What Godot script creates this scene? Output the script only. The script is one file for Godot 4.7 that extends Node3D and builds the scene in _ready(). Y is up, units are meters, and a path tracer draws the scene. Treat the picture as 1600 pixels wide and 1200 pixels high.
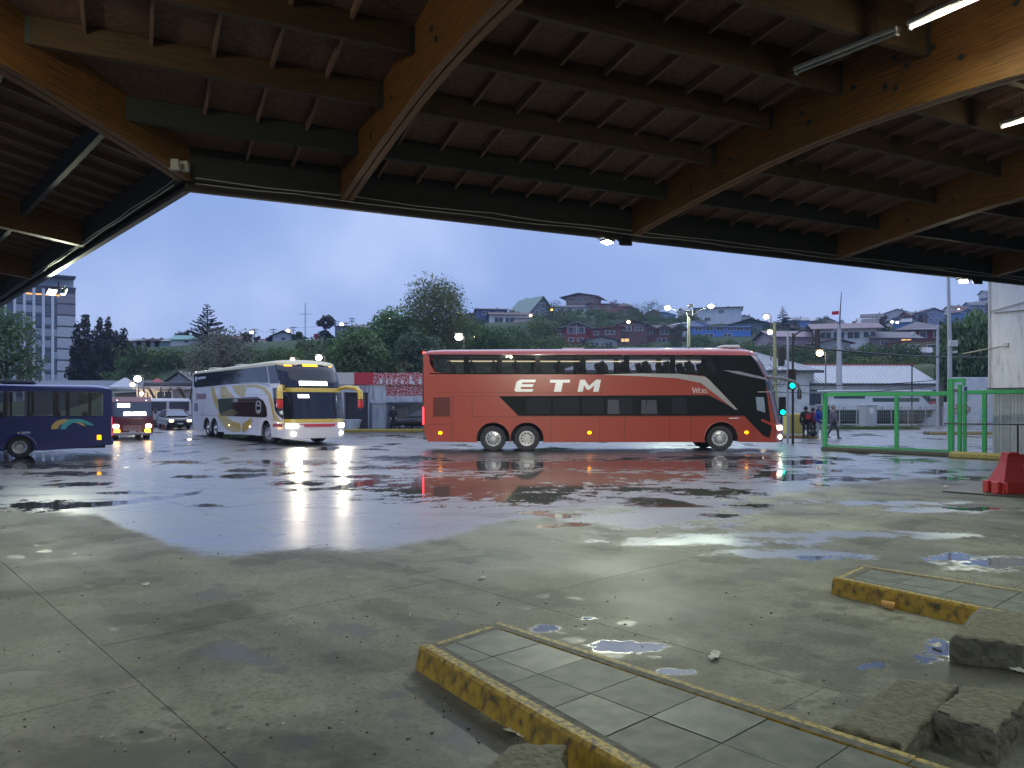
extends Node3D

# Photograph frame: 1600 x 1200, focal length 1200 px, horizon at row 630, eye 1.9 m above the ground.
const EYE := 1.9
var rng := RandomNumberGenerator.new()
var mats := {}

class MB:
	var v := PackedVector3Array()
	var n := PackedVector3Array()
	var uv := PackedVector2Array()
	var c := PackedColorArray()
	var ix := PackedInt32Array()
	var col := Color(1, 1, 1)
	var use_col := false
	func pv(p: Vector3, nn: Vector3, t := Vector2.ZERO) -> int:
		v.append(p); n.append(nn); uv.append(t); c.append(col)
		return v.size() - 1
	func tri(a: Vector3, b: Vector3, d: Vector3) -> void:
		var nn := (b - a).cross(d - a).normalized()
		var i := pv(a, nn); pv(b, nn); pv(d, nn)
		ix.append_array([i, i + 2, i + 1])
	func quad(a: Vector3, b: Vector3, d: Vector3, e: Vector3) -> void:  # counter-clockwise from outside
		var nn := (d - a).cross(e - b).normalized()
		var w := (b - a).length()
		var h := (e - a).length()
		var i := pv(a, nn, Vector2(0, h)); pv(b, nn, Vector2(w, h)); pv(d, nn, Vector2(w, 0)); pv(e, nn, Vector2(0, 0))
		ix.append_array([i, i + 2, i + 1, i, i + 3, i + 2])
	func box(p: Vector3, s: Vector3, b := Basis.IDENTITY) -> void:
		var h := s / 2.0
		var q := []
		for k in 8:
			q.append(p + b * Vector3(h.x if k & 1 else -h.x, h.y if k & 2 else -h.y, h.z if k & 4 else -h.z))
		quad(q[4], q[5], q[7], q[6]); quad(q[1], q[0], q[2], q[3])
		quad(q[5], q[1], q[3], q[7]); quad(q[0], q[4], q[6], q[2])
		quad(q[6], q[7], q[3], q[2]); quad(q[0], q[1], q[5], q[4])
	func cbox(p: Vector3, s: Vector3, r: float, b := Basis.IDENTITY) -> void:  # chamfered box
		var h := s / 2.0
		var g := func(sx: float, sy: float, sz: float, ax: int) -> Vector3:
			var q := Vector3(sx * h.x, sy * h.y, sz * h.z)
			if ax != 0: q.x -= sx * r
			if ax != 1: q.y -= sy * r
			if ax != 2: q.z -= sz * r
			return p + b * q
		for sg in [-1.0, 1.0]:
			face(g.call(sg, -1, -1, 0), g.call(sg, 1, -1, 0), g.call(sg, 1, 1, 0), g.call(sg, -1, 1, 0), p)
			face(g.call(-1, sg, -1, 1), g.call(1, sg, -1, 1), g.call(1, sg, 1, 1), g.call(-1, sg, 1, 1), p)
			face(g.call(-1, -1, sg, 2), g.call(1, -1, sg, 2), g.call(1, 1, sg, 2), g.call(-1, 1, sg, 2), p)
			for sh in [-1.0, 1.0]:
				face(g.call(sg, sh, -1, 0), g.call(sg, sh, 1, 0), g.call(sg, sh, 1, 1), g.call(sg, sh, -1, 1), p)
				face(g.call(sg, -1, sh, 0), g.call(sg, 1, sh, 0), g.call(sg, 1, sh, 2), g.call(sg, -1, sh, 2), p)
				face(g.call(-1, sg, sh, 1), g.call(1, sg, sh, 1), g.call(1, sg, sh, 2), g.call(-1, sg, sh, 2), p)
				for sk in [-1.0, 1.0]:
					var a: Vector3 = g.call(sg, sh, sk, 0)
					var d: Vector3 = g.call(sg, sh, sk, 1)
					var e: Vector3 = g.call(sg, sh, sk, 2)
					if (d - a).cross(e - a).dot(a - p) >= 0: tri(a, d, e)
					else: tri(a, e, d)
	func face(a: Vector3, b: Vector3, d: Vector3, e: Vector3, inside: Vector3) -> void:
		if (d - a).cross(e - b).dot((a + d) / 2.0 - inside) >= 0: quad(a, b, d, e)
		else: quad(a, e, d, b)
	func frustum_box(p: Vector3, s0: Vector2, s1: Vector2, h: float, shift := Vector2.ZERO) -> void:  # base at p
		var q := []
		for k in 2:
			var s := s0 if k == 0 else s1
			var o := Vector2.ZERO if k == 0 else shift
			for e in [[-1, -1], [1, -1], [1, 1], [-1, 1]]:
				q.append(p + Vector3(o.x + e[0] * s.x / 2, h * k, o.y + e[1] * s.y / 2))
		var m := p + Vector3(shift.x / 2, h / 2, shift.y / 2)
		face(q[0], q[1], q[2], q[3], m); face(q[4], q[5], q[6], q[7], m)
		for k in 4:
			face(q[k], q[(k + 1) % 4], q[4 + (k + 1) % 4], q[4 + k], m)
	func cyl(a: Vector3, b: Vector3, r0: float, r1: float, k := 10, caps := true) -> void:
		tube([a, b], [r0, r1], k, caps)
	func tube(pts: Array, rad: Array, k := 8, caps := true) -> void:
		var first := v.size()
		var up := Vector3.UP
		var d0: Vector3 = (pts[1] - pts[0]).normalized()
		if absf(d0.dot(up)) > 0.95: up = Vector3.RIGHT
		var sx := d0.cross(up).normalized()
		for i in pts.size():
			var d: Vector3 = (pts[mini(i + 1, pts.size() - 1)] - pts[maxi(i - 1, 0)]).normalized()
			sx = (sx - d * sx.dot(d)).normalized()
			var sy := sx.cross(d).normalized()
			for j in k + 1:
				var a := TAU * j / k
				var nn := sx * cos(a) + sy * sin(a)
				pv(pts[i] + nn * rad[i], nn, Vector2(float(j) / k, i))
		for i in pts.size() - 1:
			for j in k:
				var a := first + i * (k + 1) + j
				ix.append_array([a, a + 1, a + k + 1, a + 1, a + k + 2, a + k + 1])
		if caps:
			for e in [0, pts.size() - 1]:
				var d: Vector3 = (pts[1] - pts[0]).normalized() * -1.0 if e == 0 else (pts[e] - pts[e - 1]).normalized()
				var m := pv(pts[e], d)
				var o := v.size()
				for j in k:
					pv(v[first + e * (k + 1) + j], d)
				for j in k:
					if e == 0: ix.append_array([m, o + (j + 1) % k, o + j])
					else: ix.append_array([m, o + j, o + (j + 1) % k])
	func lathe(prof: Array, k: int, xf: Transform3D) -> void:  # prof of (radius, height along y), outside on the right going up
		for i in prof.size() - 1:
			var p: Vector2 = prof[i]
			var q: Vector2 = prof[i + 1]
			var nr := Vector2(q.y - p.y, p.x - q.x).normalized()
			var f := v.size()
			for j in k + 1:
				var a := TAU * j / k
				var cs := Vector3(cos(a), 0, sin(a))
				var nn := (xf.basis * (cs * nr.x + Vector3(0, nr.y, 0))).normalized()
				pv(xf * (cs * p.x + Vector3(0, p.y, 0)), nn, Vector2(float(j) / k, i))
				pv(xf * (cs * q.x + Vector3(0, q.y, 0)), nn, Vector2(float(j) / k, i + 1))
			for j in k:
				var a := f + j * 2
				ix.append_array([a, a + 2, a + 1, a + 1, a + 2, a + 3])
	func ball(p: Vector3, r: Vector3, k := 10) -> void:
		var pr := []
		for i in k / 2 + 1:
			var a := -PI / 2 + PI * i / (k / 2)
			pr.append(Vector2(maxf(cos(a), 0.0001), sin(a)))
		lathe(pr, k, Transform3D(Basis.from_scale(r), p))
	func grid(f: Callable, nu: int, nv: int, flip := false) -> void:  # f(u, v) -> point, u and v 0..1, smooth
		var o := v.size()
		for j in nv + 1:
			for i in nu + 1:
				var u := float(i) / nu
				var w := float(j) / nv
				var e := 0.004
				var du: Vector3 = f.call(minf(u + e, 1), w) - f.call(maxf(u - e, 0), w)
				var dv: Vector3 = f.call(u, minf(w + e, 1)) - f.call(u, maxf(w - e, 0))
				var nn := du.cross(dv).normalized()
				pv(f.call(u, w), -nn if flip else nn, Vector2(u, w))
		for j in nv:
			for i in nu:
				var a := o + j * (nu + 1) + i
				var b := a + nu + 1
				if flip: ix.append_array([a, a + 1, b, a + 1, b + 1, b])
				else: ix.append_array([a, b, a + 1, a + 1, b, b + 1])
	func prism(poly: PackedVector2Array, z0: float, z1: float, xf := Transform3D.IDENTITY) -> void:  # polygon in x, y; faces at z0 < z1
		var p := poly
		if Geometry2D.is_polygon_clockwise(p):
			p = p.duplicate(); p.reverse()
		var t := Geometry2D.triangulate_polygon(p)
		for s in 2:
			var z := z1 if s == 1 else z0
			var nn := (xf.basis * Vector3(0, 0, 1 if s == 1 else -1)).normalized()
			var o := v.size()
			for q in p:
				pv(xf * Vector3(q.x, q.y, z), nn, q)
			for i in range(0, t.size(), 3):
				var a := p[t[i]]; var b := p[t[i + 1]]; var d := p[t[i + 2]]
				var ccw := (b - a).cross(d - a) > 0
				if ccw == (s == 1): ix.append_array([o + t[i], o + t[i + 2], o + t[i + 1]])
				else: ix.append_array([o + t[i], o + t[i + 1], o + t[i + 2]])
		for i in p.size():
			var a := p[i]; var b := p[(i + 1) % p.size()]
			quad(xf * Vector3(a.x, a.y, z0), xf * Vector3(b.x, b.y, z0), xf * Vector3(b.x, b.y, z1), xf * Vector3(a.x, a.y, z1))
	func plate(poly: PackedVector2Array, y0: float, y1: float) -> void:  # polygon in x, d (depth = -z)
		prism(poly, y0, y1, Transform3D(Basis(Vector3(1, 0, 0), Vector3(0, 0, -1), Vector3(0, 1, 0)), Vector3.ZERO))
	func mesh() -> ArrayMesh:
		var a := []
		a.resize(Mesh.ARRAY_MAX)
		a[Mesh.ARRAY_VERTEX] = v; a[Mesh.ARRAY_NORMAL] = n; a[Mesh.ARRAY_TEX_UV] = uv; a[Mesh.ARRAY_INDEX] = ix
		if use_col: a[Mesh.ARRAY_COLOR] = c
		var m := ArrayMesh.new()
		m.add_surface_from_arrays(Mesh.PRIMITIVE_TRIANGLES, a)
		return m

func P(px: float, py: float, d: float) -> Vector3:  # the point at that row and column of the survey, d metres away
	return Vector3((px - 800.0) / 1200.0 * d, EYE + (630.0 - py) / 1200.0 * d, -d)

func G(px: float, py: float) -> Vector2:  # ground survey: (x, depth)
	var d := 1200.0 * EYE / (py - 630.0)
	return Vector2((px - 800.0) / 1200.0 * d, d)

func lin(r: float, g: float, b: float, a := 1.0) -> Color:
	var k := Color(r, g, b, a).linear_to_srgb()
	k.a = a
	return k

func mat(r: float, g: float, b: float, rough := 0.7, metal := 0.0) -> StandardMaterial3D:
	var key := "%f %f %f %f %f" % [r, g, b, rough, metal]
	if mats.has(key): return mats[key]
	var m := StandardMaterial3D.new()
	m.albedo_color = lin(r, g, b)
	m.roughness = rough
	m.metallic = metal
	mats[key] = m
	return m

func paint(r: float, g: float, b: float, rough := 0.28) -> StandardMaterial3D:
	var m: StandardMaterial3D = mat(r, g, b, rough).duplicate()
	m.clearcoat_enabled = true
	m.clearcoat = 0.7
	m.clearcoat_roughness = 0.06
	return m

func glow(r: float, g: float, b: float, e: float) -> StandardMaterial3D:
	var key := "glow %f %f %f %f" % [r, g, b, e]
	if mats.has(key): return mats[key]
	var m := StandardMaterial3D.new()
	m.albedo_color = lin(minf(r, 1), minf(g, 1), minf(b, 1))
	m.emission_enabled = true
	m.emission = lin(r, g, b)
	m.emission_energy_multiplier = e
	m.roughness = 0.4
	mats[key] = m
	return m

func pane(r: float, g: float, b: float, a: float, rough := 0.03) -> StandardMaterial3D:
	var m := StandardMaterial3D.new()
	m.transparency = BaseMaterial3D.TRANSPARENCY_ALPHA
	m.albedo_color = lin(r, g, b, a)
	m.roughness = rough
	return m

func ntex(freq: float, stops: Array, sd: int, oct := 4, size := 512, kind := FastNoiseLite.TYPE_SIMPLEX_SMOOTH) -> NoiseTexture2D:
	var nz := FastNoiseLite.new()
	nz.seed = sd
	nz.noise_type = kind
	nz.frequency = freq
	nz.fractal_octaves = oct
	var t := NoiseTexture2D.new()
	t.width = size; t.height = size
	t.seamless = true
	t.noise = nz
	var g := Gradient.new()
	var off := PackedFloat32Array()
	var cs := PackedColorArray()
	for s in stops:
		off.append(s[0]); cs.append(lin(s[1], s[2], s[3]))
	g.offsets = off; g.colors = cs
	t.color_ramp = g
	return t

func texmat(t: Texture2D, scale: Vector3, rough := 0.8, world := false, bump: Texture2D = null, bh := 1.0) -> StandardMaterial3D:
	var m := StandardMaterial3D.new()
	m.albedo_texture = t
	m.roughness = rough
	m.uv1_triplanar = true
	m.uv1_world_triplanar = world
	m.uv1_scale = scale
	if bump:
		m.heightmap_enabled = true
		m.heightmap_texture = bump
		m.heightmap_scale = bh
	return m

func thing(called: String, label: String, category: String, at := Vector3.ZERO, yaw := 0.0, group := "") -> Node3D:
	var o := Node3D.new()
	o.name = called
	add_child(o, true)
	o.position = at
	o.rotation.y = yaw
	tag(o, label, category, group)
	return o

func tag(o: Node, label: String, category := "", group := "", kind := "") -> void:
	o.set_meta("label", label)
	if category: o.set_meta("category", category)
	if group: o.set_meta("group", group)
	if kind: o.set_meta("kind", kind)

func part(parent: Node3D, called: String, mb: Variant, m: Material, label := "") -> MeshInstance3D:
	var o := MeshInstance3D.new()
	o.name = called
	o.mesh = mb.mesh() if mb is MB else mb
	o.material_override = m
	parent.add_child(o, true)
	if label: o.set_meta("label", label)
	return o

func struct(called: String, mb: Variant, m: Material, label := "") -> MeshInstance3D:
	var o := part(self, called, mb, m, label)
	o.set_meta("kind", "structure")
	return o

func copy(o: Node3D, at: Vector3, yaw: float, label: String) -> Node3D:
	var r: Node3D = o.duplicate()
	r.name = o.name
	add_child(r, true)
	r.position = at
	r.rotation.y = yaw
	r.set_meta("label", label)
	return r

func omni(parent: Node3D, at: Vector3, e: float, k: Color, size := 0.08) -> OmniLight3D:
	var l := OmniLight3D.new()
	l.name = "lamp_light"
	l.light_color = k
	l.light_energy = e
	l.light_size = size
	l.omni_range = 60.0
	l.omni_attenuation = 2.0
	l.shadow_enabled = true
	parent.add_child(l, true)
	l.position = at
	return l

func spot(parent: Node3D, at: Vector3, to: Vector3, e: float, k: Color, angle := 60.0) -> SpotLight3D:
	var l := SpotLight3D.new()
	l.name = "lamp_light"
	l.light_color = k
	l.light_energy = e
	l.light_size = 0.12
	l.spot_range = 80.0
	l.spot_attenuation = 2.0
	l.spot_angle = angle
	l.spot_angle_attenuation = 0.6
	l.shadow_enabled = true
	parent.add_child(l, true)
	l.position = at
	l.basis = Basis.looking_at((to - at).normalized())
	return l

func b1(p: Vector3, s: Vector3, b := Basis.IDENTITY) -> MB:
	var m := MB.new()
	m.box(p, s, b)
	return m

func cb1(p: Vector3, s: Vector3, r: float, b := Basis.IDENTITY) -> MB:
	var m := MB.new()
	m.cbox(p, s, r, b)
	return m

func c1(a: Vector3, b: Vector3, r0: float, r1 := -1.0, k := 10) -> MB:
	var m := MB.new()
	m.cyl(a, b, r0, r0 if r1 < 0 else r1, k)
	return m

func pv2(a: Array) -> PackedVector2Array:
	var r := PackedVector2Array()
	for i in range(0, a.size(), 2):
		r.append(Vector2(a[i], a[i + 1]))
	return r

func lerp_table(t: Array, x: float) -> float:  # [x0, y0, x1, y1, ...]
	if x <= t[0]: return t[1]
	for i in range(0, t.size() - 2, 2):
		if x <= t[i + 2]:
			return lerpf(t[i + 1], t[i + 3], (x - t[i]) / (t[i + 2] - t[i]))
	return t[t.size() - 1]

func text_mesh(s: String, h: float, depth: float, font := "Droid Sans", bold := false, italic := false) -> TextMesh:
	var t := TextMesh.new()
	var f := SystemFont.new()
	f.font_names = PackedStringArray([font])
	if bold: f.font_weight = 700
	if italic: f.font_italic = true
	t.font = f
	t.text = s
	t.font_size = 64
	t.pixel_size = h / 46.0
	t.depth = depth
	return t

func _ready() -> void:
	rng.seed = 7
	set_light()
	build_ground()
	build_hill()
	build_canopy()
	build_background()
	build_forecourt()
	build_vehicles()
	build_people()
	build_trees()
	build_lamps()

func set_light() -> void:
	var cam := Camera3D.new()
	cam.name = "camera"
	cam.projection = Camera3D.PROJECTION_FRUSTUM
	cam.near = 0.1
	cam.far = 3000.0
	cam.size = 0.1
	cam.frustum_offset = Vector2(0, 0.0025)
	cam.position = Vector3(0, EYE, 0)
	add_child(cam)
	cam.current = true
	var sky := ProceduralSkyMaterial.new()
	sky.sky_top_color = lin(0.235, 0.36, 0.69)
	sky.sky_horizon_color = lin(0.32, 0.435, 0.74)
	sky.sky_curve = 0.12
	sky.ground_bottom_color = lin(0.12, 0.14, 0.2)
	sky.ground_horizon_color = lin(0.3, 0.38, 0.6)
	sky.sky_energy_multiplier = 1.0
	var nz := FastNoiseLite.new()
	nz.seed = 21
	nz.frequency = 0.010
	nz.fractal_octaves = 5
	var ct := NoiseTexture2D.new()
	ct.width = 1024; ct.height = 512; ct.seamless = true
	ct.noise = nz
	var g := Gradient.new()
	g.offsets = PackedFloat32Array([0.28, 0.75])
	g.colors = PackedColorArray([Color(0, 0, 0, 1), Color(0.46, 0.45, 0.44, 1)])
	ct.color_ramp = g
	sky.sky_cover = ct
	sky.sky_cover_modulate = Color(1, 1, 1, 1)
	var s := Sky.new()
	s.sky_material = sky
	var e := Environment.new()
	e.background_mode = Environment.BG_SKY
	e.sky = s
	e.tonemap_mode = Environment.TONE_MAPPER_LINEAR
	e.tonemap_exposure = 1.15
	e.sdfgi_enabled = true
	e.ssao_enabled = true
	e.ssil_enabled = true
	e.fog_enabled = true
	e.fog_density = 0.0004
	e.fog_light_color = lin(0.5, 0.62, 0.95)
	var we := WorldEnvironment.new()
	we.name = "world_environment"
	we.environment = e
	add_child(we)
	var sun := DirectionalLight3D.new()
	sun.name = "sun"
	sun.light_color = Color(0.97, 0.98, 1.0)
	sun.light_energy = 0.5
	sun.light_angular_distance = 110.0
	sun.shadow_enabled = true
	sun.sky_mode = DirectionalLight3D.SKY_MODE_LIGHT_ONLY
	add_child(sun)
	sun.rotation_degrees = Vector3(-72, 170, 0)

# ---------------------------------------------------------------- ground
const DRIP := [-900, 756, 0, 795, 150, 800, 205, 828, 262, 853, 320, 865, 420, 866, 600, 858, 700, 838, 800, 815, 900, 798, 1010, 792, 1120, 778, 1240, 766, 1330, 757, 1480, 745, 1600, 737, 2600, 700]
# standing water: column, row, half width, half height
const WATER := [
	[760, 762, 190, 20], [900, 748, 130, 14], [820, 776, 70, 12], [690, 766, 110, 11], [1010, 745, 90, 8], [980, 727, 260, 9], [760, 728, 120, 9], [1120, 770, 60, 7],
	[905, 820, 40, 4], [875, 806, 30, 4], [835, 800, 22, 3], [870, 822, 30, 3], [60, 790, 75, 8], [20, 715, 130, 12], [100, 740, 70, 4], [130, 757, 50, 4], [80, 728, 110, 4], [320, 790, 30, 3], [470, 755, 45, 4],
	[300, 745, 30, 3], [280, 722, 40, 3], [560, 745, 60, 3], [1230, 745, 60, 6], [1330, 748, 50, 4], [1210, 738, 40, 4], [1505, 748, 42, 4], [1420, 720, 50, 4], [1340, 735, 60, 4], [1180, 790, 40, 3], [1130, 805, 30, 3],
	[1290, 872, 40, 4], [1530, 795, 45, 3], [1490, 870, 42, 6], [1560, 880, 60, 7],
	[990, 1010, 60, 9], [915, 967, 22, 5], [855, 980, 30, 7], [1060, 1050, 40, 5], [1240, 1108, 18, 3], [1470, 1015, 45, 16], [1355, 1043, 30, 8],
	[1130, 715, 120, 4], [1250, 722, 60, 5], [450, 722, 90, 4], [640, 716, 60, 4], [390, 735, 60, 3], [600, 730, 60, 3], [1010, 765, 80, 4], [200, 770, 40, 3],
]
# damp marks without standing water
# thin films of water
const FILM := [
	[1105, 846, 170, 7], [1240, 866, 120, 8], [1290, 836, 240, 6], [1060, 800, 110, 26], [1480, 797, 110, 4], [1390, 786, 130, 4], [1560, 880, 90, 10], [960, 812, 90, 12], [1050, 768, 150, 20],
]
const DAMP := [
	[360, 1018, 60, 16], [1330, 1050, 70, 22], [1240, 1040, 60, 10], [1300, 1000, 80, 12], [300, 1190, 120, 30], [130, 1190, 150, 25], [40, 1060, 60, 25], [700, 1090, 60, 60], [150, 1050, 60, 12], [1500, 1050, 120, 30], [760, 1150, 80, 30], [560, 985, 50, 10], [1180, 900, 80, 10], [450, 1160, 60, 14],
]

func stamp(f: PackedFloat32Array, w: int, x0: float, x1: float, d0: float, d1: float, list: Array, nz: FastNoiseLite, rag: float) -> void:
	for e in list:
		var m := G(e[0], e[1])
		var near := G(e[0], e[1] + e[3]).y
		var far := G(e[0], maxf(e[1] - e[3], 640)).y
		var rx: float = e[2] / 1200.0 * m.y
		var rd := (far - near) / 2.0
		var cd := (far + near) / 2.0
		var sl := m.x / m.y
		var j0 := clampi(int((d1 - cd - rd * 1.6) / (d1 - d0) * w), 0, w)
		var j1 := clampi(int((d1 - cd + rd * 1.6) / (d1 - d0) * w) + 1, 0, w)
		for j in range(j0, j1):
			var d := d1 - (j + 0.5) / w * (d1 - d0)
			var cx := sl * d
			var i0 := clampi(int((cx - rx * 1.6 - x0) / (x1 - x0) * w), 0, w)
			var i1 := clampi(int((cx + rx * 1.6 - x0) / (x1 - x0) * w) + 1, 0, w)
			var dd := (d - cd) / rd
			for i in range(i0, i1):
				var x := x0 + (i + 0.5) / w * (x1 - x0)
				var dx := (x - cx) / rx
				var q := 1.0 - sqrt(dx * dx + dd * dd) + (nz.get_noise_2d(x * 30.0, d * 30.0) + 0.45 * nz.get_noise_2d(x * 210.0, d * 150.0)) * rag
				var k := j * w + i
				if q > f[k]: f[k] = q

func ground_maps(x0: float, x1: float, d0: float, d1: float, w: int, m: StandardMaterial3D) -> void:
	var nz := FastNoiseLite.new()
	nz.seed = 3; nz.frequency = 0.045; nz.fractal_octaves = 5
	var n2 := FastNoiseLite.new()
	n2.seed = 9; n2.frequency = 0.012; n2.fractal_octaves = 5
	var n3 := FastNoiseLite.new()
	n3.seed = 14; n3.frequency = 0.09; n3.fractal_octaves = 3
	var wf := PackedFloat32Array(); wf.resize(w * w); wf.fill(-1.0)
	var df := PackedFloat32Array(); df.resize(w * w); df.fill(-1.0)
	var ff := PackedFloat32Array(); ff.resize(w * w); ff.fill(-1.0)
	stamp(wf, w, x0, x1, d0, d1, WATER, nz, 1.0)
	stamp(ff, w, x0, x1, d0, d1, FILM, nz, 0.9)
	var spots := []
	var r := RandomNumberGenerator.new()
	r.seed = 8
	for i in 150:
		var py := 690.0 + 480.0 * pow(r.randf(), 0.8)
		var q := r.randf_range(4, 22) * (py - 600.0) / 400.0
		spots.append([r.randf_range(0, 1600), py, q, q * 0.28])
	stamp(df, w, x0, x1, d0, d1, spots, nz, 1.1)
	stamp(df, w, x0, x1, d0, d1, DAMP, nz, 0.9)
	var drip := PackedFloat32Array()
	for i in 401:
		var u := -2.0 + i * 0.01
		drip.append(1200.0 * EYE / (lerp_table(DRIP, 800.0 + u * 1200.0) - 630.0))
	var ca := PackedByteArray(); ca.resize(w * w * 3)
	var ra := PackedByteArray(); ra.resize(w * w)
	var fa := PackedByteArray(); fa.resize(w * w)
	for j in w:
		var d := d1 - (j + 0.5) / w * (d1 - d0)
		for i in w:
			var x := x0 + (i + 0.5) / w * (x1 - x0)
			var k := j * w + i
			var big := n2.get_noise_2d(x * 30.0, d * 30.0)
			var fine := n3.get_noise_2d(x * 60.0, d * 60.0)
			var wet := 0.0
			if d > 5.0:
				var fu := clampf((x / d + 2.0) * 100.0, 0.0, 399.0)
				var edge := lerpf(drip[int(fu)], drip[int(fu) + 1], fu - int(fu))
				wet = smoothstep(-0.25, 0.35, (d - edge) / edge * 9.0 + fine * 0.12 + big * 0.6)
			wet = maxf(wet, 0.92 * smoothstep(-0.1, 0.3, ff[k]))
			var water := smoothstep(-0.06, 0.22, wf[k])
			if wet > 0.5 and d > 14.0:
				water = maxf(water, smoothstep(0.27, 0.44, n2.get_noise_2d(x * 22.0 + 900.0, d * 14.0)))
			var damp := smoothstep(-0.1, 0.4, df[k])
			var sx := x * 0.743 + d * 0.669
			var sy := x * 0.669 - d * 0.743
			var streak := n2.get_noise_2d(sx * 110.0, sy * 12.0)
			var mid := nz.get_noise_2d(x * 16.0 + 300.0, d * 16.0)
			var g := 0.215 + big * 0.13 + fine * 0.045 + streak * 0.07 - 0.075 * smoothstep(0.12, 0.34, mid) + 0.05 * smoothstep(0.2, 0.4, -mid)
			g *= 1.0 - 0.5 * damp
			var ro := 0.74 + big * 0.25 + fine * 0.06 - damp * 0.2
			g = lerpf(g, 0.085 + fine * 0.012, wet * 0.9)
			ro = lerpf(ro, 0.33 + big * 0.08 + 0.16 * n3.get_noise_2d(x * 5.0, d * 14.0), wet)
			g = lerpf(g, g * 0.6, water)
			ro = lerpf(ro, 0.05, water)
			g = sqrt(clampf(g, 0.01, 1.0))  # near enough to sRGB's curve; the three channels are set below
			var q := int(g * 255.0)
			ca[k * 3] = q
			ca[k * 3 + 1] = mini(255, mini(255, int(q * 1.005)))
			ca[k * 3 + 2] = int(q * lerpf(0.96, 1.0, wet))
			fa[k] = int(230.0 * wet * (1.0 - water))
			ra[k] = int(clampf(ro, 0.03, 1.0) * 255.0)
	m.albedo_texture = ImageTexture.create_from_image(Image.create_from_data(w, w, false, Image.FORMAT_RGB8, ca))
	m.roughness_texture = ImageTexture.create_from_image(Image.create_from_data(w, w, false, Image.FORMAT_L8, ra))
	m.roughness = 1.0
	m.metallic_specular = 0.5
	m.clearcoat_enabled = true
	m.clearcoat = 1.0
	m.clearcoat_roughness = 0.33
	m.clearcoat_texture = ImageTexture.create_from_image(Image.create_from_data(w, w, false, Image.FORMAT_L8, fa))
	m.detail_enabled = true
	m.detail_blend_mode = BaseMaterial3D.BLEND_MODE_MUL
	m.detail_uv_layer = BaseMaterial3D.DETAIL_UV_2
	m.detail_albedo = ntex(0.05, [[0.1, 0.55, 0.54, 0.52], [0.36, 0.82, 0.82, 0.81], [0.6, 0.92, 0.92, 0.91], [0.9, 1, 1, 1]], 4, 8, 1024)

func flat_poly(poly: PackedVector2Array, y0: float, y1: float, x0: float, x1: float, d0: float, d1: float) -> ArrayMesh:  # ground piece with map coordinates
	var mb := MB.new()
	mb.plate(poly, y0, y1)
	var a := []
	a.resize(Mesh.ARRAY_MAX)
	var uv := PackedVector2Array()
	var uv2 := PackedVector2Array()
	for p in mb.v:
		uv.append(Vector2((p.x - x0) / (x1 - x0), (d1 + p.z) / (d1 - d0)))
		uv2.append(Vector2(p.x, p.z) / 2.9)
	a[Mesh.ARRAY_VERTEX] = mb.v; a[Mesh.ARRAY_NORMAL] = mb.n; a[Mesh.ARRAY_TEX_UV] = uv; a[Mesh.ARRAY_TEX_UV2] = uv2; a[Mesh.ARRAY_INDEX] = mb.ix
	var m := ArrayMesh.new()
	m.add_surface_from_arrays(Mesh.PRIMITIVE_TRIANGLES, a)
	return m

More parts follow.
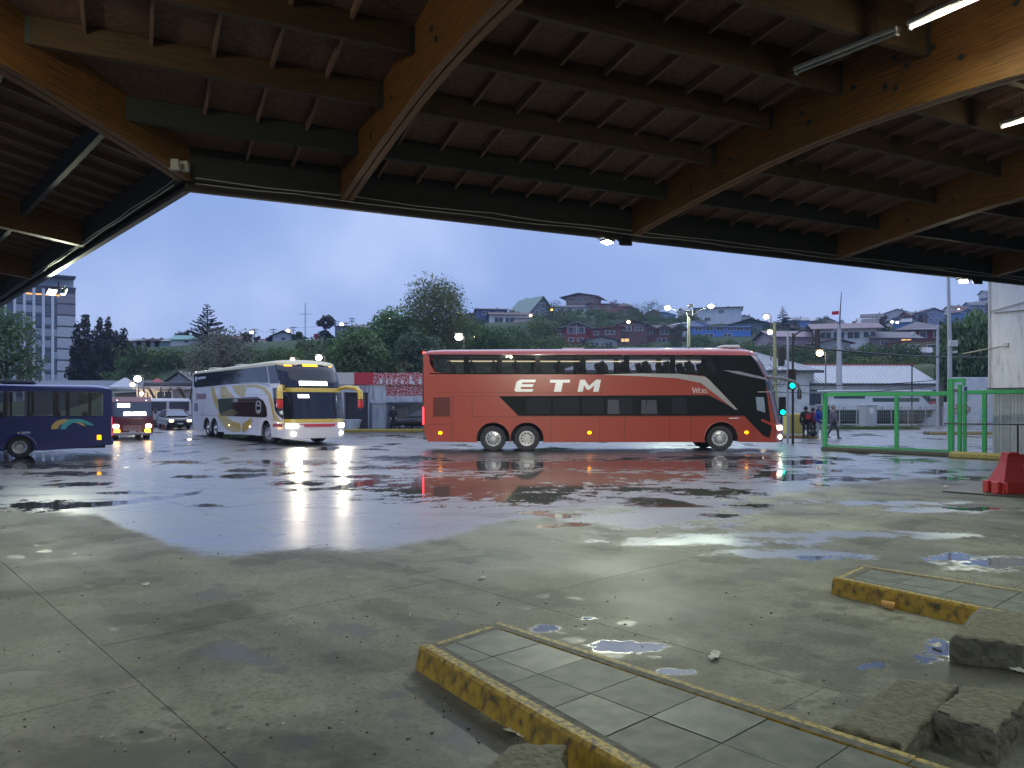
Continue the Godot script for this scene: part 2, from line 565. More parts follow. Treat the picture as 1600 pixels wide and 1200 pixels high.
func build_ground() -> void:
	var far := StandardMaterial3D.new()
	ground_maps(-48, 48, 0, 96, 1400, far)
	var near := StandardMaterial3D.new()
	ground_maps(-14, 16, 0, 24, 1200, near)
	var asphalt: StandardMaterial3D = mat(0.075, 0.078, 0.08, 0.34)
	struct("ground", flat_poly(pv2([-48, 0.0, 48, 0.0, 48, 96, -48, 96]), -0.3, -0.014, -48, 48, 0, 96), far)
	var mb := MB.new()
	for q in [[-900, -300, 900, -0.001], [-900, 96.001, 900, 1000], [-900, 0, -48.001, 96], [48.001, 0, 900, 96]]:
		mb.plate(pv2([q[0], q[1], q[2], q[1], q[2], q[3], q[0], q[3]]), -0.3, -0.014)
	struct("outer_ground", mb, asphalt)
	# concrete slabs of the terminal floor, laid askew along the bays
	var base := Node3D.new()
	base.name = "terminal_floor"
	add_child(base)
	base.set_meta("kind", "structure")
	var ang := deg_to_rad(42.0)
	var du := Vector2(sin(ang), -cos(ang))     # along the bays, towards the viewer
	var dv := Vector2(cos(ang), sin(ang))      # across them
	var o := G(5, 880)
	var lim := pv2([-13.9, 0.1, 15.9, 0.1, 15.9, 21.0, 9.0, 21.5, 0.0, 20.6, -8.0, 21.2, -13.9, 20.4])
	var wv := 3.38
	var wu := 4.2
	for i in range(-6, 9):
		for j in range(-6, 8):
			var a := o + dv * (i * wv) + du * (j * wu + (1.1 if i % 2 else 0.0))
			var g := 0.0035
			var poly := PackedVector2Array([a + dv * g + du * g, a + dv * (wv - g) + du * g, a + dv * (wv - g) + du * (wu - g), a + dv * g + du * (wu - g)])
			for c in Geometry2D.intersect_polygons(poly, lim):
				var s := part(base, "concrete_slab", flat_poly(c, -0.05, rng.randf_range(-0.001, 0.001), -14, 16, 0, 24), near)
	# the two kerbed islands between the bays
	island("low kerbed island with grey paving tiles and worn yellow edge, nearest the viewer", Vector2.ZERO, 7)
	island("low kerbed island with worn yellow edge and an orange cup lying against it", Vector2(3.86, 2.15), 5)
	# broken concrete wheel stops
	var bump := ntex(0.03, [[0.3, 0, 0, 0], [0.7, 1, 1, 1]], 41, 5)
	var cm := texmat(ntex(0.02, [[0.2, 0.12, 0.115, 0.092], [0.5, 0.16, 0.155, 0.125], [0.8, 0.20, 0.19, 0.155]], 40, 7), Vector3.ONE * 1.3, 0.85, true, bump, 0.6)
	stop_block([1485, 992, 1597, 1004, 1640, 960, 1530, 945], 0.20, cm, "concrete wheel stop against the yellow kerb of the island with the cup", 1)
	stop_block([1298, 1122, 1412, 1158, 1498, 1072, 1408, 1062], 0.17, cm, "tilted concrete wheel stop lying along the nearest island", 2, 0.06)
	stop_block([1460, 1107, 1556, 1140, 1612, 1085, 1508, 1066], 0.19, cm, "broken concrete block with crumbled sides beside the tilted wheel stop", 3)
	stop_block([735, 1215, 872, 1245, 884, 1158, 800, 1158], 0.17, cm, "concrete wheel stop against the left kerb of the nearest island", 4)
	litter()

func island(label: String, off: Vector2, rows: int) -> void:
	var t := thing("kerb_island", label, "kerb island", Vector3(off.x, 0, -off.y), 0, "kerbed islands between the bus bays")
	var tl := Vector2(-0.665, 5.50)
	var tr := Vector2(-0.085, 6.10)
	var dl := Vector2(0.552, -0.834)
	var dr := Vector2(0.669, -0.743)
	var h := 0.165
	var nl := Vector2(0.834, 0.552)
	var nr := Vector2(-0.743, -0.669)
	var w := 0.13
	var lenl := 4.4
	var lenr := 5.2
	var yel := texmat(ntex(0.012, [[0.14, 0.05, 0.042, 0.028], [0.32, 0.17, 0.11, 0.025], [0.43, 0.40, 0.25, 0.02], [0.8, 0.54, 0.34, 0.03]], 51, 8), Vector3(2.3, 1.3, 2.3), 0.6, true)
	var top := texmat(ntex(0.014, [[0.30, 0.17, 0.155, 0.115], [0.44, 0.30, 0.235, 0.10], [0.56, 0.42, 0.315, 0.10], [0.8, 0.50, 0.38, 0.13]], 52, 8), Vector3(2.6, 2.6, 2.6), 0.65, true)
	var body := texmat(ntex(0.02, [[0.2, 0.08, 0.08, 0.075], [0.8, 0.15, 0.15, 0.14]], 53), Vector3.ONE, 0.8, true)
	# kerbs: the left one leans outwards at its foot and has a broad painted face
	for s in [0, 1, 2]:
		var a := tl if s == 0 else tr if s == 1 else tl
		var b := tl + dl * lenl if s == 0 else tr + dr * lenr if s == 1 else tr
		var nn := nl if s == 0 else nr if s == 1 else Vector2(0.7, -0.71)
		var cnt := 5 if s < 2 else 1
		for k in cnt:
			var p := a.lerp(b, float(k) / cnt)
			var q := a.lerp(b, float(k + 1) / cnt) - (b - a).normalized() * (0.004 if k < cnt - 1 else 0.0)
			var out := -nn * 0.035
			var hh := h + rng.randf_range(-0.003, 0.003)
			if s == 2:
				p += nl * 0.06; q += nr * 0.06
			var mb := MB.new()
			var f := [V(p + out, -0.02), V(q + out, -0.02), V(q + nn * w, -0.02), V(p + nn * w, -0.02), V(p, hh - 0.02), V(q, hh - 0.02), V(q + nn * 0.018, hh), V(p + nn * 0.018, hh), V(q + nn * w, hh), V(p + nn * w, hh)]
			var m: Vector3 = (f[0] + f[8]) / 2.0
			mb.face(f[0], f[1], f[5], f[4], m); mb.face(f[4], f[5], f[6], f[7], m)
			mb.face(f[2], f[3], f[9], f[8], m); mb.face(f[0], f[4], f[9], f[3], m); mb.face(f[1], f[5], f[8], f[2], m)
			var kb := part(t, "kerb", mb, yel)
			var split: float = 0.62 if s == 0 else 0.42
			var h0: Vector3 = f[7].lerp(f[9], split)
			var h1: Vector3 = f[6].lerp(f[8], split)
			for e in [[f[7], f[6], h1, h0, top, "painted_top"], [h0, h1, f[8], f[9], body, "kerb_top"]]:
				var mt := MB.new()
				var dn := Vector3(0, -0.01, 0)
				mt.face(e[0], e[1], e[2], e[3], m)
				mt.face(e[0] + dn, e[1] + dn, e[2] + dn, e[3] + dn, f[8] + Vector3.UP)
				part(kb, e[5], mt, e[4])
	var inner := PackedVector2Array([tl + nl * (w + 0.008) + dl * 0.12, tl + nl * (w + 0.008) + dl * lenl, tr + nr * (w + 0.008) + dr * lenr, tr + nr * (w + 0.008) + dr * 0.10])
	var bed := MB.new()
	bed.plate(inner, -0.02, h - 0.022)
	part(t, "bed", bed, body)
	# paving tiles, two columns parallel to the right kerb, cut by the left one
	var tiles := []
	for k in 3:
		tiles.append(texmat(ntex(0.018, [[0.2, 0.095, 0.108, 0.108], [0.5, 0.125, 0.14, 0.138], [0.8, 0.16, 0.172, 0.165]], 60 + k, 6), Vector3.ONE * 0.5, 0.56 + 0.04 * k, true))
	var c0 := tr + nr * (w + 0.012)
	for col in 4:
		for r in range(-1, 13):
			var a := c0 + nr * (col * 0.452) + dr * (0.14 + r * 0.45)
			var g := 0.004
			var poly := PackedVector2Array([a + nr * g + dr * g, a + nr * (0.452 - g) + dr * g, a + nr * (0.452 - g) + dr * (0.45 - g), a + nr * g + dr * (0.45 - g)])
			for c in Geometry2D.intersect_polygons(poly, inner):
				if c.size() < 3: continue
				var mb := MB.new()
				mb.plate(c, h - 0.03, h - 0.004 + rng.randf_range(-0.002, 0.002))
				part(t, "paving_tile", mb, tiles[rng.randi() % 3])

func V(p: Vector2, y: float) -> Vector3:
	return Vector3(p.x, y, -p.y)

func stop_block(px: Array, h: float, m: Material, label: String, sd: int, tilt := 0.0) -> void:
	# the four corners of its top as surveyed, at height h
	var c := []
	for i in range(0, 8, 2):
		var d: float = 1200.0 * (EYE - h) / (px[i + 1] - 630.0)
		c.append(Vector3((px[i] - 800.0) / 1200.0 * d, h, -d))
	var mid: Vector3 = (c[0] + c[1] + c[2] + c[3]) / 4.0
	mid.y = 0
	var nz := FastNoiseLite.new()
	nz.seed = sd; nz.frequency = 5.0; nz.fractal_octaves = 5
	var mb := MB.new()
	var nu := 14
	# rough cuboid: each face a grid displaced by noise, rounded at its edges
	var pt := func(u: float, w: float, y: float) -> Vector3:
		var b: Vector3 = c[0].lerp(c[1], u).lerp(c[3].lerp(c[2], u), w)
		var p := Vector3(b.x, y * h - 0.01, b.z)
		var e := minf(minf(u, 1 - u), minf(w, 1 - w))
		var out := (p - mid) * Vector3(1, 0, 1)
		p += out.normalized() * (nz.get_noise_3dv(p * 1.3 + Vector3(5, 0, 0)) * 0.03 + (1.0 - y) * 0.012) * (1.0 if e < 0.001 else 0.0)
		p.y += nz.get_noise_3dv(p * 1.5) * 0.009 * y - (0.010 if e < 0.001 and y > 0.99 else 0.0)
		p.y += (w - 0.5) * tilt * y
		return p
	mb.grid(func(u, w): return pt.call(u, w, 1.0), nu, nu)
	mb.grid(func(u, w): return pt.call(u, 0.0, w), nu, 6)
	mb.grid(func(u, w): return pt.call(1.0 - u, 1.0, w), nu, 6)
	mb.grid(func(u, w): return pt.call(1.0, u, w), nu, 6)
	mb.grid(func(u, w): return pt.call(0.0, 1.0 - u, w), nu, 6)
	var o := part(self, "wheel_stop", mb, m)
	tag(o, label, "wheel stop", "concrete wheel stops lying in the bays")

func litter() -> void:
	var white := mat(0.6, 0.6, 0.57, 0.8)
	var t := thing("paper_cup", "orange paper cup lying on its side against the yellow kerb", "cup", V(G(1386, 952), 0.042), 0.0)
	var mb := MB.new()
	mb.lathe([Vector2(0.028, -0.05), Vector2(0.041, 0.055), Vector2(0.043, 0.058), Vector2(0.039, 0.058), Vector2(0.026, -0.046), Vector2(0.0, -0.046)], 18, Transform3D(Basis(Vector3.FORWARD, PI / 2 + 0.2).rotated(Vector3.UP, -0.5), Vector3.ZERO))
	part(t, "cup_wall", mb, mat(0.62, 0.33, 0.12, 0.6))
	var bottom := MB.new()
	bottom.lathe([Vector2(0.0, -0.048), Vector2(0.028, -0.0485)], 18, Transform3D(Basis(Vector3.FORWARD, PI / 2 + 0.2).rotated(Vector3.UP, -0.5), Vector3.ZERO))
	part(t, "cup_bottom", bottom, mat(0.6, 0.35, 0.15, 0.6))
	var list := [[1116, 1027, 0.11, 0.035, "white scrap of paper lying in the bay right of the nearest island"], [797, 1146, 0.035, 0.035, "crumpled white tissue beside the kerb of the nearest island"], [817, 1151, 0.04, 0.03, "flattened white tissue touching the kerb beside the wheel stop"],
		[1464, 1012, 0.05, 0.03, "pale scrap of paper in the puddle by the wheel stop"], [1592, 1050, 0.07, 0.03, "torn white wrapper lying in front of the wheel stop"], [753, 905, 0.05, 0.03, "small white scrap on the floor left of the islands"], [1085, 725, 0.0, 0.0, ""], [1509, 749, 0.10, 0.08, "small white piece of litter in the puddle by the barrier"], [228, 915, 0.04, 0.03, "tiny white scrap on the open floor at the left"], [1478, 763, 0.10, 0.05, "white scrap lying on the corner of the dark board"]]
	var k := 0
	# grit, flecks and leaf crumbs strewn over the floor
	for kind in 2:
		var fm := MB.new()
		for i in 260 if kind == 0 else 90:
			var py := 700.0 + 480.0 * pow(rng.randf(), 0.7)
			var p := G(rng.randf_range(-40, 1640), py)
			var s := rng.randf_range(0.004, 0.013) * (0.8 + p.y * 0.05)
			fm.box(V(p, 0.004), Vector3(s * rng.randf_range(0.6, 2.0), 0.006, s), Basis(Vector3.UP, rng.randf() * TAU))
		var fo := part(self, "floor_grit" if kind == 0 else "pale_flecks", fm, mat(0.06, 0.052, 0.04, 0.9) if kind == 0 else mat(0.5, 0.5, 0.46, 0.8))
		tag(fo, "dark grit and leaf crumbs strewn over the terminal floor" if kind == 0 else "pale flecks of litter strewn over the terminal floor", "grit" if kind == 0 else "litter", "", "stuff")
	for e in list:
		if e[2] == 0.0: continue
		k += 1
		var nz := FastNoiseLite.new()
		nz.seed = k; nz.frequency = 14.0
		var q := MB.new()
		var a := rng.randf() * TAU
		q.grid(func(u, w):
			var x: float = (u - 0.5) * 2.0 * e[2]
			var z: float = (w - 0.5) * 2.0 * e[3]
			x *= 1.0 - 0.5 * absf(w - 0.5)
			return Vector3(x * cos(a) - z * sin(a), 0.012 + nz.get_noise_2d(x, z) * minf(0.02, e[2] * 0.4) + absf(u - 0.5) * 0.012, x * sin(a) + z * cos(a)), 8, 6, true)
		var o := part(self, "paper_scrap", q, white)
		o.position = V(G(e[0], e[1]), 0.004 + (0.03 if k == 9 else 0.0))
		tag(o, e[4], "litter", "scraps of paper on the terminal floor")

# ---------------------------------------------------------------- canopy
const CORNER := Vector2(-5.52, 12.98)
var cd := [Vector2(0.897, 0.4416), Vector2(-0.657, 0.754)]   # along the two eaves
var cb := [Vector2(0.4416, -0.897), Vector2(-0.754, -0.657)] # inwards from them
const RISE := 0.77

func deck(t: float) -> float:  # height of the roof boards above the ground, t metres in from the eave
	return EYE + lerp_table([-0.5, 4.22, 0, 4.30, 1.3, 4.56, 2.75, 4.86, 4.2, 5.08, 5.65, 5.26, 7.1, 5.40, 10, 5.62, 22, 6.2], t)

func soffit(t: float) -> float:  # underside of the curved beams
	return EYE + lerp_table([0, 3.70, 1, 3.83, 2, 3.95, 3, 4.06, 4, 4.15, 5, 4.20, 6, 4.205, 7, 4.17, 8, 4.10, 9, 3.99, 10, 3.85, 11, 3.65, 12, 3.40, 13, 3.1, 14, 2.7, 15, 2.5, 18, 2.5], t)

func wing(w: int, s: float, t: float, y: float) -> Vector3:
	var p: Vector2 = CORNER + cd[w] * s + cb[w] * t
	return Vector3(p.x, y, -p.y)

func in_view(p: Vector3) -> bool:
	if p.z > -0.5: return false
	var u := 800.0 + p.x / -p.z * 1200.0
	var w := 630.0 - (p.y - EYE) / -p.z * 1200.0
	return u > -80 and u < 1680 and w > -90 and w < 1250

func build_canopy() -> void:
	var t := thing("canopy_roof", "dark timber canopy with curved glulam beams over the bus bays", "canopy")
	var deckm := texmat(ntex(0.02, [[0.2, 0.085, 0.044, 0.032], [0.5, 0.115, 0.06, 0.044], [0.8, 0.145, 0.078, 0.058]], 70, 5), Vector3(0.8, 0.8, 0.8), 0.8, true)
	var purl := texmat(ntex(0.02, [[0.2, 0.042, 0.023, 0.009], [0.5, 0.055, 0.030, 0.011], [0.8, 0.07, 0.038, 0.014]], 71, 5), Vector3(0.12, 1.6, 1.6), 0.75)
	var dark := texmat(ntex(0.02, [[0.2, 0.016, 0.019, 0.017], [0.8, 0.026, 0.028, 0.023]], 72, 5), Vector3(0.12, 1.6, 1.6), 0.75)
	var wood := texmat(ntex(0.016, [[0.12, 0.035, 0.022, 0.012], [0.26, 0.085, 0.04, 0.011], [0.36, 0.135, 0.056, 0.010], [0.5, 0.16, 0.066, 0.011], [0.7, 0.185, 0.077, 0.013], [0.9, 0.21, 0.092, 0.018]], 73, 7), Vector3(0.17, 3.2, 3.2), 0.6)
	var bat := mat(0.17, 0.10, 0.075, 0.8)
	var steel := mat(0.05, 0.06, 0.06, 0.5, 0.6)
	var ts := [0.06, 1.3, 2.75, 4.2, 5.65, 7.1, 8.6, 10.1, 11.6, 13.1, 15.0, 17.0]
	var beams := [[2.72, 9.15, 15.5, 21.9, 28.3], [6.98, 13.4, 19.8]]
	var hid := MB.new()
	var hidden := 0
	for w in 2:
		var far := 33.0 if w == 0 else 24.0
		# roof boards: one sheet per strip between the purlins
		for i in range(-1, ts.size() - 1):
			var a: float = -0.25 if i < 0 else ts[i]
			var b: float = ts[i + 1]
			var mb := MB.new()
			var q := []
			for y in [0.0, 0.10]:
				for e in [[-RISE * a, a], [far, a], [far, b], [-RISE * b, b]]:
					q.append(wing(w, e[0], e[1], deck(e[1]) + y))
			var mid: Vector3 = (q[0] + q[6]) / 2.0
			mb.face(q[0], q[1], q[2], q[3], mid); mb.face(q[4], q[5], q[6], q[7], mid)
			if i < 0: mb.face(q[0], q[1], q[5], q[4], mid)
			mb.face(q[1], q[2], q[6], q[5], mid)
			part(t, "roof_board", mb, deckm)
		# curved beams, each of two laminated halves with a dark joint between
		for s in beams[w]:
			for half in [-1, 1]:
				var tip := 0.04
				var mb := MB.new()
				var n := 30
				for k in n:
					var ta := lerpf(tip, 15.2, float(k) / n)
					var tb := lerpf(tip, 15.2, float(k + 1) / n)
					var z0: float = 0.012 * half
					var z1: float = 0.115 * half
					var f := []
					for e in [ta, tb]:
						for z in [z0, z1]:
							f.append(Vector3(e, soffit(e), z)); f.append(Vector3(e, deck(e) - 0.004, z))
					var mid: Vector3 = (f[0] + f[7]) / 2.0
					mb.face(f[0], f[4], f[6], f[2], mid); mb.face(f[1], f[5], f[7], f[3], mid)
					mb.face(f[0], f[4], f[5], f[1], mid); mb.face(f[2], f[6], f[7], f[3], mid)
					if k == 0: mb.face(f[0], f[1], f[3], f[2], mid)
				var o := part(t, "glulam_beam", mb, wood)
				o.position = wing(w, s, 0, 0)
				var bx := Vector3(cb[w].x, 0, -cb[w].y)
				o.basis = Basis(bx, Vector3.UP, bx.cross(Vector3.UP))
				if half == 1:
					for bt in [[3.2, 0.4], [4.9, 0.55], [5.05, 0.35], [5.9, 0.6], [6.6, 0.8], [6.8, 0.6], [7.6, 0.45], [8.3, 0.9], [9.1, 0.5], [2.1, 0.3], [6.45, 0.42], [6.62, 0.34], [7.2, 0.72], [10.4, 0.8]]:
						for side in [-1, 1]:
							var bo := MB.new()
							bo.cyl(Vector3.ZERO, Vector3(0, 0, 0.014 * side), 0.05, 0.042, 8)
							var br := part(o, "bolt", bo, steel)
							br.position = Vector3(bt[0], soffit(bt[0]) + bt[1], 0.113 * side)
			var col := part(t, "column", b1(wing(w, s, 14.2, 1.7), Vector3(0.4, 3.4, 0.4)), mat(0.3, 0.28, 0.25, 0.8))
		# purlins and battens, bay by bay
		for i in ts.size():
			var tt: float = ts[i]
			var dep: float = 0.56 if i == 0 else 0.36 if i < 4 else 0.46 if i == 4 else 0.62
			var ss: Array = [-RISE * tt] + beams[w] + [far]
			ss = ss.filter(func(v): return v >= -RISE * tt - 0.01)
			for k in ss.size() - 1:
				var s0: float = ss[k] + (0.12 if k > 0 else 0.1)
				var s1: float = ss[k + 1] - 0.12
				if s1 - s0 < 0.2: continue
				var mb := MB.new()
				mb.cbox(Vector3((s0 + s1) / 2, -dep / 2 - 0.006, 0), Vector3(s1 - s0, dep, 0.11), 0.008)
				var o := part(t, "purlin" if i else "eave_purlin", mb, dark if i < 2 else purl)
				o.position = wing(w, 0, tt, deck(tt))
				var bx := Vector3(cd[w].x, 0, -cd[w].y)
				o.basis = Basis(bx, Vector3.UP, bx.cross(Vector3.UP))
				for e in [s0, s1]:
					if i > 1 and in_view(wing(w, e, tt, deck(tt) - dep)):
						var hg := part(o, "joist_hanger", b1(Vector3(e + (0.035 if e == s0 else -0.035), -dep * 0.55 - 0.01, 0), Vector3(0.075, dep * 0.9, 0.125)), steel)
			if i == ts.size() - 1: continue
			var tb: float = ts[i + 1]
			var s := -RISE * tt + 0.5
			s = ceilf(s / 0.775) * 0.775 + 0.2
			while s < far:
				var near_beam := false
				for bm in beams[w]:
					if absf(bm - s) < 0.2: near_beam = true
				var p := wing(w, s, tt + 0.06, deck(tt))
				var q := wing(w, s, tb - 0.06, deck(tb))
				if not near_beam and s > -RISE * tt + 0.2:
					var x := (q - p).normalized()
					var z := x.cross(Vector3.UP).normalized()
					var bs := Basis(x, z.cross(x), z)
					if i < 8 and hidden < 285 and (in_view((p + q) / 2) or in_view(p)):
						hidden += 1
						part(t, "batten", b1((p + q) / 2 - Vector3(0, 0.062, 0), Vector3((q - p).length(), 0.115, 0.045), bs), bat)
					else:
						hid.box((p + q) / 2 - Vector3(0, 0.062, 0), Vector3((q - p).length(), 0.115, 0.045), bs)
				s += 0.775
	var ho := part(t, "far_battens", hid, bat)
	ho.set_meta("kind", "stuff")
	# valley beam at the corner where the two wings meet
	var vb := Vector2(-0.197, -0.98)
	for half in [-1, 1]:
		var mb := MB.new()
		var n := 26
		for k in n:
			var f := []
			for e in [lerpf(0.02, 15.0, float(k) / n), lerpf(0.02, 15.0, float(k + 1) / n)]:
				for z in [0.012 * half, 0.125 * half]:
					f.append(Vector3(e / 0.792, soffit(e) + 0.04, z)); f.append(Vector3(e / 0.792, deck(e) - 0.004, z))
			var mid: Vector3 = (f[0] + f[7]) / 2.0
			mb.face(f[0], f[4], f[6], f[2], mid); mb.face(f[1], f[5], f[7], f[3], mid)
			mb.face(f[0], f[4], f[5], f[1], mid); mb.face(f[2], f[6], f[7], f[3], mid)
			if k == 0: mb.face(f[0], f[1], f[3], f[2], mid)
		var o := part(t, "valley_beam", mb, wood)
		o.position = V(CORNER, 0)
		var bx := Vector3(vb.x, 0, -vb.y)
		o.basis = Basis(bx, Vector3.UP, bx.cross(Vector3.UP))
		if half == 1:
			for bt in [[1.7, 0.55], [2.9, 0.65], [3.9, 0.5], [4.6, 0.7]]:
				var bo := MB.new()
				bo.cyl(Vector3.ZERO, Vector3(0, 0, 0.016), 0.036, 0.03, 8)
				part(o, "bolt", bo, steel).position = Vector3(bt[0], soffit(bt[0] * 0.792) + bt[1], 0.125)
	# eave: dark gutter board, cables and junction boxes
	for w in 2:
		var far := 33.0 if w == 0 else 24.0
		var mb := MB.new()
		var bx := Vector3(cd[w].x, 0, -cd[w].y)
		var bz := Vector3(cb[w].x, 0, -cb[w].y)
		var bs := Basis(bx, Vector3.UP, bx.cross(Vector3.UP))
		mb.box(wing(w, far / 2, -0.085, EYE + 3.93), Vector3(far, 0.66, 0.05), bs)
		mb.box(wing(w, far / 2, -0.045, EYE + 3.62), Vector3(far - 0.1, 0.05, 0.11), bs)
		part(t, "eave_board", mb, mat(0.035, 0.028, 0.026, 0.6))
		for c in 2:
			var pts := []
			var rad := []
			var r2 := RandomNumberGenerator.new()
			r2.seed = 5 + c + w * 2
			var s := 0.15
			while s < far:
				pts.append(wing(w, s, 0.125 + c * 0.02, EYE + 3.80 - c * 0.085 - 0.03 * absf(sin(s * 1.1 + c)) + r2.randf_range(-0.008, 0.008)))
				rad.append(0.009)
				s += 0.55
			var cm := MB.new()
			cm.tube(pts, rad, 6)
			part(t, "cable", cm, mat(0.42, 0.41, 0.38, 0.6))
	for e in [[0.30, 0.42], [0.55, 0.33]]:
		part(t, "junction_box", cb1(V(CORNER + vb * e[0] + Vector2(0.16, 0.0), EYE + 3.70 + e[1] * 0.5), Vector3(0.16, 0.17, 0.1), 0.012), mat(0.5, 0.5, 0.46, 0.6))
	# terminal building behind the viewer
	var wall := MB.new()
	wall.box(wing(0, 14, 19.0, 3.2), Vector3(46, 6.4, 0.3), Basis(Vector3(cd[0].x, 0, -cd[0].y), Vector3.UP, Vector3(cd[0].x, 0, -cd[0].y).cross(Vector3.UP)))
	struct("terminal_wall", wall, mat(0.3, 0.28, 0.25, 0.8))

func tube_lamp(label: String, a: Vector3, b: Vector3, lit: bool, e: float, up := 0.09) -> void:
	var t := thing("tube_lamp", label, "tube lamp", a, 0, "fluorescent tube lamps under the canopy")
	var d := b - a
	var l := d.length()
	var x := d.normalized()
	var z := x.cross(Vector3.UP).normalized()
	var bs := Basis(x, z.cross(x), z)
	part(t, "housing", cb1(d / 2 + bs.y * 0.05, Vector3(l, 0.06, 0.11), 0.012, bs), mat(0.45, 0.46, 0.44, 0.5))
	var g := glow(1.0, 0.99, 0.88, 5.0) if lit else mat(0.25, 0.26, 0.25, 0.4)
	part(t, "lamp_tube", c1(d * 0.03, d * 0.97, 0.024, 0.024, 12), g)
	for k in [0.015, 0.985]:
		part(t, "lamp_holder", cb1(d * k + bs.y * 0.0, Vector3(0.03, 0.07, 0.07), 0.008, bs), mat(0.5, 0.5, 0.48, 0.5))
	for k in [0.2, 0.8]:
		part(t, "hanger_rod", c1(d * k + bs.y * 0.07, d * k + Vector3(0, 0.62, 0), 0.006, 0.006, 6), mat(0.1, 0.1, 0.1, 0.5))
	if lit:
		for k in [0.25, 0.75]:
			omni(t, d * k - bs.y * 0.06, e * up, Color(1.0, 0.95, 0.8), 0.06)
		var al := AreaLight3D.new()
		al.name = "lamp_light"
		al.area_size = Vector2(l, 0.1)
		al.light_energy = e
		al.light_color = Color(0.95, 1.0, 0.88)
		al.area_range = 40.0
		al.area_attenuation = 2.0
		al.shadow_enabled = true
		t.add_child(al, true)
		al.position = d / 2 - bs.y * 0.045
		al.basis = Basis(x, z, -bs.y) * Basis(Vector3.RIGHT, PI)

func floodlight(label: String, at: Vector3, lit: float, aim: Vector3, out := Vector3(-0.15, -0.42, -0.9)) -> void:
	var t := thing("floodlight", label, "floodlight", at, 0, "floodlights on the canopy edge")
	var body := mat(0.03, 0.03, 0.035, 0.5)
	part(t, "bracket", b1(Vector3(0.12, 0.07, 0), Vector3(0.42, 0.035, 0.05)), body)
	part(t, "bracket_arm", c1(Vector3(0.12, 0.07, 0), Vector3(0.12, 0.26, 0), 0.02), body)
	out = out.normalized()
	for k in 2:
		var bs := Basis.looking_at(aim if k == 0 else out)
		var c := Vector3(-0.06, -0.06, 0.04) if k == 0 else Vector3(0.33, -0.06, 0.02)
		var h := part(t, "lamp_housing", cb1(Vector3(0, 0, 0.03), Vector3(0.30, 0.22, 0.06), 0.02), body)
		h.position = c
		h.basis = bs
		var yoke := MB.new()
		yoke.tube([Vector3(-0.165, 0, 0.03), Vector3(-0.165, 0.15, 0.06), Vector3(0.165, 0.15, 0.06), Vector3(0.165, 0, 0.03)], [0.009, 0.009, 0.009, 0.009], 6)
		part(h, "yoke", yoke, body)
		for f in 4:
			part(h, "cooling_fin", b1(Vector3(-0.09 + f * 0.06, 0, 0.075), Vector3(0.008, 0.18, 0.035)), body)
		part(h, "lamp_face", b1(Vector3(0, 0, -0.006), Vector3(0.25, 0.17, 0.01)), glow(1.0, 1.0, 0.92, 30.0 * lit))
	spot(t, Vector3(0.33, -0.06, 0.02) + out * 0.1, Vector3(0.33, -0.06, 0.02) + out * 3.0, 66.0 * lit, Color(1.0, 0.97, 0.88), 62.0)
	if lit > 0.0:
		spot(t, Vector3(-0.06, -0.06, 0.04) + aim * 0.1, Vector3(-0.06, -0.06, 0.04) + aim * 3.0, 42.0 * lit, Color(0.97, 1.0, 0.88), 82.0)

# ---------------------------------------------------------------- hill and buildings behind
# surveyed points of the hillside: column, row, depth
const HILL := [
	[-400, 600, 170], [-300, 620, 120], [-100, 622, 150], [150, 545, 140], [215, 541, 140], [270, 541, 138], [330, 537, 138], [390, 537, 136], [450, 536, 134], [510, 534, 132], [560, 530, 130], [600, 527, 128], [640, 522, 128], [700, 522, 130],
	[130, 624, 92], [215, 605, 90], [300, 600, 88], [380, 598, 88], [460, 596, 86], [540, 592, 84], [620, 588, 82], [700, 585, 84], [780, 582, 88], [860, 580, 90],
	[215, 575, 108], [300, 572, 106], [400, 570, 104], [480, 568, 102], [560, 564, 100], [640, 560, 100], [700, 556, 104],
	[150, 542, 190], [270, 539, 200], [400, 537, 200], [520, 535, 200], [640, 515, 190], [250, 541, 300], [450, 538, 300], [650, 515, 300],
	[745, 510, 150], [790, 512, 148], [830, 497, 168], [870, 495, 170], [900, 494, 172], [945, 492, 172], [960, 493, 174], [850, 505, 140], [880, 545, 118], [930, 545, 118], [970, 543, 118], [1025, 535, 122], [1000, 505, 155], [1060, 510, 160],
	[780, 560, 110], [840, 562, 108], [1110, 530, 135], [1120, 508, 165], [1170, 528, 148], [1220, 520, 165], [1180, 560, 105], [1080, 565, 104], [1250, 556, 104], [1310, 548, 108], [1400, 540, 112], [1380, 562, 92], [1460, 568, 92], [1300, 575, 90],
	[1330, 528, 230], [1400, 522, 250], [1470, 508, 280], [1540, 492, 300], [1620, 470, 320], [1750, 440, 350], [1330, 524, 330], [1450, 512, 370], [1280, 534, 210], [1200, 520, 220], [1500, 540, 150], [1600, 520, 170], [1700, 510, 200], [900, 494, 240], [1050, 505, 240], [800, 500, 240], [900, 495, 330], [1100, 510, 330],
	[1500, 600, 95], [1600, 600, 95], [1700, 595, 100],
]
var ctrl := []

func hill_y(x: float, d: float) -> float:
	var sw := 0.0
	var sy := 0.0
	for c in ctrl:
		var dx: float = x - c.x
		var dz: float = d - c.z
		var q := dx * dx + dz * dz + 2.0
		var k := 1.0 / (q * q)
		sw += k
		sy += k * c.y
	return sy / sw

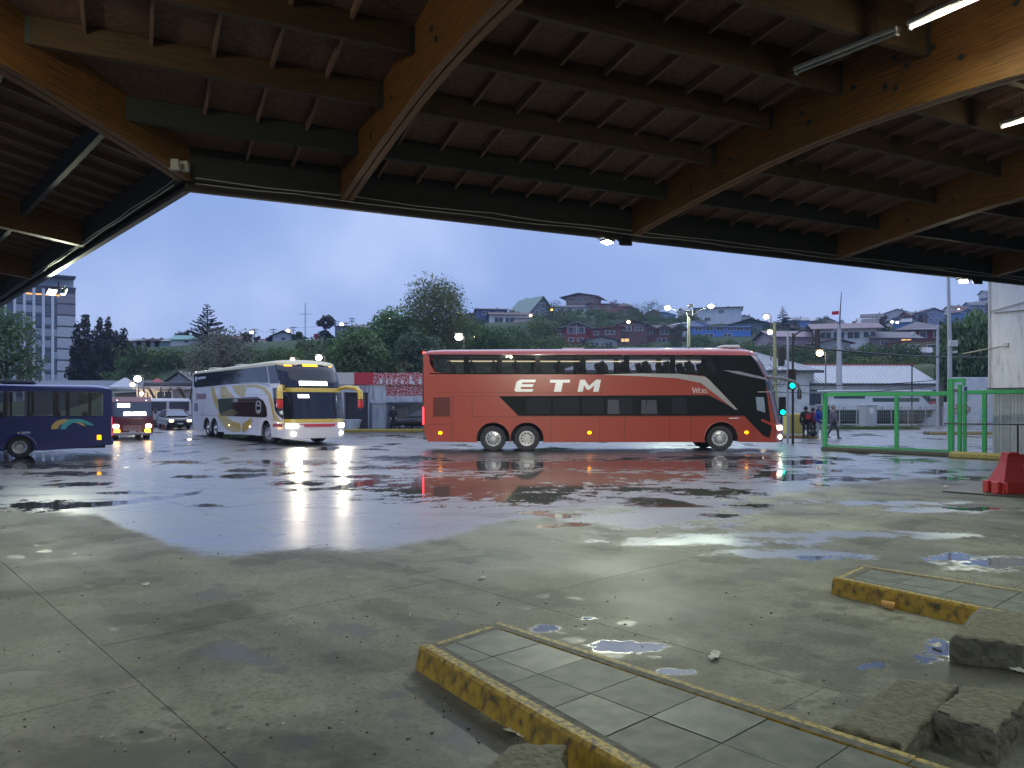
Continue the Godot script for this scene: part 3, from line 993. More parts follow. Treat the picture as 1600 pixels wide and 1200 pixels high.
func build_hill() -> void:
	for e in HILL:
		var dd: float = e[2] * (1.6 if e[0] >= 740 and e[1] < 566 and e[2] < 200 else 1.0)
		var p := P(e[0], e[1], dd)
		ctrl.append(Vector3(p.x, maxf(p.y, 0.0), dd))
	for i in 34:
		var x := -170.0 + i * 11.0
		ctrl.append(Vector3(x, -0.2, 60.0))
		ctrl.append(Vector3(x, -0.2, 70.0 if x < 20 else 74.0))
		ctrl.append(Vector3(x, -0.4, 50.0))
	for e in [[-60, 90], [0, 90], [60, 90], [100, 88], [-60, 120], [0, 120], [60, 120], [105, 110], [-60, 160], [0, 160], [60, 160], [110, 160], [0, 220], [60, 220], [112, 220], [118, 100], [119, 125], [120, 160], [118, 190], [112, 130], [116, 145], [114, 175], [116, 205], [122, 138]]:
		ctrl.append(Vector3((e[0] - 800.0) / 1200.0 * e[1], -0.3, e[1]))
	for i in 10:
		ctrl.append(Vector3(-330.0 + i * 20, -0.3, 150.0 + 20.0 * (i % 3)))
		ctrl.append(Vector3(-100.0 - i * 12, -0.3, 110.0 + (i % 2) * 90))
	var mb := MB.new()
	var nx := 120
	var nd := 74
	var hs := PackedFloat32Array()
	for j in nd + 1:
		for i in nx + 1:
			hs.append(hill_y(-250.0 + i * 5.0, 62.0 + j * 5.0))
	for j in nd + 1:
		for i in nx + 1:
			var k := j * (nx + 1) + i
			var l: float = hs[k - 1] if i > 0 else hs[k]
			var r: float = hs[k + 1] if i < nx else hs[k]
			var u: float = hs[k - nx - 1] if j > 0 else hs[k]
			var dn: float = hs[k + nx + 1] if j < nd else hs[k]
			mb.pv(Vector3(-250.0 + i * 5.0, hs[k], -62.0 - j * 5.0), Vector3(l - r, 10.0, dn - u).normalized())
	for j in nd:
		for i in nx:
			var a := j * (nx + 1) + i
			mb.ix.append_array([a, a + nx + 1, a + 1, a + 1, a + nx + 1, a + nx + 2])
	struct("hillside", mb, texmat(ntex(0.02, [[0.2, 0.03, 0.055, 0.022], [0.5, 0.045, 0.075, 0.03], [0.8, 0.07, 0.095, 0.045]], 80, 5), Vector3.ONE * 0.06, 0.95, true))

func siding(r: float, g: float, b: float) -> StandardMaterial3D:
	var lift := minf(1.4, 0.72 / maxf(r, maxf(g, b)))
	r *= lift; g *= lift; b *= lift
	var t := ntex(0.02, [[0.2, r * 0.88, g * 0.88, b * 0.88], [0.5, r, g, b], [0.8, minf(r * 1.08, 1), minf(g * 1.08, 1), minf(b * 1.08, 1)]], 81 + mats.size(), 4, 256)
	return texmat(t, Vector3(0.2, 0.5, 0.2), 0.75)

# a house: w x depth dp, wall height h, at a surveyed foot; windows as [side, x, y, w, h] in metres from the middle of that side's foot
func house(called: String, label: String, cat: String, foot: Vector3, w: float, dp: float, h: float, yaw: float, roof: String, rise: float, wallm: Material, roofm: Material, wins: Array, group := "houses on the hillside", over := 0.5, lit := []) -> Node3D:
	var t := thing(called, label, cat, foot, yaw, group)
	var mb := MB.new()
	mb.box(Vector3(0, h / 2 - 2.0, 0), Vector3(w, h + 4.0, dp))
	if roof == "gx":   # ridge along x: gables at the ends
		mb.prism(pv2([-dp / 2, h, dp / 2, h, 0, h + rise * dp / (dp + 2 * over)]), -w / 2, w / 2, Transform3D(Basis(Vector3(0, 0, -1), Vector3.UP, Vector3(1, 0, 0)), Vector3.ZERO))
	elif roof == "gz":
		mb.prism(pv2([-w / 2, h, w / 2, h, 0, h + rise * w / (w + 2 * over)]), -dp / 2, dp / 2)
	if group == "houses on the hillside": t.scale = Vector3(1.6, 1.0, 1.6)
	if group == "houses on the left crest": t.scale = Vector3(1.0, 0.7, 1.0)
	part(t, "wall", mb, wallm)
	var rm := MB.new()
	var th := 0.14
	var e0 := h - rise * 2.0 * over / ((dp if roof == "gx" else w) + 2.0 * over) + 0.03
	if roof == "gx":
		for s in [-1, 1]:
			rm.prism(pv2([s * (dp / 2 + over), e0, 0, h + rise, 0, h + rise + th, s * (dp / 2 + over), e0 + th]), -w / 2 - over, w / 2 + over, Transform3D(Basis(Vector3(0, 0, -1), Vector3.UP, Vector3(1, 0, 0)), Vector3.ZERO))
	elif roof == "gz":
		for s in [-1, 1]:
			rm.prism(pv2([s * (w / 2 + over), e0, 0, h + rise, 0, h + rise + th, s * (w / 2 + over), e0 + th]), -dp / 2 - over, dp / 2 + over)
	elif roof == "hip":
		var rl := maxf(w - dp, 0.0)
		rm.frustum_box(Vector3(0, h - 0.05, 0), Vector2(w + 2 * over, dp + 2 * over), Vector2(rl + 0.3, 0.3), rise)
		rm.box(Vector3(0, h - 0.12, 0), Vector3(w + 2 * over - 0.05, 0.16, dp + 2 * over - 0.05))
	elif roof == "shed":
		rm.prism(pv2([-w / 2 - over, h, w / 2 + over, h + rise, w / 2 + over, h + rise + th, -w / 2 - over, h + th]), -dp / 2 - over, dp / 2 + over)
		mb = MB.new()
		mb.prism(pv2([-w / 2, h - 0.01, w / 2, h - 0.01, w / 2, h + rise * 0.97, -w / 2, h + 0.03]), -dp / 2, dp / 2)
		part(t, "upper_wall", mb, wallm)
	else:
		rm.box(Vector3(0, h + 0.08, 0), Vector3(w + 2 * over, 0.2, dp + 2 * over))
	part(t, "roof", rm, roofm)
	if roof in ["gx", "gz", "hip"]:
		part(t, "chimney", b1(Vector3(w * 0.22, h + rise * 0.8, -dp * 0.12), Vector3(0.4, rise * 0.9 + 0.5, 0.5)), mat(0.16, 0.12, 0.11, 0.8))
		part(t, "eave_trim", b1(Vector3(0, h - 0.12, dp / 2 + 0.03), Vector3(w, 0.14, 0.05)), mat(0.5, 0.5, 0.49, 0.7))
	var k := 0
	for q in wins:
		window(t, q, w, dp, lit.has(k))
		k += 1
	return t

func window(t: Node3D, q: Array, w: float, dp: float, lit := false, frame: Material = null) -> void:
	var bs := Basis.IDENTITY
	var o := Vector3(q[1], q[2], dp / 2)
	if q[0] == "l":
		bs = Basis(Vector3.UP, -PI / 2); o = Vector3(-w / 2, q[2], q[1])
	elif q[0] == "r":
		bs = Basis(Vector3.UP, PI / 2); o = Vector3(w / 2, q[2], -q[1])
	var fm := MB.new()
	for e in [[0, q[4] / 2, q[3] + 0.14, 0.1], [0, -q[4] / 2, q[3] + 0.2, 0.1]]:
		fm.box(Vector3(e[0], e[1], 0.03), Vector3(e[2], e[3], 0.09))
	for e in [-1, 0, 1]:
		if e == 0 and q[3] < 1.0: continue
		fm.box(Vector3(e * q[3] / 2, 0, 0.028), Vector3(0.09, q[4] - 0.1, 0.08))
	var f := part(t, "window", fm, frame if frame else mat(0.62, 0.62, 0.6, 0.6))
	f.position = o
	f.basis = bs
	var g: Material = glow(1.0, 0.55, 0.2, 0.9) if lit else mat(0.045, 0.055, 0.07, 0.08)
	part(f, "pane", b1(Vector3(0, 0, 0.012), Vector3(q[3], q[4], 0.02)), g)

func corrugated(w: float, l: float, pitch := 0.4, h := 0.06) -> MB:  # sheet in x (across) and y (up the slope), facing +z
	var mb := MB.new()
	var n := int(w / pitch)
	for i in n:
		var a := -w / 2 + i * pitch
		for e in [[0.0, 0.0, 0.62, 0.0], [0.62, 0.0, 0.72, 1.0], [0.72, 1.0, 0.9, 1.0], [0.9, 1.0, 1.0, 0.0]]:
			mb.quad(Vector3(a + e[0] * pitch, 0, e[1] * h), Vector3(a + e[2] * pitch, 0, e[3] * h), Vector3(a + e[2] * pitch, l, e[3] * h), Vector3(a + e[0] * pitch, l, e[1] * h))
	return mb

func build_background() -> void:
	tower()
	mural_building()
	# long white shed with a corrugated roof, seen through the gate
	var wht := texmat(ntex(0.02, [[0.15, 0.50, 0.50, 0.49], [0.5, 0.60, 0.60, 0.59], [0.85, 0.66, 0.66, 0.65]], 90, 5), Vector3.ONE * 0.12, 0.7)
	var zinc := texmat(ntex(0.03, [[0.2, 0.40, 0.41, 0.43], [0.8, 0.52, 0.53, 0.55]], 91, 4), Vector3(0.3, 0.08, 0.3), 0.38)
	var c := P(1361, 661, 80)
	var t := thing("warehouse", "long white warehouse with pale corrugated roof and red ridge behind the gate", "warehouse", Vector3(c.x, 0, -80), 0.04)
	var mb := MB.new()
	mb.box(Vector3(0, 2.0, -5), Vector3(13.9, 4.0, 10))
	part(t, "wall", mb, wht)
	for k in 2:
		var r := part(t, "roof", corrugated(14.6, 5.9, 0.42, 0.07), zinc)
		r.position = Vector3(0, 3.95, 0.5) if k == 0 else Vector3(0, 3.95, -10.5)
		r.basis = Basis(Vector3.RIGHT, -PI / 2 + 0.375) if k == 0 else Basis(Vector3.UP, PI) * Basis(Vector3.RIGHT, -PI / 2 + 0.375)
	part(t, "ridge_cap", b1(Vector3(0, 6.16, -5), Vector3(14.6, 0.12, 0.3)), mat(0.5, 0.07, 0.06, 0.6))
	part(t, "gutter", b1(Vector3(0, 3.86, 0.45), Vector3(14.6, 0.14, 0.16)), mat(0.06, 0.065, 0.08, 0.6))
	mb = MB.new()
	mb.prism(pv2([-5, 4.0, 5, 4.0, 0, 6.05]), -6.95, 6.95, Transform3D(Basis(Vector3(0, 0, -1), Vector3.UP, Vector3(1, 0, 0)), Vector3(0, 0, -5)))
	part(t, "gable", mb, wht)
	for k in 9:
		window(t, ["f", -5.9 + k * 1.45, 2.3, 1.1, 1.1], 13.9, 0.0, false, mat(0.08, 0.09, 0.1, 0.6))
	part(t, "wall_band", b1(Vector3(0, 3.2, 0.03), Vector3(13.8, 0.2, 0.06)), mat(0.1, 0.11, 0.13, 0.6))
	# hipped grey shed behind the red coach
	var hip := thing("depot_shed", "grey hipped depot roof showing behind the red coach", "shed", P(1060, 640, 84) * Vector3(1, 0, 1), 0.0)
	part(hip, "wall", b1(Vector3(0, 2.6, 0), Vector3(24, 5.2, 12)), wht)
	mb = MB.new()
	mb.frustum_box(Vector3(0, 5.2, 0), Vector2(26.5, 13.5), Vector2(13, 0.4), 2.75)
	part(hip, "roof", mb, zinc)
	for k in 40:
		var u := -13.0 + k * 0.66
		var top := clampf(u * 0.52, -6.4, 6.4)
		var rb := MB.new()
		rb.cyl(Vector3(u, 5.24, 6.75), Vector3(top, 7.98, 0.2), 0.035, 0.035, 4, false)
		part(hip, "roof_rib", rb, zinc)
	part(hip, "fascia", b1(Vector3(0, 5.1, 6.7), Vector3(26.4, 0.28, 0.1)), mat(0.07, 0.07, 0.08, 0.6))
	# white walls between the sheds
	tag(struct_thing("yard_wall", cb1(P(1245, 655, 82) * Vector3(1, 0, 1) + Vector3(0, 2.6, 0), Vector3(2.2, 5.2, 4), 0.05), wht), "white gable wall behind the traffic lights left of the warehouse", "wall")
	tag(struct_thing("mural_wall", cb1(P(1478, 655, 66) * Vector3(1, 0, 1) + Vector3(0.2, 1.0, 0), Vector3(5.2, 2.0, 0.2), 0.02), wht), "low white wall with red and black graffiti beyond the gate", "wall")
	graffiti()
	tag(struct_thing("tall_white_wall", cb1(P(1520, 650, 74) * Vector3(1, 0, 1) + Vector3(0.4, 2.2, 0), Vector3(5.0, 4.4, 0.3), 0.03), wht), "white wall under the willow right of the green gate post", "wall")
	hill_houses()
	boat()
	white_block()
	left_market()

func struct_thing(called: String, mb: Variant, m: Material) -> MeshInstance3D:
	return part(self, called, mb, m)

func graffiti() -> void:
	var w := get_node("mural_wall")
	var z := -66.0 + 0.104
	var o := P(1458, 638, 66)
	for e in [[0.0, 0.0, 0.85, 0.6, 0.05, 0.05, 0.05], [0.0, 0.0, 0.62, 0.42, 0.55, 0.06, 0.05]]:
		var mb := MB.new()
		for k in 26:
			var a := -0.6 + k * 0.19
			var b := a + 0.21
			var r0: float = e[3]
			var r1: float = e[2]
			mb.quad(o + Vector3(cos(a) * r0, sin(a) * r0, 0.105 + e[4] * 0.01), o + Vector3(cos(a) * r1, sin(a) * r1, 0.105 + e[4] * 0.01), o + Vector3(cos(b) * r1, sin(b) * r1, 0.105 + e[4] * 0.01), o + Vector3(cos(b) * r0, sin(b) * r0, 0.105 + e[4] * 0.01))
		part(w, "painted_mark", mb, mat(e[4], e[5], e[6], 0.7))
	for k in 5:
		var mb := MB.new()
		var a := k * TAU / 5 + 0.3
		mb.cyl(o + Vector3(cos(a) * 0.1, sin(a) * 0.1, 0.11), o + Vector3(cos(a) * 0.38, sin(a) * 0.38, 0.11), 0.06, 0.04, 6)
		part(w, "painted_mark", mb, mat(0.5, 0.06, 0.05, 0.7))
	for k in 5:
		var pts := []
		var rad := []
		for i in 7:
			pts.append(P(1492 + k * 5 + 3 * sin(i * 1.3 + k), 632 + i * 2.6, 66) + Vector3(0, 0, 0.12)); rad.append(0.05)
		var mb := MB.new()
		mb.tube(pts, rad, 5)
		part(w, "painted_mark", mb, mat(0.12, 0.07, 0.05, 0.7) if k % 2 else mat(0.4, 0.12, 0.05, 0.7))

func tower() -> void:
	var d := 230.0
	var r := P(118, 630, d)
	var l := P(-150, 630, d)
	var w := (r.x - l.x) * 1.0
	var t := thing("tower_block", "grey office tower with vertical white fins beyond the blue bus", "building", Vector3(r.x, 0, -d) - Basis(Vector3.UP, 0.6) * Vector3(w / 2, 0, 0), 0.6)
	var top := EYE + (630 - 452) / 1200.0 * d
	var dark := mat(0.05, 0.055, 0.07, 0.5)
	part(t, "wall", b1(Vector3(0, top / 2, -9), Vector3(w, top, 18)), dark)
	var fl := 10
	var fh := (top - 2.6) / fl
	var pm := texmat(ntex(0.02, [[0.2, 0.46, 0.46, 0.49], [0.8, 0.55, 0.55, 0.58]], 93), Vector3.ONE * 0.1, 0.5)
	for k in fl:
		var m: Material = pm if k < 8 else mat(0.26, 0.23, 0.26, 0.5)
		part(t, "panel", cb1(Vector3(w / 2 - 2.4, 2.6 + fh * (k + 0.5) - 1.3, 0.12), Vector3(4.7, fh - 0.45, 0.24), 0.05), m)
		part(t, "floor_band", b1(Vector3(-2.4, 2.6 + fh * k - 1.3, 0.06), Vector3(w - 5.0, 0.4, 0.12)), mat(0.15, 0.15, 0.18, 0.6))
	var n := 20
	for i in n:
		var x := w / 2 - 5.9 - i * 2.35
		part(t, "fin", b1(Vector3(x, top / 2, 0.25), Vector3(0.7, top - 1.0, 0.6)), mat(0.68, 0.70, 0.74, 0.6))
		if i > 12: continue
		for k in fl:
			var warm := k == fl - 1 and i < 4
			var wn := part(t, "window", b1(Vector3(x + 1.17, 2.6 + fh * (k + 0.42) - 1.3, 0.05), Vector3(1.55, fh * 0.62, 0.1)), mat(0.09, 0.11, 0.15, 0.1) if rng.randf() < 0.6 else mat(0.34, 0.38, 0.44, 0.15))
			if warm:
				part(wn, "lamp_strip", b1(Vector3(x + 1.17, 2.6 + fh * (k + 0.72) - 1.3, 0.3), Vector3(1.5, 0.35, 0.08)), glow(1.0, 0.42, 0.1, 1.6))
	# open rooftop storey with a braced frame
	var y0 := top
	part(t, "roof_slab", b1(Vector3(0, y0 + 0.2, -9), Vector3(w + 0.3, 0.5, 18.3)), mat(0.05, 0.05, 0.08, 0.6))
	part(t, "roof_screen", b1(Vector3(w / 2 - 5.0, y0 + 2.0, -6), Vector3(10, 3.1, 0.2)), mat(0.55, 0.63, 0.7, 0.5))
	part(t, "roof_beam", b1(Vector3(0, y0 + 3.7, -3), Vector3(w + 0.3, 0.45, 6)), mat(0.05, 0.05, 0.08, 0.6))
	for k in 6:
		for s in [-1, 1]:
			part(t, "roof_brace", c1(Vector3(w / 2 - 13.0 - k * 5.2, y0 + 0.4, -0.3), Vector3(w / 2 - 13.0 - k * 5.2 + s * 2.2, y0 + 3.6, -0.3), 0.25, 0.25, 6), mat(0.05, 0.05, 0.1, 0.6))

func mural_building() -> void:
	var d := 54.0
	var l := P(505, 672, d)
	var r := P(700, 672, d)
	var w := r.x - l.x
	var t := thing("workshop", "low white workshop with peeling red painted fascia between the coaches", "building", Vector3((l.x + r.x) / 2, 0, -d), 0.0)
	var wm := texmat(ntex(0.02, [[0.12, 0.38, 0.39, 0.42], [0.5, 0.52, 0.53, 0.56], [0.85, 0.6, 0.61, 0.64]], 95, 6), Vector3(0.2, 0.06, 0.2), 0.8)
	var red := texmat(ntex(0.022, [[0.3, 0.36, 0.03, 0.04], [0.55, 0.44, 0.05, 0.06], [0.60, 0.62, 0.6, 0.6]], 96, 6), Vector3(0.5, 0.9, 0.5), 0.75)
	var solid := mat(0.48, 0.03, 0.05, 0.6)
	var X := func(px): return (px - 800.0) / 1200.0 * d - (l.x + r.x) / 2
	var Y := func(py): return EYE + (630.0 - py) / 1200.0 * d
	var bx := func(nm: String, x0: float, x1: float, ya: float, yb: float, z: float, th: float, m: Material) -> MeshInstance3D:
		return part(t, nm, b1(Vector3((X.call(x0) + X.call(x1)) / 2, (Y.call(ya) + Y.call(yb)) / 2, z - th / 2), Vector3(X.call(x1) - X.call(x0), Y.call(ya) - Y.call(yb), th)), m)
	bx.call("wall", 575, 603, 676, 602, 0.0, 6.0, wm)
	bx.call("wall", 575, 603, 602, 600, -0.02, 6.0, wm)
	bx.call("wall", 505, 537, 676, 602, 0.0, 6.0, wm)
	bx.call("door_lintel", 537, 575, 613, 602, 0.0, 5.9, wm)
	bx.call("door", 537, 575, 676, 613, -0.6, 0.1, mat(0.06, 0.055, 0.065, 0.6))
	bx.call("fascia", 505, 554, 601, 582, 0.12, 0.5, mat(0.6, 0.55, 0.5, 0.7))
	bx.call("fascia", 554, 584, 601, 582, 0.14, 0.5, solid)
	bx.call("fascia", 584, 720, 601, 582.5, 0.12, 0.5, red)
	bx.call("upper_wall", 601, 720, 619, 601, -0.05, 0.4, red)
	bx.call("lower_band", 601, 720, 628.5, 619, -0.03, 0.4, wm)
	bx.call("back_wall", 603, 720, 676, 628.5, -2.6, 0.2, wm)
	bx.call("roof", 505, 720, 602, 599, -0.5, 6.0, mat(0.2, 0.2, 0.22, 0.8))
	for e in [[594, 598], [604, 606.5], [611, 613.5], [618, 620]]:
		bx.call("fascia_letter", e[0], e[1], 600, 592, 0.15, 0.03, mat(0.62, 0.62, 0.63, 0.7))
	for e in [[627, 631, 594], [640, 644, 588], [644, 648, 596], [655, 659, 592]]:
		bx.call("fascia_letter", e[0], e[1], 600, e[2], 0.15, 0.03, mat(0.6, 0.6, 0.62, 0.7))
	for px in [580, 609.5, 644]:
		bx.call("post", px - 1.6, px + 1.6, 676, 629, 0.3, 0.16, mat(0.09, 0.1, 0.12, 0.7))
	bx.call("rail", 580, 720, 632, 630.5, 0.3, 0.1, mat(0.1, 0.1, 0.12, 0.7))
	for k in 4:
		var px := 563 + k * 6.5
		bx.call("drain_stain", px, px + 1.2, 640 - k * 5, 604, 0.012, 0.02, mat(0.16, 0.16, 0.18, 0.9))
	# ramp block, kerb and grass in front
	var rp := MB.new()
	rp.prism(pv2([X.call(530), -0.05, X.call(562), -0.05, X.call(568), Y.call(655), X.call(535), Y.call(655)]), 0.6, 1.6)
	part(t, "ramp_block", rp, wm)
	tag(struct_thing("yellow_kerb", cb1(Vector3(P(650, 680, 51).x, 0.08, -51.0), Vector3(10.0, 0.2, 0.3), 0.03), mat(0.42, 0.3, 0.05, 0.7)), "yellow kerb with a grass verge in front of the workshop", "kerb")
	var gr := grass(P(560, 0, 52).x, P(760, 0, 52).x, 51.2, 53.4, 0.16, 1500, 12)
	gr.name = "grass_verge"
	tag(gr, "strip of green grass along the yellow kerb by the workshop", "grass", "", "stuff")

func grass(x0: float, x1: float, d0: float, d1: float, h: float, n: int, sd: int) -> MultiMeshInstance3D:
	var mb := MB.new()
	var r := RandomNumberGenerator.new()
	r.seed = sd
	for k in 7:
		var a := r.randf() * TAU
		var q := Vector3(cos(a), 0, sin(a))
		var o := Vector3(r.randf_range(-0.06, 0.06), 0, r.randf_range(-0.06, 0.06))
		mb.tri(o - q * 0.012, o + q * 0.012, o + Vector3(r.randf_range(-0.4, 0.4), 1, r.randf_range(-0.4, 0.4)) * h * r.randf_range(0.5, 1.1))
	var mm := MultiMesh.new()
	mm.transform_format = MultiMesh.TRANSFORM_3D
	mm.mesh = mb.mesh()
	mm.instance_count = n
	for i in n:
		mm.set_instance_transform(i, Transform3D(Basis(Vector3.UP, r.randf() * TAU).scaled(Vector3.ONE * r.randf_range(0.7, 1.5)), Vector3(r.randf_range(x0, x1), -0.02, -r.randf_range(d0, d1))))
	var o := MultiMeshInstance3D.new()
	o.name = "grass"
	o.multimesh = mm
	o.material_override = mat(0.06, 0.12, 0.025, 0.8)
	add_child(o, true)
	return o

func hill_houses() -> void:
	var rust := mat(0.11, 0.06, 0.06, 0.7)
	var slate := mat(0.10, 0.10, 0.115, 0.6)
	var tin := mat(0.32, 0.33, 0.36, 0.45, 0.2)
	var wh := siding(0.55, 0.55, 0.55)
	var F := func(px: float, py: float, d: float) -> Vector3: return P(px, py, d * (1.6 if px > 700 else 1.0))
	# middle hill
	house("hill_house", "blue timber house with two upper windows beside the large pale tree", "house", F.call(768, 508, 150), 5.6, 5, 4.4, 0.15, "gx", 0.7, siding(0.05, 0.07, 0.22), slate, [["f", -1.5, 3.2, 1.3, 1.1], ["f", 1.2, 3.2, 1.3, 1.1]])
	house("hill_house", "small olive shed house half hidden by the large pale tree", "house", F.call(742, 508, 156), 3.2, 4, 3.2, 0.1, "shed", 0.4, siding(0.09, 0.09, 0.06), slate, [["f", 0.6, 2.2, 0.7, 0.7]])
	var wt := house("hill_house", "white house with a tall glazed front and dark terrace", "house", F.call(797, 518, 145), 7.6, 5, 4.6, 0.12, "gx", 1.0, wh, rust, [["f", -2.4, 2.7, 1.6, 2.2], ["f", -0.4, 2.7, 1.6, 2.2], ["f", 2.0, 3.2, 1.1, 1.0]])
	part(wt, "terrace", b1(Vector3(-0.6, 0.0, 4.0), Vector3(8.4, 1.5, 3.2)), mat(0.035, 0.035, 0.05, 0.8))
	for k in 12:
		part(wt, "terrace_rail", b1(Vector3(-4.6 + k * 0.72, 1.15, 5.55), Vector3(0.06, 0.9, 0.06)), mat(0.04, 0.04, 0.05, 0.8))
	var pk := house("hill_house", "pale pink flat house on white stilts below the green gable", "house", F.call(818, 520, 138), 3.6, 5, 3.6, 0.1, "flat", 0.0, siding(0.5, 0.38, 0.34), slate, [["f", 0.6, 0.9, 0.8, 0.8]], "houses on the hillside", 0.2)
	for k in 3:
		part(pk, "stilt", b1(Vector3(-1.7 + k * 1.7, -1.6, 2.7), Vector3(0.22, 3.0, 0.22)), mat(0.55, 0.55, 0.56, 0.7))
	part(pk, "stilt_beam", b1(Vector3(0, -0.1, 2.7), Vector3(3.9, 0.25, 0.25)), mat(0.55, 0.55, 0.56, 0.7))
	# A-frame with the green roof
	var af := thing("hill_house", "steep gabled house with a green metal roof on the crest", "house", F.call(836, 494, 170), 0.62, "houses on the hillside")
	af.scale = Vector3(1.6, 1.25, 1.6)
	var mb := MB.new()
	mb.prism(pv2([-3.6, -3, 3.6, -3, 3.6, 0.2, 0, 5.0, -3.6, 0.2]), -5.5, 2.5)
	part(af, "wall", mb, siding(0.14, 0.14, 0.15))
	mb = MB.new()
	for s in [-1, 1]:
		mb.prism(pv2([s * 4.2, -0.5, 0, 5.05, 0, 5.35, s * 4.45, -0.4]), -6.0, 3.1)
	part(af, "roof", mb, mat(0.10, 0.19, 0.17, 0.45))
	window(af, ["f", 0, 2.6, 1.2, 1.3], 7, 5.0)
	window(af, ["f", -1.3, 0.7, 1.2, 1.0], 7, 5.0)
	window(af, ["f", 1.3, 0.7, 1.2, 1.0], 7, 5.0)
	part(af, "dormer", b1(Vector3(2.9, 2.0, -3.5), Vector3(2.6, 2.0, 3.0)), siding(0.2, 0.1, 0.06))
	part(af, "chimney", b1(Vector3(1.2, 4.6, -4.6), Vector3(0.6, 2.4, 0.6)), mat(0.15, 0.1, 0.09, 0.8))
	# big house with low pitched roof
	house("hill_house", "two storey house with wide low roof and dark upper windows on the crest", "house", F.call(912, 490, 180), 6.6, 7, 5.6, -0.35, "gz", 1.1, siding(0.22, 0.15, 0.13), slate, [["f", -2.0, 4.5, 1.2, 1.1], ["f", -0.2, 4.5, 1.2, 1.1], ["f", 1.6, 4.5, 1.2, 1.1]], "houses on the hillside", 1.3)
	house("hill_house", "white bungalow below the wide low roofed house", "house", F.call(893, 494, 172), 8.6, 5, 2.7, 0.0, "gx", 1.0, wh, slate, [["f", -2.6, 1.5, 1.2, 1.2], ["f", -0.6, 1.5, 0.9, 1.6], ["f", 1.8, 1.5, 1.4, 1.2]])
	house("hill_house", "red brown house beside the bare tree on the crest", "house", F.call(938, 492, 172), 5.6, 5, 3.6, 0.1, "shed", -0.6, siding(0.26, 0.10, 0.085), slate, [["f", -1.5, 2.3, 1.2, 1.0], ["f", 1.2, 2.3, 1.0, 0.9]])
	# red row just above the coach roof
	house("hill_house", "small dark red house with one square window above the coach roof", "house", F.call(875, 545, 118), 2.6, 4, 4.3, 0.0, "gz", 0.6, siding(0.17, 0.035, 0.035), tin, [["f", 0.0, 3.0, 1.0, 0.9]])
	var rh := house("hill_house", "dark red gabled house with tall white framed windows above the coach", "house", F.call(897, 545, 117), 3.2, 5, 5.0, 0.05, "gz", 1.0, siding(0.18, 0.035, 0.035), tin, [["f", -0.8, 4.2, 0.9, 1.7], ["f", 0.75, 4.2, 0.9, 1.4], ["f", -0.8, 1.9, 0.8, 0.8], ["f", 0.6, 1.9, 0.8, 0.8]])
	part(rh, "gable_post", b1(Vector3(0, 4.4, 2.56), Vector3(0.14, 2.6, 0.1)), mat(0.6, 0.6, 0.6, 0.7))
	house("hill_house", "dark red house wing joining the red gabled house", "house", F.call(913, 545, 117.5), 2.2, 4, 4.4, 0.05, "shed", 0.35, siding(0.17, 0.03, 0.03), tin, [["f", 0.0, 1.9, 0.7, 0.8]])
	house("hill_house", "red roofed brown house with a wide white window and low gable porch", "house", F.call(943, 543, 118), 5.2, 5, 4.2, -0.1, "shed", 0.5, siding(0.13, 0.055, 0.055), mat(0.3, 0.10, 0.11, 0.6), [["f", 0.9, 3.3, 1.4, 0.9], ["f", -1.5, 3.2, 1.4, 0.9], ["f", 0.0, 1.6, 2.6, 0.8]])
	house("hill_house", "low dark gable porch house between the red houses", "house", F.call(938, 546, 114), 4.6, 3, 2.0, 0.0, "gz", 0.9, siding(0.35, 0.3, 0.3), rust, [["f", -1.0, 1.1, 1.2, 0.9], ["f", 1.0, 1.1, 1.2, 0.9]])
	# maroon terrace with zigzag gables
	var mr := house("hill_house", "long maroon terrace house with three zigzag gables", "house", F.call(1022, 540, 124), 8.4, 6, 4.0, -0.12, "gx", 1.2, siding(0.15, 0.05, 0.055), mat(0.085, 0.08, 0.085, 0.8), [["f", -3.2, 3.1, 1.5, 1.3], ["f", -0.9, 3.1, 1.0, 1.2], ["f", 1.4, 3.0, 1.2, 1.2], ["f", 3.3, 3.0, 0.8, 1.0], ["f", -2.2, 0.9, 1.6, 1.0], ["f", 1.0, 0.9, 1.4, 1.0]])
	for k in 3:
		mb = MB.new()
		mb.prism(pv2([-1.5, 3.6, 1.5, 3.6, 0, 4.9]), 0.0, 3.4, Transform3D(Basis.IDENTITY, Vector3(-0.9 + k * 2.3, 0, 0.2)))
		part(mr, "gable", mb, mat(0.10, 0.06, 0.06, 0.8))
	house("hill_house", "dark maroon house with a lit orange doorway under the street lamp", "house", F.call(985, 543, 120), 4.2, 5, 5.4, 0.0, "gz", 1.0, siding(0.12, 0.06, 0.06), slate, [["f", -0.9, 4.3, 1.3, 1.0], ["f", 0.9, 4.3, 1.2, 0.9], ["f", -1.3, 1.5, 1.4, 0.8]], "houses on the hillside", 0.5, [2])
	# blue long building and neighbours
	house("hill_house", "long bright blue two storey building with a pale roof", "house", F.call(1124, 531, 132), 9.6, 6, 3.3, -0.16, "shed", -0.5, siding(0.10, 0.24, 0.62), tin, [["f", -3.7, 2.6, 1.2, 0.8], ["f", -1.9, 2.6, 1.2, 0.8], ["f", -0.2, 2.55, 1.2, 0.8], ["f", 1.5, 2.5, 1.0, 0.8], ["f", 3.0, 2.45, 1.0, 0.8], ["f", 4.2, 2.4, 0.5, 1.0], ["f", -2.0, 0.9, 1.4, 0.7], ["f", 1.0, 0.9, 1.4, 0.7]])
	house("hill_house", "white gable end house left of the bright blue building", "house", F.call(1072, 536, 136), 4.6, 5, 5.0, 0.5, "gz", 0.8, siding(0.42, 0.44, 0.5), tin, [["f", 0.8, 3.6, 0.8, 0.9]])
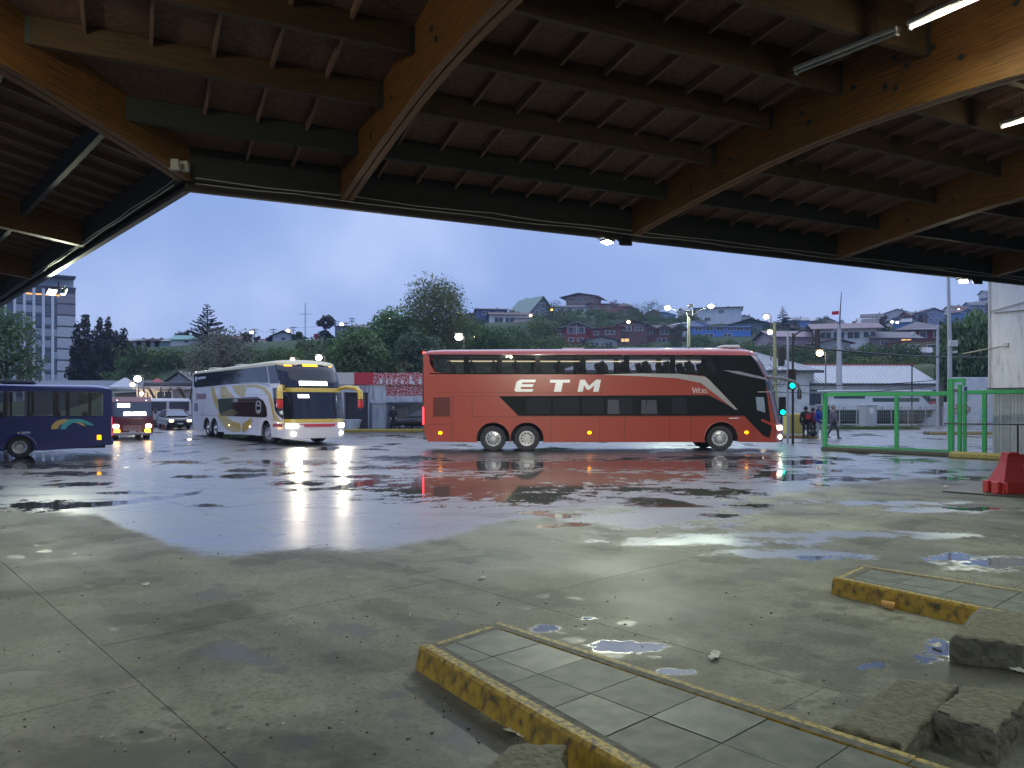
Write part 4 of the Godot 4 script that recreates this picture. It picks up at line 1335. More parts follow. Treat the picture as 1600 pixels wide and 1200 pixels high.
	house("hill_house", "large plain white house above the bright blue building", "house", F.call(1122, 512, 165), 9.4, 7, 6.2, -0.25, "gx", 0.8, siding(0.5, 0.52, 0.56), slate, [["f", 0.6, 4.9, 1.0, 1.1], ["f", -2.2, 2.4, 1.2, 1.1], ["r", 0.5, 3.0, 1.0, 1.0]])
	house("hill_house", "dark green timber house with a low gable right of the blue building", "house", F.call(1172, 530, 148), 6.8, 6, 4.2, -0.3, "gz", 1.5, siding(0.035, 0.085, 0.08), slate, [["f", -1.0, 3.0, 1.4, 1.0], ["f", 1.5, 3.0, 1.0, 0.9]], "houses on the hillside", 0.8)
	house("hill_house", "teal shack under the dark conifer", "house", F.call(1210, 530, 150), 5.0, 4, 3.4, 0.0, "shed", -0.4, siding(0.05, 0.10, 0.10), rust, [["f", 0.5, 2.0, 1.0, 0.9]])
	# right hand group above the warehouse
	house("hill_house", "long mauve roofed shed on the slope left of the white house", "house", F.call(1240, 545, 112), 9.0, 6, 2.4, 0.1, "gx", 1.6, siding(0.3, 0.24, 0.27), mat(0.26, 0.19, 0.22, 0.6), [["f", 2.0, 1.4, 1.1, 0.9]])
	house("hill_house", "white house with a row of dark windows and deep brown gable", "house", F.call(1316, 545, 110), 7.6, 7, 4.2, -0.25, "gx", 1.5, wh, mat(0.22, 0.16, 0.18, 0.65), [["f", -2.7, 2.6, 1.4, 1.5], ["f", -1.0, 2.6, 1.4, 1.5], ["f", 0.9, 2.6, 1.6, 1.5], ["f", 2.5, 2.7, 0.7, 1.2], ["f", 3.4, 2.7, 0.7, 1.2]], "houses on the hillside", 0.9)
	house("hill_house", "brown low roofed hut below the white house", "house", F.call(1292, 552, 104), 4.4, 4, 2.0, 0.1, "gz", 0.9, siding(0.3, 0.28, 0.28), rust, [["f", 0.6, 1.2, 0.9, 0.8]])
	house("hill_house", "maroon house with a steep hipped grey roof and pale windows", "house", F.call(1432, 545, 113), 6.4, 7, 4.0, -0.25, "hip", 2.4, siding(0.16, 0.03, 0.03), mat(0.11, 0.10, 0.115, 0.6), [["f", -1.6, 2.8, 0.9, 1.3], ["f", 0.0, 2.8, 0.9, 1.3], ["f", 1.8, 2.8, 0.9, 1.3]], "houses on the hillside", 0.7)
	house("hill_house", "grey roofed house with a porch window beside the maroon house", "house", F.call(1382, 547, 108), 6.6, 5, 2.5, 0.1, "gx", 1.5, siding(0.2, 0.17, 0.17), mat(0.14, 0.13, 0.15, 0.6), [["f", 1.6, 1.6, 1.5, 1.2], ["f", -1.6, 1.4, 1.0, 0.9]], "houses on the hillside", 0.6, [0])
	house("hill_house", "pink walled lean-to under the maroon house", "house", F.call(1405, 551, 104), 2.4, 3, 2.0, 0.0, "flat", 0.0, siding(0.38, 0.12, 0.16), rust, [["f", 0.2, 1.1, 0.7, 0.7]], "houses on the hillside", 0.2)
	house("hill_house", "ochre timber house below the maroon house", "house", F.call(1436, 554, 103), 5.6, 4, 2.6, -0.15, "shed", 0.4, siding(0.22, 0.16, 0.09), rust, [["f", -1.4, 1.4, 1.2, 0.9], ["f", 1.0, 1.4, 1.4, 0.9]], "houses on the hillside", 0.3)
	house("hill_house", "low lilac roofed shed just above the warehouse ridge", "house", F.call(1420, 566, 94), 6.6, 5, 1.6, 0.05, "gx", 1.2, siding(0.25, 0.22, 0.24), mat(0.27, 0.25, 0.29, 0.55), [["f", 0.0, 0.9, 1.0, 0.6]], "houses on the hillside", 0.4)
	# crest at the left
	house("crest_house", "low house with a turquoise tin roof under the tall conifer", "house", F.call(302, 541, 140), 5.6, 6, 1.4, 0.0, "gx", 1.3, wh, mat(0.10, 0.30, 0.27, 0.5), [["f", 0, 0.9, 0.8, 0.6]], "houses on the left crest")
	house("crest_house", "dark brown roofed house right of the tall conifer", "house", F.call(355, 541, 138), 5.6, 5, 1.6, 0.05, "gx", 1.0, siding(0.25, 0.24, 0.26), rust, [["f", 1.0, 1.0, 0.8, 0.6]], "houses on the left crest")
	house("crest_house", "grey gabled house left of the radio mast", "house", F.call(445, 540, 136), 3.6, 5, 2.2, 0.2, "gz", 1.2, siding(0.32, 0.34, 0.4), slate, [["f", 0.0, 1.4, 0.8, 0.8]], "houses on the left crest")
	house("crest_house", "dark flat house right of the umbrella shaped pine", "house", F.call(537, 533, 134), 2.4, 4, 3.4, 0.1, "flat", 0.0, siding(0.12, 0.12, 0.15), slate, [["f", 0.3, 2.2, 0.8, 0.8]], "houses on the left crest", 0.2)
	house("crest_house", "grey hipped house at the top of the green slope", "house", F.call(568, 532, 134), 3.6, 4, 3.0, 0.1, "hip", 1.1, siding(0.26, 0.27, 0.32), slate, [["f", -0.7, 1.9, 0.7, 0.8], ["f", 0.7, 1.9, 0.7, 0.8]], "houses on the left crest")
	house("crest_house", "white cabin with a red band among the crest lamps", "house", F.call(412, 539, 136), 1.4, 2, 1.2, 0.0, "flat", 0.0, siding(0.55, 0.5, 0.5), mat(0.45, 0.06, 0.06, 0.6), [["f", 0.0, 0.7, 0.4, 0.4]], "houses on the left crest", 0.1)
	for k in 4:
		house("crest_house", ["white roofed house at the left end of the crest", "pinkish house behind the cypress end of the crest", "dim brown house second from the cypresses on the crest", "pale shed between the cypresses and the tall conifer"][k], "house", F.call(218 + k * 14, 541, 146), 2.6, 4, 1.2, 0.0, "gx", 0.7, siding(0.3 - 0.05 * k, 0.22, 0.24), [tin, rust, rust, tin][k], [], "houses on the left crest")
	# tiny far houses on the right ridge
	var r := RandomNumberGenerator.new()
	r.seed = 31
	var far_roofs := [["tin", tin], ["rust brown", rust], ["slate", slate]]
	var spots := []
	for k in 64:
		spots.append(lerpf(1330, 1600, r.randf()) if k < 34 else lerpf(730, 1420, r.randf()))
	var ridge := spots.slice(0, 34)
	var top := spots.slice(34)
	ridge.sort(); top.sort()
	for k in 64:
		var px: float = spots[k]
		var far := k < 34
		var d := lerpf(240, 330, (px - 1330) / 270.0) + r.randf_range(-15, 15) if far else r.randf_range(285, 345)
		var x := (px - 800) / 1200.0 * d
		var cl: Array = [["pale grey", 0.5, 0.5, 0.52], ["dark red", 0.32, 0.1, 0.1], ["slate blue", 0.24, 0.28, 0.4], ["ochre", 0.42, 0.35, 0.24], ["deep blue", 0.12, 0.22, 0.42]][r.randi() % 5]
		var rf: Array = far_roofs[r.randi() % 3]
		var two := k % 3 == 0
		var n: int = (ridge.find(px) if far else top.find(px)) + 1
		var nth: String = str(n) + ("th" if n % 100 in [11, 12, 13] else ["th", "st", "nd", "rd", "th", "th", "th", "th", "th", "th"][n % 10])
		var label: String = "tiny %s house, %s roof, %s from the left %s" % [cl[0], rf[0], nth, "on the far ridge" if far else "behind the hilltop"]
		house("ridge_house", label, "house", Vector3(x, hill_y(x, d) + (0.3 if far else 0.8), -d), r.randf_range(5, 9), 5, r.randf_range(2.4, 3.2) * (1.6 if two else 1.0), r.randf_range(-0.5, 0.5), "gx" if k % 2 else "gz", 1.3, mat(cl[1], cl[2], cl[3], 0.8), rf[1], [["f", -1.2, 1.5, 1.2, 0.9], ["f", 1.2, 1.5, 1.2, 0.9]], "tiny houses on the far ridge")

func boat() -> void:
	var d := 66.0
	var l := P(1285, 664, d)
	var r := P(1456, 664, d)
	var t := thing("boat", "long white and dark green boat on land behind the wire fence", "boat", Vector3(l.x, 0, -d), 0.0)
	var w := r.x - l.x
	var sec := func(u: float, k: int) -> Vector3:  # ring of six points from keel to gunwale
		var x := u * w
		var b := 1.5 * sqrt(maxf(0.0, 1.0 - pow(maxf(0.0, (u - 0.62) / 0.40), 2.2)))
		var y0 := 0.12 + 0.5 * pow(maxf(0.0, (u - 0.82) / 0.18), 2.0)
		var q := [[0.0, 0.0], [0.45, 0.02], [0.85, 0.35], [1.0, 1.0]]
		return Vector3(x - (1.0 - q[k][1]) * 0.5 * maxf(0, u - 0.85) / 0.15, lerpf(y0, 1.35, q[k][1]), b * q[k][0])
	for s in [1, -1]:
		var mb := MB.new()
		mb.grid(func(u, v):
			var f: float = v * 3.0
			var k := mini(int(f), 2)
			var p: Vector3 = sec.call(u, k).lerp(sec.call(u, k + 1), f - k)
			return Vector3(p.x, p.y, p.z * s), 24, 6, s < 0)
		part(t, "hull", mb, mat(0.02, 0.035, 0.035, 0.35))
	for s in [1, -1]:
		var mb := MB.new()
		mb.grid(func(u, v):
			var p: Vector3 = sec.call(u, 3)
			return Vector3(p.x + v * 0.1 * u, 1.35 + v * 0.45, (p.z + 0.02) * s), 24, 2, s < 0)
		part(t, "topside", mb, mat(0.6, 0.61, 0.62, 0.4))
	var dk := MB.new()
	dk.grid(func(u, v):
		var p: Vector3 = sec.call(u, 3)
		return Vector3(p.x, 1.72, p.z * (1.0 - 2.0 * v)), 24, 2)
	part(t, "deck", dk, mat(0.5, 0.5, 0.5, 0.6))
	var cb := MB.new()
	cb.prism(pv2([0.4, 1.72, w * 0.93, 1.72, w * 0.84, 2.6, 0.4, 2.6]), -1.0, 1.0)
	part(t, "cabin", cb, mat(0.58, 0.6, 0.62, 0.4))
	part(t, "cabin_roof", cb1(Vector3(w * 0.47, 2.95, 0), Vector3(w * 0.94, 0.14, 2.4), 0.04), mat(0.62, 0.63, 0.64, 0.4))
	part(t, "cabin_window", b1(Vector3(w * 0.62, 2.18, 1.0), Vector3(w * 0.42, 0.32, 0.03)), mat(0.04, 0.08, 0.07, 0.1))
	part(t, "cabin_window", b1(Vector3(w * 0.2, 2.4, 1.0), Vector3(w * 0.28, 0.22, 0.03)), mat(0.04, 0.05, 0.06, 0.1))
	for k in 6:
		part(t, "roof_post", c1(Vector3(0.6 + k * w * 0.16, 2.6, 0.95), Vector3(0.6 + k * w * 0.16, 2.9, 0.95), 0.03, 0.03, 6), mat(0.5, 0.5, 0.5, 0.5))
	for k in 5:
		part(t, "port_hole", c1(Vector3(1.2 + k * 1.6, 1.5, 1.51), Vector3(1.2 + k * 1.6, 1.5, 1.55), 0.07, 0.07, 8), mat(0.08, 0.08, 0.08, 0.4))
	# grey portable cabin in front of it
	var c := thing("portable_toilet", "grey portable toilet cabin with a white notice in front of the boat", "portable toilet", P(1356, 665, 60) * Vector3(1, 0, 1), 0.1)
	part(c, "cabin", cb1(Vector3(0, 0.85, 0), Vector3(0.98, 1.7, 1.0), 0.05), mat(0.34, 0.35, 0.38, 0.6))
	part(c, "door", cb1(Vector3(0, 0.85, 0.51), Vector3(0.76, 1.5, 0.04), 0.012), mat(0.38, 0.39, 0.42, 0.6))
	part(c, "notice", b1(Vector3(0.0, 1.33, 0.54), Vector3(0.36, 0.42, 0.012)), mat(0.7, 0.66, 0.66, 0.7))
	part(c, "roof_cap", cb1(Vector3(0, 1.74, 0), Vector3(1.06, 0.12, 1.08), 0.05), mat(0.4, 0.41, 0.44, 0.6))
	# wire fence before the boat, and the grass strip at its foot
	var f := thing("wire_fence", "low grey wire fence in front of the boat beyond the car park", "fence", P(1380, 664, 58) * Vector3(1, 0, 1), 0.0)
	for k in 9:
		part(f, "post", c1(Vector3(-4.6 + k * 1.3, -0.1, 0), Vector3(-4.6 + k * 1.3, 1.7, 0), 0.03, 0.03, 6), mat(0.4, 0.4, 0.42, 0.5))
	var wires := MB.new()
	for k in 74:
		wires.box(Vector3(-4.6 + k * 0.14, 0.85, 0.0), Vector3(0.009, 1.6, 0.009))
	for k in 7:
		wires.box(Vector3(0.5, 0.1 + k * 0.25, 0.0), Vector3(10.3, 0.009, 0.012))
	part(f, "wire_mesh", wires, mat(0.42, 0.42, 0.38, 0.5)).set_meta("kind", "stuff")
	var g := grass(P(1240, 0, 57).x, P(1425, 0, 57).x, 55.6, 57.4, 0.2, 1400, 4)
	g.name = "grass_strip"
	tag(g, "rough grass strip at the foot of the wire fence", "grass", "", "stuff")

func white_block() -> void:
	# the white building at the right end of the canopy
	var a := Vector2(17.25, 27.8)
	var dir := Vector2(0.56, -0.83)
	var nrm := Vector2(0.83, 0.56)
	var bs := Basis(Vector3(dir.x, 0, -dir.y), Vector3.UP, Vector3(-nrm.x, 0, nrm.y))
	var o := V(a + dir * 4.0 + nrm * 2.0, 0)
	var t := thing("white_building", "tall white rendered building at the right end of the canopy", "building", o, 0.0)
	t.basis = bs
	var wm := texmat(ntex(0.02, [[0.12, 0.50, 0.50, 0.48], [0.34, 0.66, 0.67, 0.66], [0.8, 0.72, 0.73, 0.72]], 99, 7), Vector3(0.45, 0.08, 0.45), 0.75)
	part(t, "wall", b1(Vector3(0, 5.2, 0.0), Vector3(8.0, 5.6, 4.0)), wm)
	part(t, "lower_wall", b1(Vector3(0, 1.2, -0.1), Vector3(7.9, 2.4, 3.8)), mat(0.4, 0.43, 0.42, 0.6))
	var cr := part(t, "corrugated_sheet", corrugated(7.9, 2.4, 0.12, 0.02), mat(0.42, 0.46, 0.46, 0.5))
	cr.position = Vector3(0, 0, 1.81)
	part(t, "corner_pipe", c1(Vector3(-3.95, 2.4, 2.06), Vector3(-3.95, 8.0, 2.06), 0.035), mat(0.5, 0.5, 0.5, 0.6))
	part(t, "conduit", c1(Vector3(-3.8, 5.15, 2.03), Vector3(4.0, 5.15, 2.03), 0.03), mat(0.3, 0.3, 0.32, 0.6))
	part(t, "sloped_trim", b1(Vector3(0, 6.0, 2.02), Vector3(8.0, 0.05, 0.03), Basis(Vector3(0, 0, 1), 0.2)), mat(0.35, 0.36, 0.38, 0.6))
	part(t, "wall_lamp_arm", c1(Vector3(-3.5, 3.95, 2.0), Vector3(-4.6, 3.7, 2.6), 0.02), mat(0.5, 0.4, 0.28, 0.6))
	part(t, "wall_lamp_box", cb1(Vector3(-3.4, 3.97, 2.06), Vector3(0.16, 0.14, 0.1), 0.01), mat(0.5, 0.5, 0.48, 0.6))
	part(t, "ledge", b1(Vector3(0, 2.42, 2.05), Vector3(8.0, 0.06, 0.16)), mat(0.08, 0.07, 0.07, 0.7))

func left_market() -> void:
	# stop shelter with a branching column, and stall tents, far left between the buses
	var d := 66.0
	var t := thing("bus_shelter", "flat dark bus shelter with branching columns behind the parked cars", "shelter", P(285, 660, d) * Vector3(1, 0, 1), 0.0)
	part(t, "roof", cb1(Vector3(0.2, 3.5, 0), Vector3(5.4, 0.34, 4.0), 0.08), mat(0.05, 0.055, 0.075, 0.5))
	part(t, "roof_edge", b1(Vector3(0.2, 3.28, 1.9), Vector3(5.2, 0.08, 0.1)), mat(0.5, 0.42, 0.36, 0.6))
	part(t, "lamp_strip", b1(Vector3(0.6, 3.29, 1.2), Vector3(2.4, 0.05, 0.14)), glow(1.0, 0.5, 0.25, 2.0))
	for k in 2:
		var x := 0.6 - k * 2.6
		part(t, "column", c1(Vector3(x, -0.1, 0), Vector3(x, 1.9, 0), 0.14, 0.12), mat(0.05, 0.04, 0.045, 0.7))
		for s in [[-1, 0], [1, 0], [-0.5, 1], [0.5, 1]]:
			part(t, "branch", c1(Vector3(x, 1.7, 0), Vector3(x + s[0] * 1.1, 3.34, s[1] * 0.8), 0.07, 0.05, 6), mat(0.05, 0.04, 0.045, 0.7))
	var r := MB.new()
	r.frustum_box(Vector3(0, 2.0, 0), Vector2(2.6, 2.6), Vector2(0.15, 0.15), 1.0)
	for e in [[246, 607, 76, 0.42, 0.10, 0.12, "market tent with a pink red pointed roof left of the white coach", 1.0], [259, 607, 78, 0.40, 0.08, 0.11, "second pink red market tent, nearer the white coach", 0.8], [196, 606, 76, 0.5, 0.52, 0.56, "white market tent above the maroon minibus", 1.0]]:
		var b := P(e[0], 640, e[2])
		b.y = (630.0 - e[1]) / 1200.0 * e[2] + EYE - 2.0
		var s := thing("market_tent", e[6], "tent", b, 0.2, "market tents at the far left")
		part(s, "tent_roof", r, mat(e[3], e[4], e[5], 0.7)).scale = Vector3.ONE * e[7]
		for q in [[-1, -1], [1, -1], [-1, 1], [1, 1]]:
			part(s, "leg", c1(Vector3(q[0] * 1.15, -2.0, q[1] * 1.15) * Vector3(e[7], 1, e[7]), Vector3(q[0] * 1.15 * e[7], 2.05 * e[7], q[1] * 1.15 * e[7]), 0.035, 0.035, 6), mat(0.4, 0.4, 0.4, 0.5))
		part(s, "valance", b1(Vector3(0, 1.95, 1.27) * e[7], Vector3(2.55, 0.2, 0.03) * e[7]), mat(e[3], e[4], e[5], 0.7))
	house("kiosk", "pale kiosk with a white sign board beside the bus shelter", "kiosk", P(262, 655, 72) * Vector3(1, 0, 1), 4.4, 3, 3.2, 0.0, "flat", 0.0, siding(0.2, 0.19, 0.2), mat(0.5, 0.5, 0.53, 0.6), [["f", 0.4, 2.6, 1.4, 0.8], ["f", -1.3, 1.6, 0.9, 1.0]], "kiosks at the far left", 0.3)
	house("kiosk", "low dim kiosk behind the maroon minibus", "kiosk", P(225, 655, 74) * Vector3(1, 0, 1), 4.0, 3, 2.8, 0.0, "shed", 0.3, siding(0.14, 0.14, 0.12), mat(0.4, 0.4, 0.44, 0.6), [["f", 0.4, 1.8, 1.4, 0.8]], "kiosks at the far left", 0.3, [0])
	house("kiosk", "long dark roofed building above the blue bus roof", "building", P(150, 650, 96) * Vector3(1, 0, 1), 14.0, 6, 3.6, 0.05, "gx", 1.0, siding(0.10, 0.10, 0.10), mat(0.10, 0.12, 0.16, 0.6), [["f", 2.0, 2.0, 1.6, 1.0]], "kiosks at the far left", 0.4)
	house("kiosk", "pale gabled house behind the rear of the white coach", "house", P(288, 640, 92) * Vector3(1, 0, 1), 4.0, 4, 4.0, 0.1, "gz", 1.6, siding(0.3, 0.29, 0.32), mat(0.17, 0.16, 0.17, 0.6), [["f", 0.0, 3.0, 0.9, 0.9]], "kiosks at the far left", 0.4)

# ---------------------------------------------------------------- forecourt: gate, fence, barrier, poles
func build_forecourt() -> void:
	var green := paint(0.0, 0.29, 0.045, 0.4)
	# sliding gate frame and fence on a mossy plinth, running from g0 to g2
	var g0 := Vector2(12.62, 31.1)
	var g1 := Vector2(15.72, 27.45)
	var g2 := Vector2(19.2, 23.6)
	var dir := (g1 - g0).normalized()
	var bs := Basis(Vector3(dir.x, 0, -dir.y), Vector3.UP, Vector3(dir.x, 0, -dir.y).cross(Vector3.UP))
	var L := (g1 - g0).length()
	var t := thing("sliding_gate", "green steel gate frame on a mossy plinth, right of the red coach", "gate", V(g0, 0), 0)
	t.basis = bs
	var bar := func(o: Node3D, nm: String, x0: float, y0: float, x1: float, y1: float, w: float) -> void:
		part(o, nm, cb1(Vector3((x0 + x1) / 2, (y0 + y1) / 2, 0), Vector3(maxf(absf(x1 - x0), w), maxf(absf(y1 - y0), w), w), 0.008), green)
	bar.call(t, "gate_post", 0.06, 0.14, 0.06, 2.30, 0.15)
	bar.call(t, "gate_post", L * 0.60, 0.22, L * 0.60, 2.18, 0.13)
	bar.call(t, "top_rail", 0.13, 2.25, L - 0.1, 2.25, 0.155)
	bar.call(t, "bottom_rail", 0.13, 0.19, L - 0.1, 0.19, 0.07)
	var moss := texmat(ntex(0.03, [[0.25, 0.025, 0.03, 0.018], [0.5, 0.06, 0.065, 0.04], [0.75, 0.12, 0.12, 0.085]], 110, 5), Vector3.ONE * 1.2, 0.8, true)
	part(t, "plinth", cb1(Vector3(L / 2, 0.055, 0), Vector3(L + 0.1, 0.17, 0.34), 0.04), moss)
	wire_panel(t, L * 0.61, L - 0.15, 0.25, 2.15, 0.075, 0.0035)
	var p := thing("gate_post_pair", "tall green double gate post with a hooked top", "gate post", V(g1, 0), 0)
	p.basis = bs
	bar.call(p, "post", -0.02, -0.02, -0.02, 2.78, 0.17)
	bar.call(p, "post", 0.26, -0.02, 0.26, 2.56, 0.12)
	bar.call(p, "post", 0.42, -0.02, 0.42, 2.32, 0.10)
	bar.call(p, "hook", 0.07, 2.71, 0.44, 2.71, 0.14)
	bar.call(p, "hook", 0.40, 2.52, 0.40, 2.63, 0.10)
	bar.call(p, "brace", 0.07, 1.2, 0.36, 1.2, 0.06)
	part(p, "roller", c1(Vector3(0.14, 2.35, 0.07), Vector3(0.14, 2.35, -0.07), 0.06, 0.06, 12), mat(0.1, 0.1, 0.1, 0.4, 0.5))
	var L2 := (g2 - g1).length()
	var f := thing("mesh_fence", "green framed wire mesh fence in front of the white building", "fence", V(g1, 0), 0)
	f.basis = bs
	bar.call(f, "fence_post", 1.05, 0.1, 1.05, 2.22, 0.13)
	bar.call(f, "fence_post", 3.1, 0.1, 3.1, 2.22, 0.13)
	bar.call(f, "top_rail", 0.5, 2.28, L2, 2.30, 0.13)
	part(f, "plinth", cb1(Vector3(L2 / 2 + 0.3, 0.03, -0.05), Vector3(L2 - 0.4, 0.12, 0.3), 0.03), moss)
	wire_panel(f, 0.52, L2, 0.12, 2.22, 0.075, 0.0035)
	var k := part(self, "yellow_kerb_block", cb1(V(g1 + dir * 1.55 + Vector2(-0.35, -0.3), 0.08), Vector3(2.9, 0.26, 0.32), 0.07, bs), texmat(ntex(0.02, [[0.3, 0.12, 0.11, 0.05], [0.55, 0.30, 0.25, 0.06], [0.7, 0.5, 0.42, 0.12]], 111, 5), Vector3.ONE * 2.0, 0.75, true))
	tag(k, "rounded yellow kerb at the foot of the green gate post", "kerb")
	var rl := thing("railing", "thin dark railing across the green fence", "railing", V(Vector2(14.4, 25.6), 0), 0)
	var rd := Vector2(0.85, -0.53)
	rl.basis = Basis(Vector3(rd.x, 0, -rd.y), Vector3.UP, Vector3(rd.x, 0, -rd.y).cross(Vector3.UP))
	var blk := mat(0.03, 0.032, 0.03, 0.5)
	part(rl, "rail", c1(Vector3(0, 1.22, 0), Vector3(4.6, 1.22, 0), 0.025), blk)
	part(rl, "post", c1(Vector3(2.05, 0, 0), Vector3(2.05, 1.2, 0), 0.03), blk)
	part(rl, "post", c1(Vector3(4.4, 0, 0), Vector3(4.4, 1.2, 0), 0.03), blk)
	barrier()
	# dark board under the barrier
	var bd := MB.new()
	bd.plate(PackedVector2Array([G(1472, 769), G(1600, 779), G(1740, 775), G(1700, 760), G(1520, 757)]), 0.012, 0.032)
	var bo := part(self, "board", bd, texmat(ntex(0.03, [[0.2, 0.05, 0.045, 0.04], [0.8, 0.12, 0.11, 0.10]], 113), Vector3.ONE, 0.5, true))
	tag(bo, "dark flat board lying on the floor under the red barrier", "board")
	# islands of the car park
	var ki := thing("car_park_island", "low yellow edged island in the wet car park behind the gate", "kerb island", P(1500, 0, 47) * Vector3(1, 0, 1), 0.0)
	part(ki, "kerb", cb1(Vector3(0.2, 0.06, 0), Vector3(4.6, 0.2, 0.8), 0.06), moss)
	part(ki, "painted_edge", cb1(Vector3(0.2, 0.07, 0.42), Vector3(4.5, 0.16, 0.08), 0.02), mat(0.3, 0.22, 0.06, 0.7))
	var kj := thing("corner_island", "small kerbed island under the traffic light post", "kerb island", P(1222, 0, 43) * Vector3(1, 0, 1), 0.0)
	part(kj, "kerb", cb1(Vector3(0, 0.05, 0), Vector3(3.2, 0.2, 2.4), 0.05), moss)
	part(kj, "painted_edge", cb1(Vector3(0, 0.06, 1.2), Vector3(3.1, 0.15, 0.08), 0.02), mat(0.35, 0.2, 0.05, 0.7))
	# painted lines on the car park
	for e in [[1300, 685.5, 1440, 677.5], [1300, 694, 1380, 695], [1310, 671, 1336, 668.5], [1420, 676, 1500, 671]]:
		var a := G(e[0], e[1])
		var b := G(e[2], e[3])
		var n := Vector2(-(b - a).y, (b - a).x).normalized() * 0.06
		var mb := MB.new()
		mb.plate(PackedVector2Array([a + n, b + n, b - n, a - n]), -0.013, -0.009)
		struct("painted_line", mb, mat(0.5, 0.5, 0.5, 0.4))
	poles()

func wire_panel(t: Node3D, x0: float, x1: float, y0: float, y1: float, step: float, r: float) -> void:
	var mb := MB.new()
	var n := int((x1 - x0) / step)
	for i in n:
		mb.box(Vector3(x0 + i * step, (y0 + y1) / 2, 0.0), Vector3(r * 2, y1 - y0, r * 2))
	for j in 10:
		mb.box(Vector3((x0 + x1) / 2, lerpf(y0, y1, j / 9.0), r * 2.1), Vector3(x1 - x0, r * 2, r * 2))
	part(t, "wire_mesh", mb, mat(0.30, 0.31, 0.27, 0.5)).set_meta("kind", "stuff")

func barrier() -> void:
	var red := mat(0.46, 0.035, 0.035, 0.42)
	var g := G(1552, 772)
	var t := thing("road_barrier", "red plastic road barrier standing on the dark board", "barrier", V(g, 0.03), 0.16)
	# side outline of the barrier seen from its long side: sloping end, foot blocks, notched top
	var mb := MB.new()
	var L := 1.9
	var sec := [[0.0, 0.27], [0.22, 0.27], [0.24, 0.22], [0.62, 0.10], [0.80, 0.09]]
	var xl := func(y: float) -> float: return lerp_table([0.0, 0.0, 0.22, 0.03, 0.24, 0.06, 0.62, 0.22, 0.80, 0.26], y)
	for i in sec.size() - 1:
		var a: Array = sec[i]; var b: Array = sec[i + 1]
		var xa: float = xl.call(a[0]); var xb: float = xl.call(b[0])
		var q := [Vector3(xa, a[0], a[1]), Vector3(L - xa, a[0], a[1]), Vector3(L - xb, b[0], b[1]), Vector3(xb, b[0], b[1]), Vector3(xa, a[0], -a[1]), Vector3(L - xa, a[0], -a[1]), Vector3(L - xb, b[0], -b[1]), Vector3(xb, b[0], -b[1])]
		mb.quad(q[0], q[1], q[2], q[3]); mb.quad(q[5], q[4], q[7], q[6]); mb.quad(q[4], q[0], q[3], q[7]); mb.quad(q[1], q[5], q[6], q[2])
	var s: Array = sec[4]
	var x4: float = xl.call(0.8)
	mb.quad(Vector3(x4, 0.8, s[1]), Vector3(L - x4, 0.8, s[1]), Vector3(L - x4, 0.8, -s[1]), Vector3(x4, 0.8, -s[1]))
	part(t, "barrier_body", mb, red)
	for x in [0.12, 0.62, 1.28, 1.78]:
		for z in [-1, 1]:
			part(t, "foot_block", cb1(Vector3(x, 0.12, z * 0.285), Vector3(0.17, 0.24, 0.08), 0.02), red)
	part(t, "end_block", cb1(Vector3(-0.03, 0.12, 0.12), Vector3(0.10, 0.25, 0.2), 0.02), red)
	part(t, "end_block", cb1(Vector3(-0.03, 0.12, -0.14), Vector3(0.10, 0.25, 0.16), 0.02), red)
	part(t, "top_lip", cb1(Vector3(0.40, 0.815, 0), Vector3(0.26, 0.06, 0.24), 0.02), red)
	part(t, "top_lip", cb1(Vector3(1.5, 0.815, 0), Vector3(0.26, 0.06, 0.24), 0.02), red)
	part(t, "filler_hole", c1(Vector3(0.40, 0.84, 0), Vector3(0.40, 0.849, 0), 0.06, 0.06, 12), mat(0.12, 0.01, 0.01, 0.6))
	for x in [0.62, 1.28]:
		for z in [-1, 1]:
			part(t, "rib", cb1(Vector3(x, 0.42, z * 0.175), Vector3(0.12, 0.36, 0.07), 0.02, Basis(Vector3.RIGHT, -z * 0.30)), red)
	var ball := MB.new()
	ball.ball(Vector3(0.72, 0.07, 0.39), Vector3.ONE * 0.055, 12)
	part(t, "drain_plug", ball, mat(0.5, 0.42, 0.38, 0.6))

func traffic_head(t: Node3D, at: Vector3, lit: int, yaw := 0.0) -> void:
	var blk := mat(0.02, 0.022, 0.025, 0.5)
	var h := part(t, "signal_head", cb1(Vector3.ZERO, Vector3(0.34, 0.95, 0.2), 0.03), blk)
	h.position = at
	h.rotation.y = yaw
	for k in 3:
		var on := k == lit
		var cs: Array = [[0.9, 0.03, 0.03], [0.9, 0.5, 0.03], [0.0, 0.95, 0.62]][k]
		var m: Material = glow(cs[0], cs[1], cs[2], 6.0) if on else mat(0.03 + cs[0] * 0.03, 0.03 + cs[1] * 0.03, 0.03, 0.2)
		part(h, "signal_lamp", c1(Vector3(0, 0.3 - k * 0.3, 0.1), Vector3(0, 0.3 - k * 0.3, 0.115), 0.115, 0.115, 14), m)
		part(h, "visor", b1(Vector3(0, 0.435 - k * 0.3, 0.18), Vector3(0.26, 0.015, 0.16)), blk)

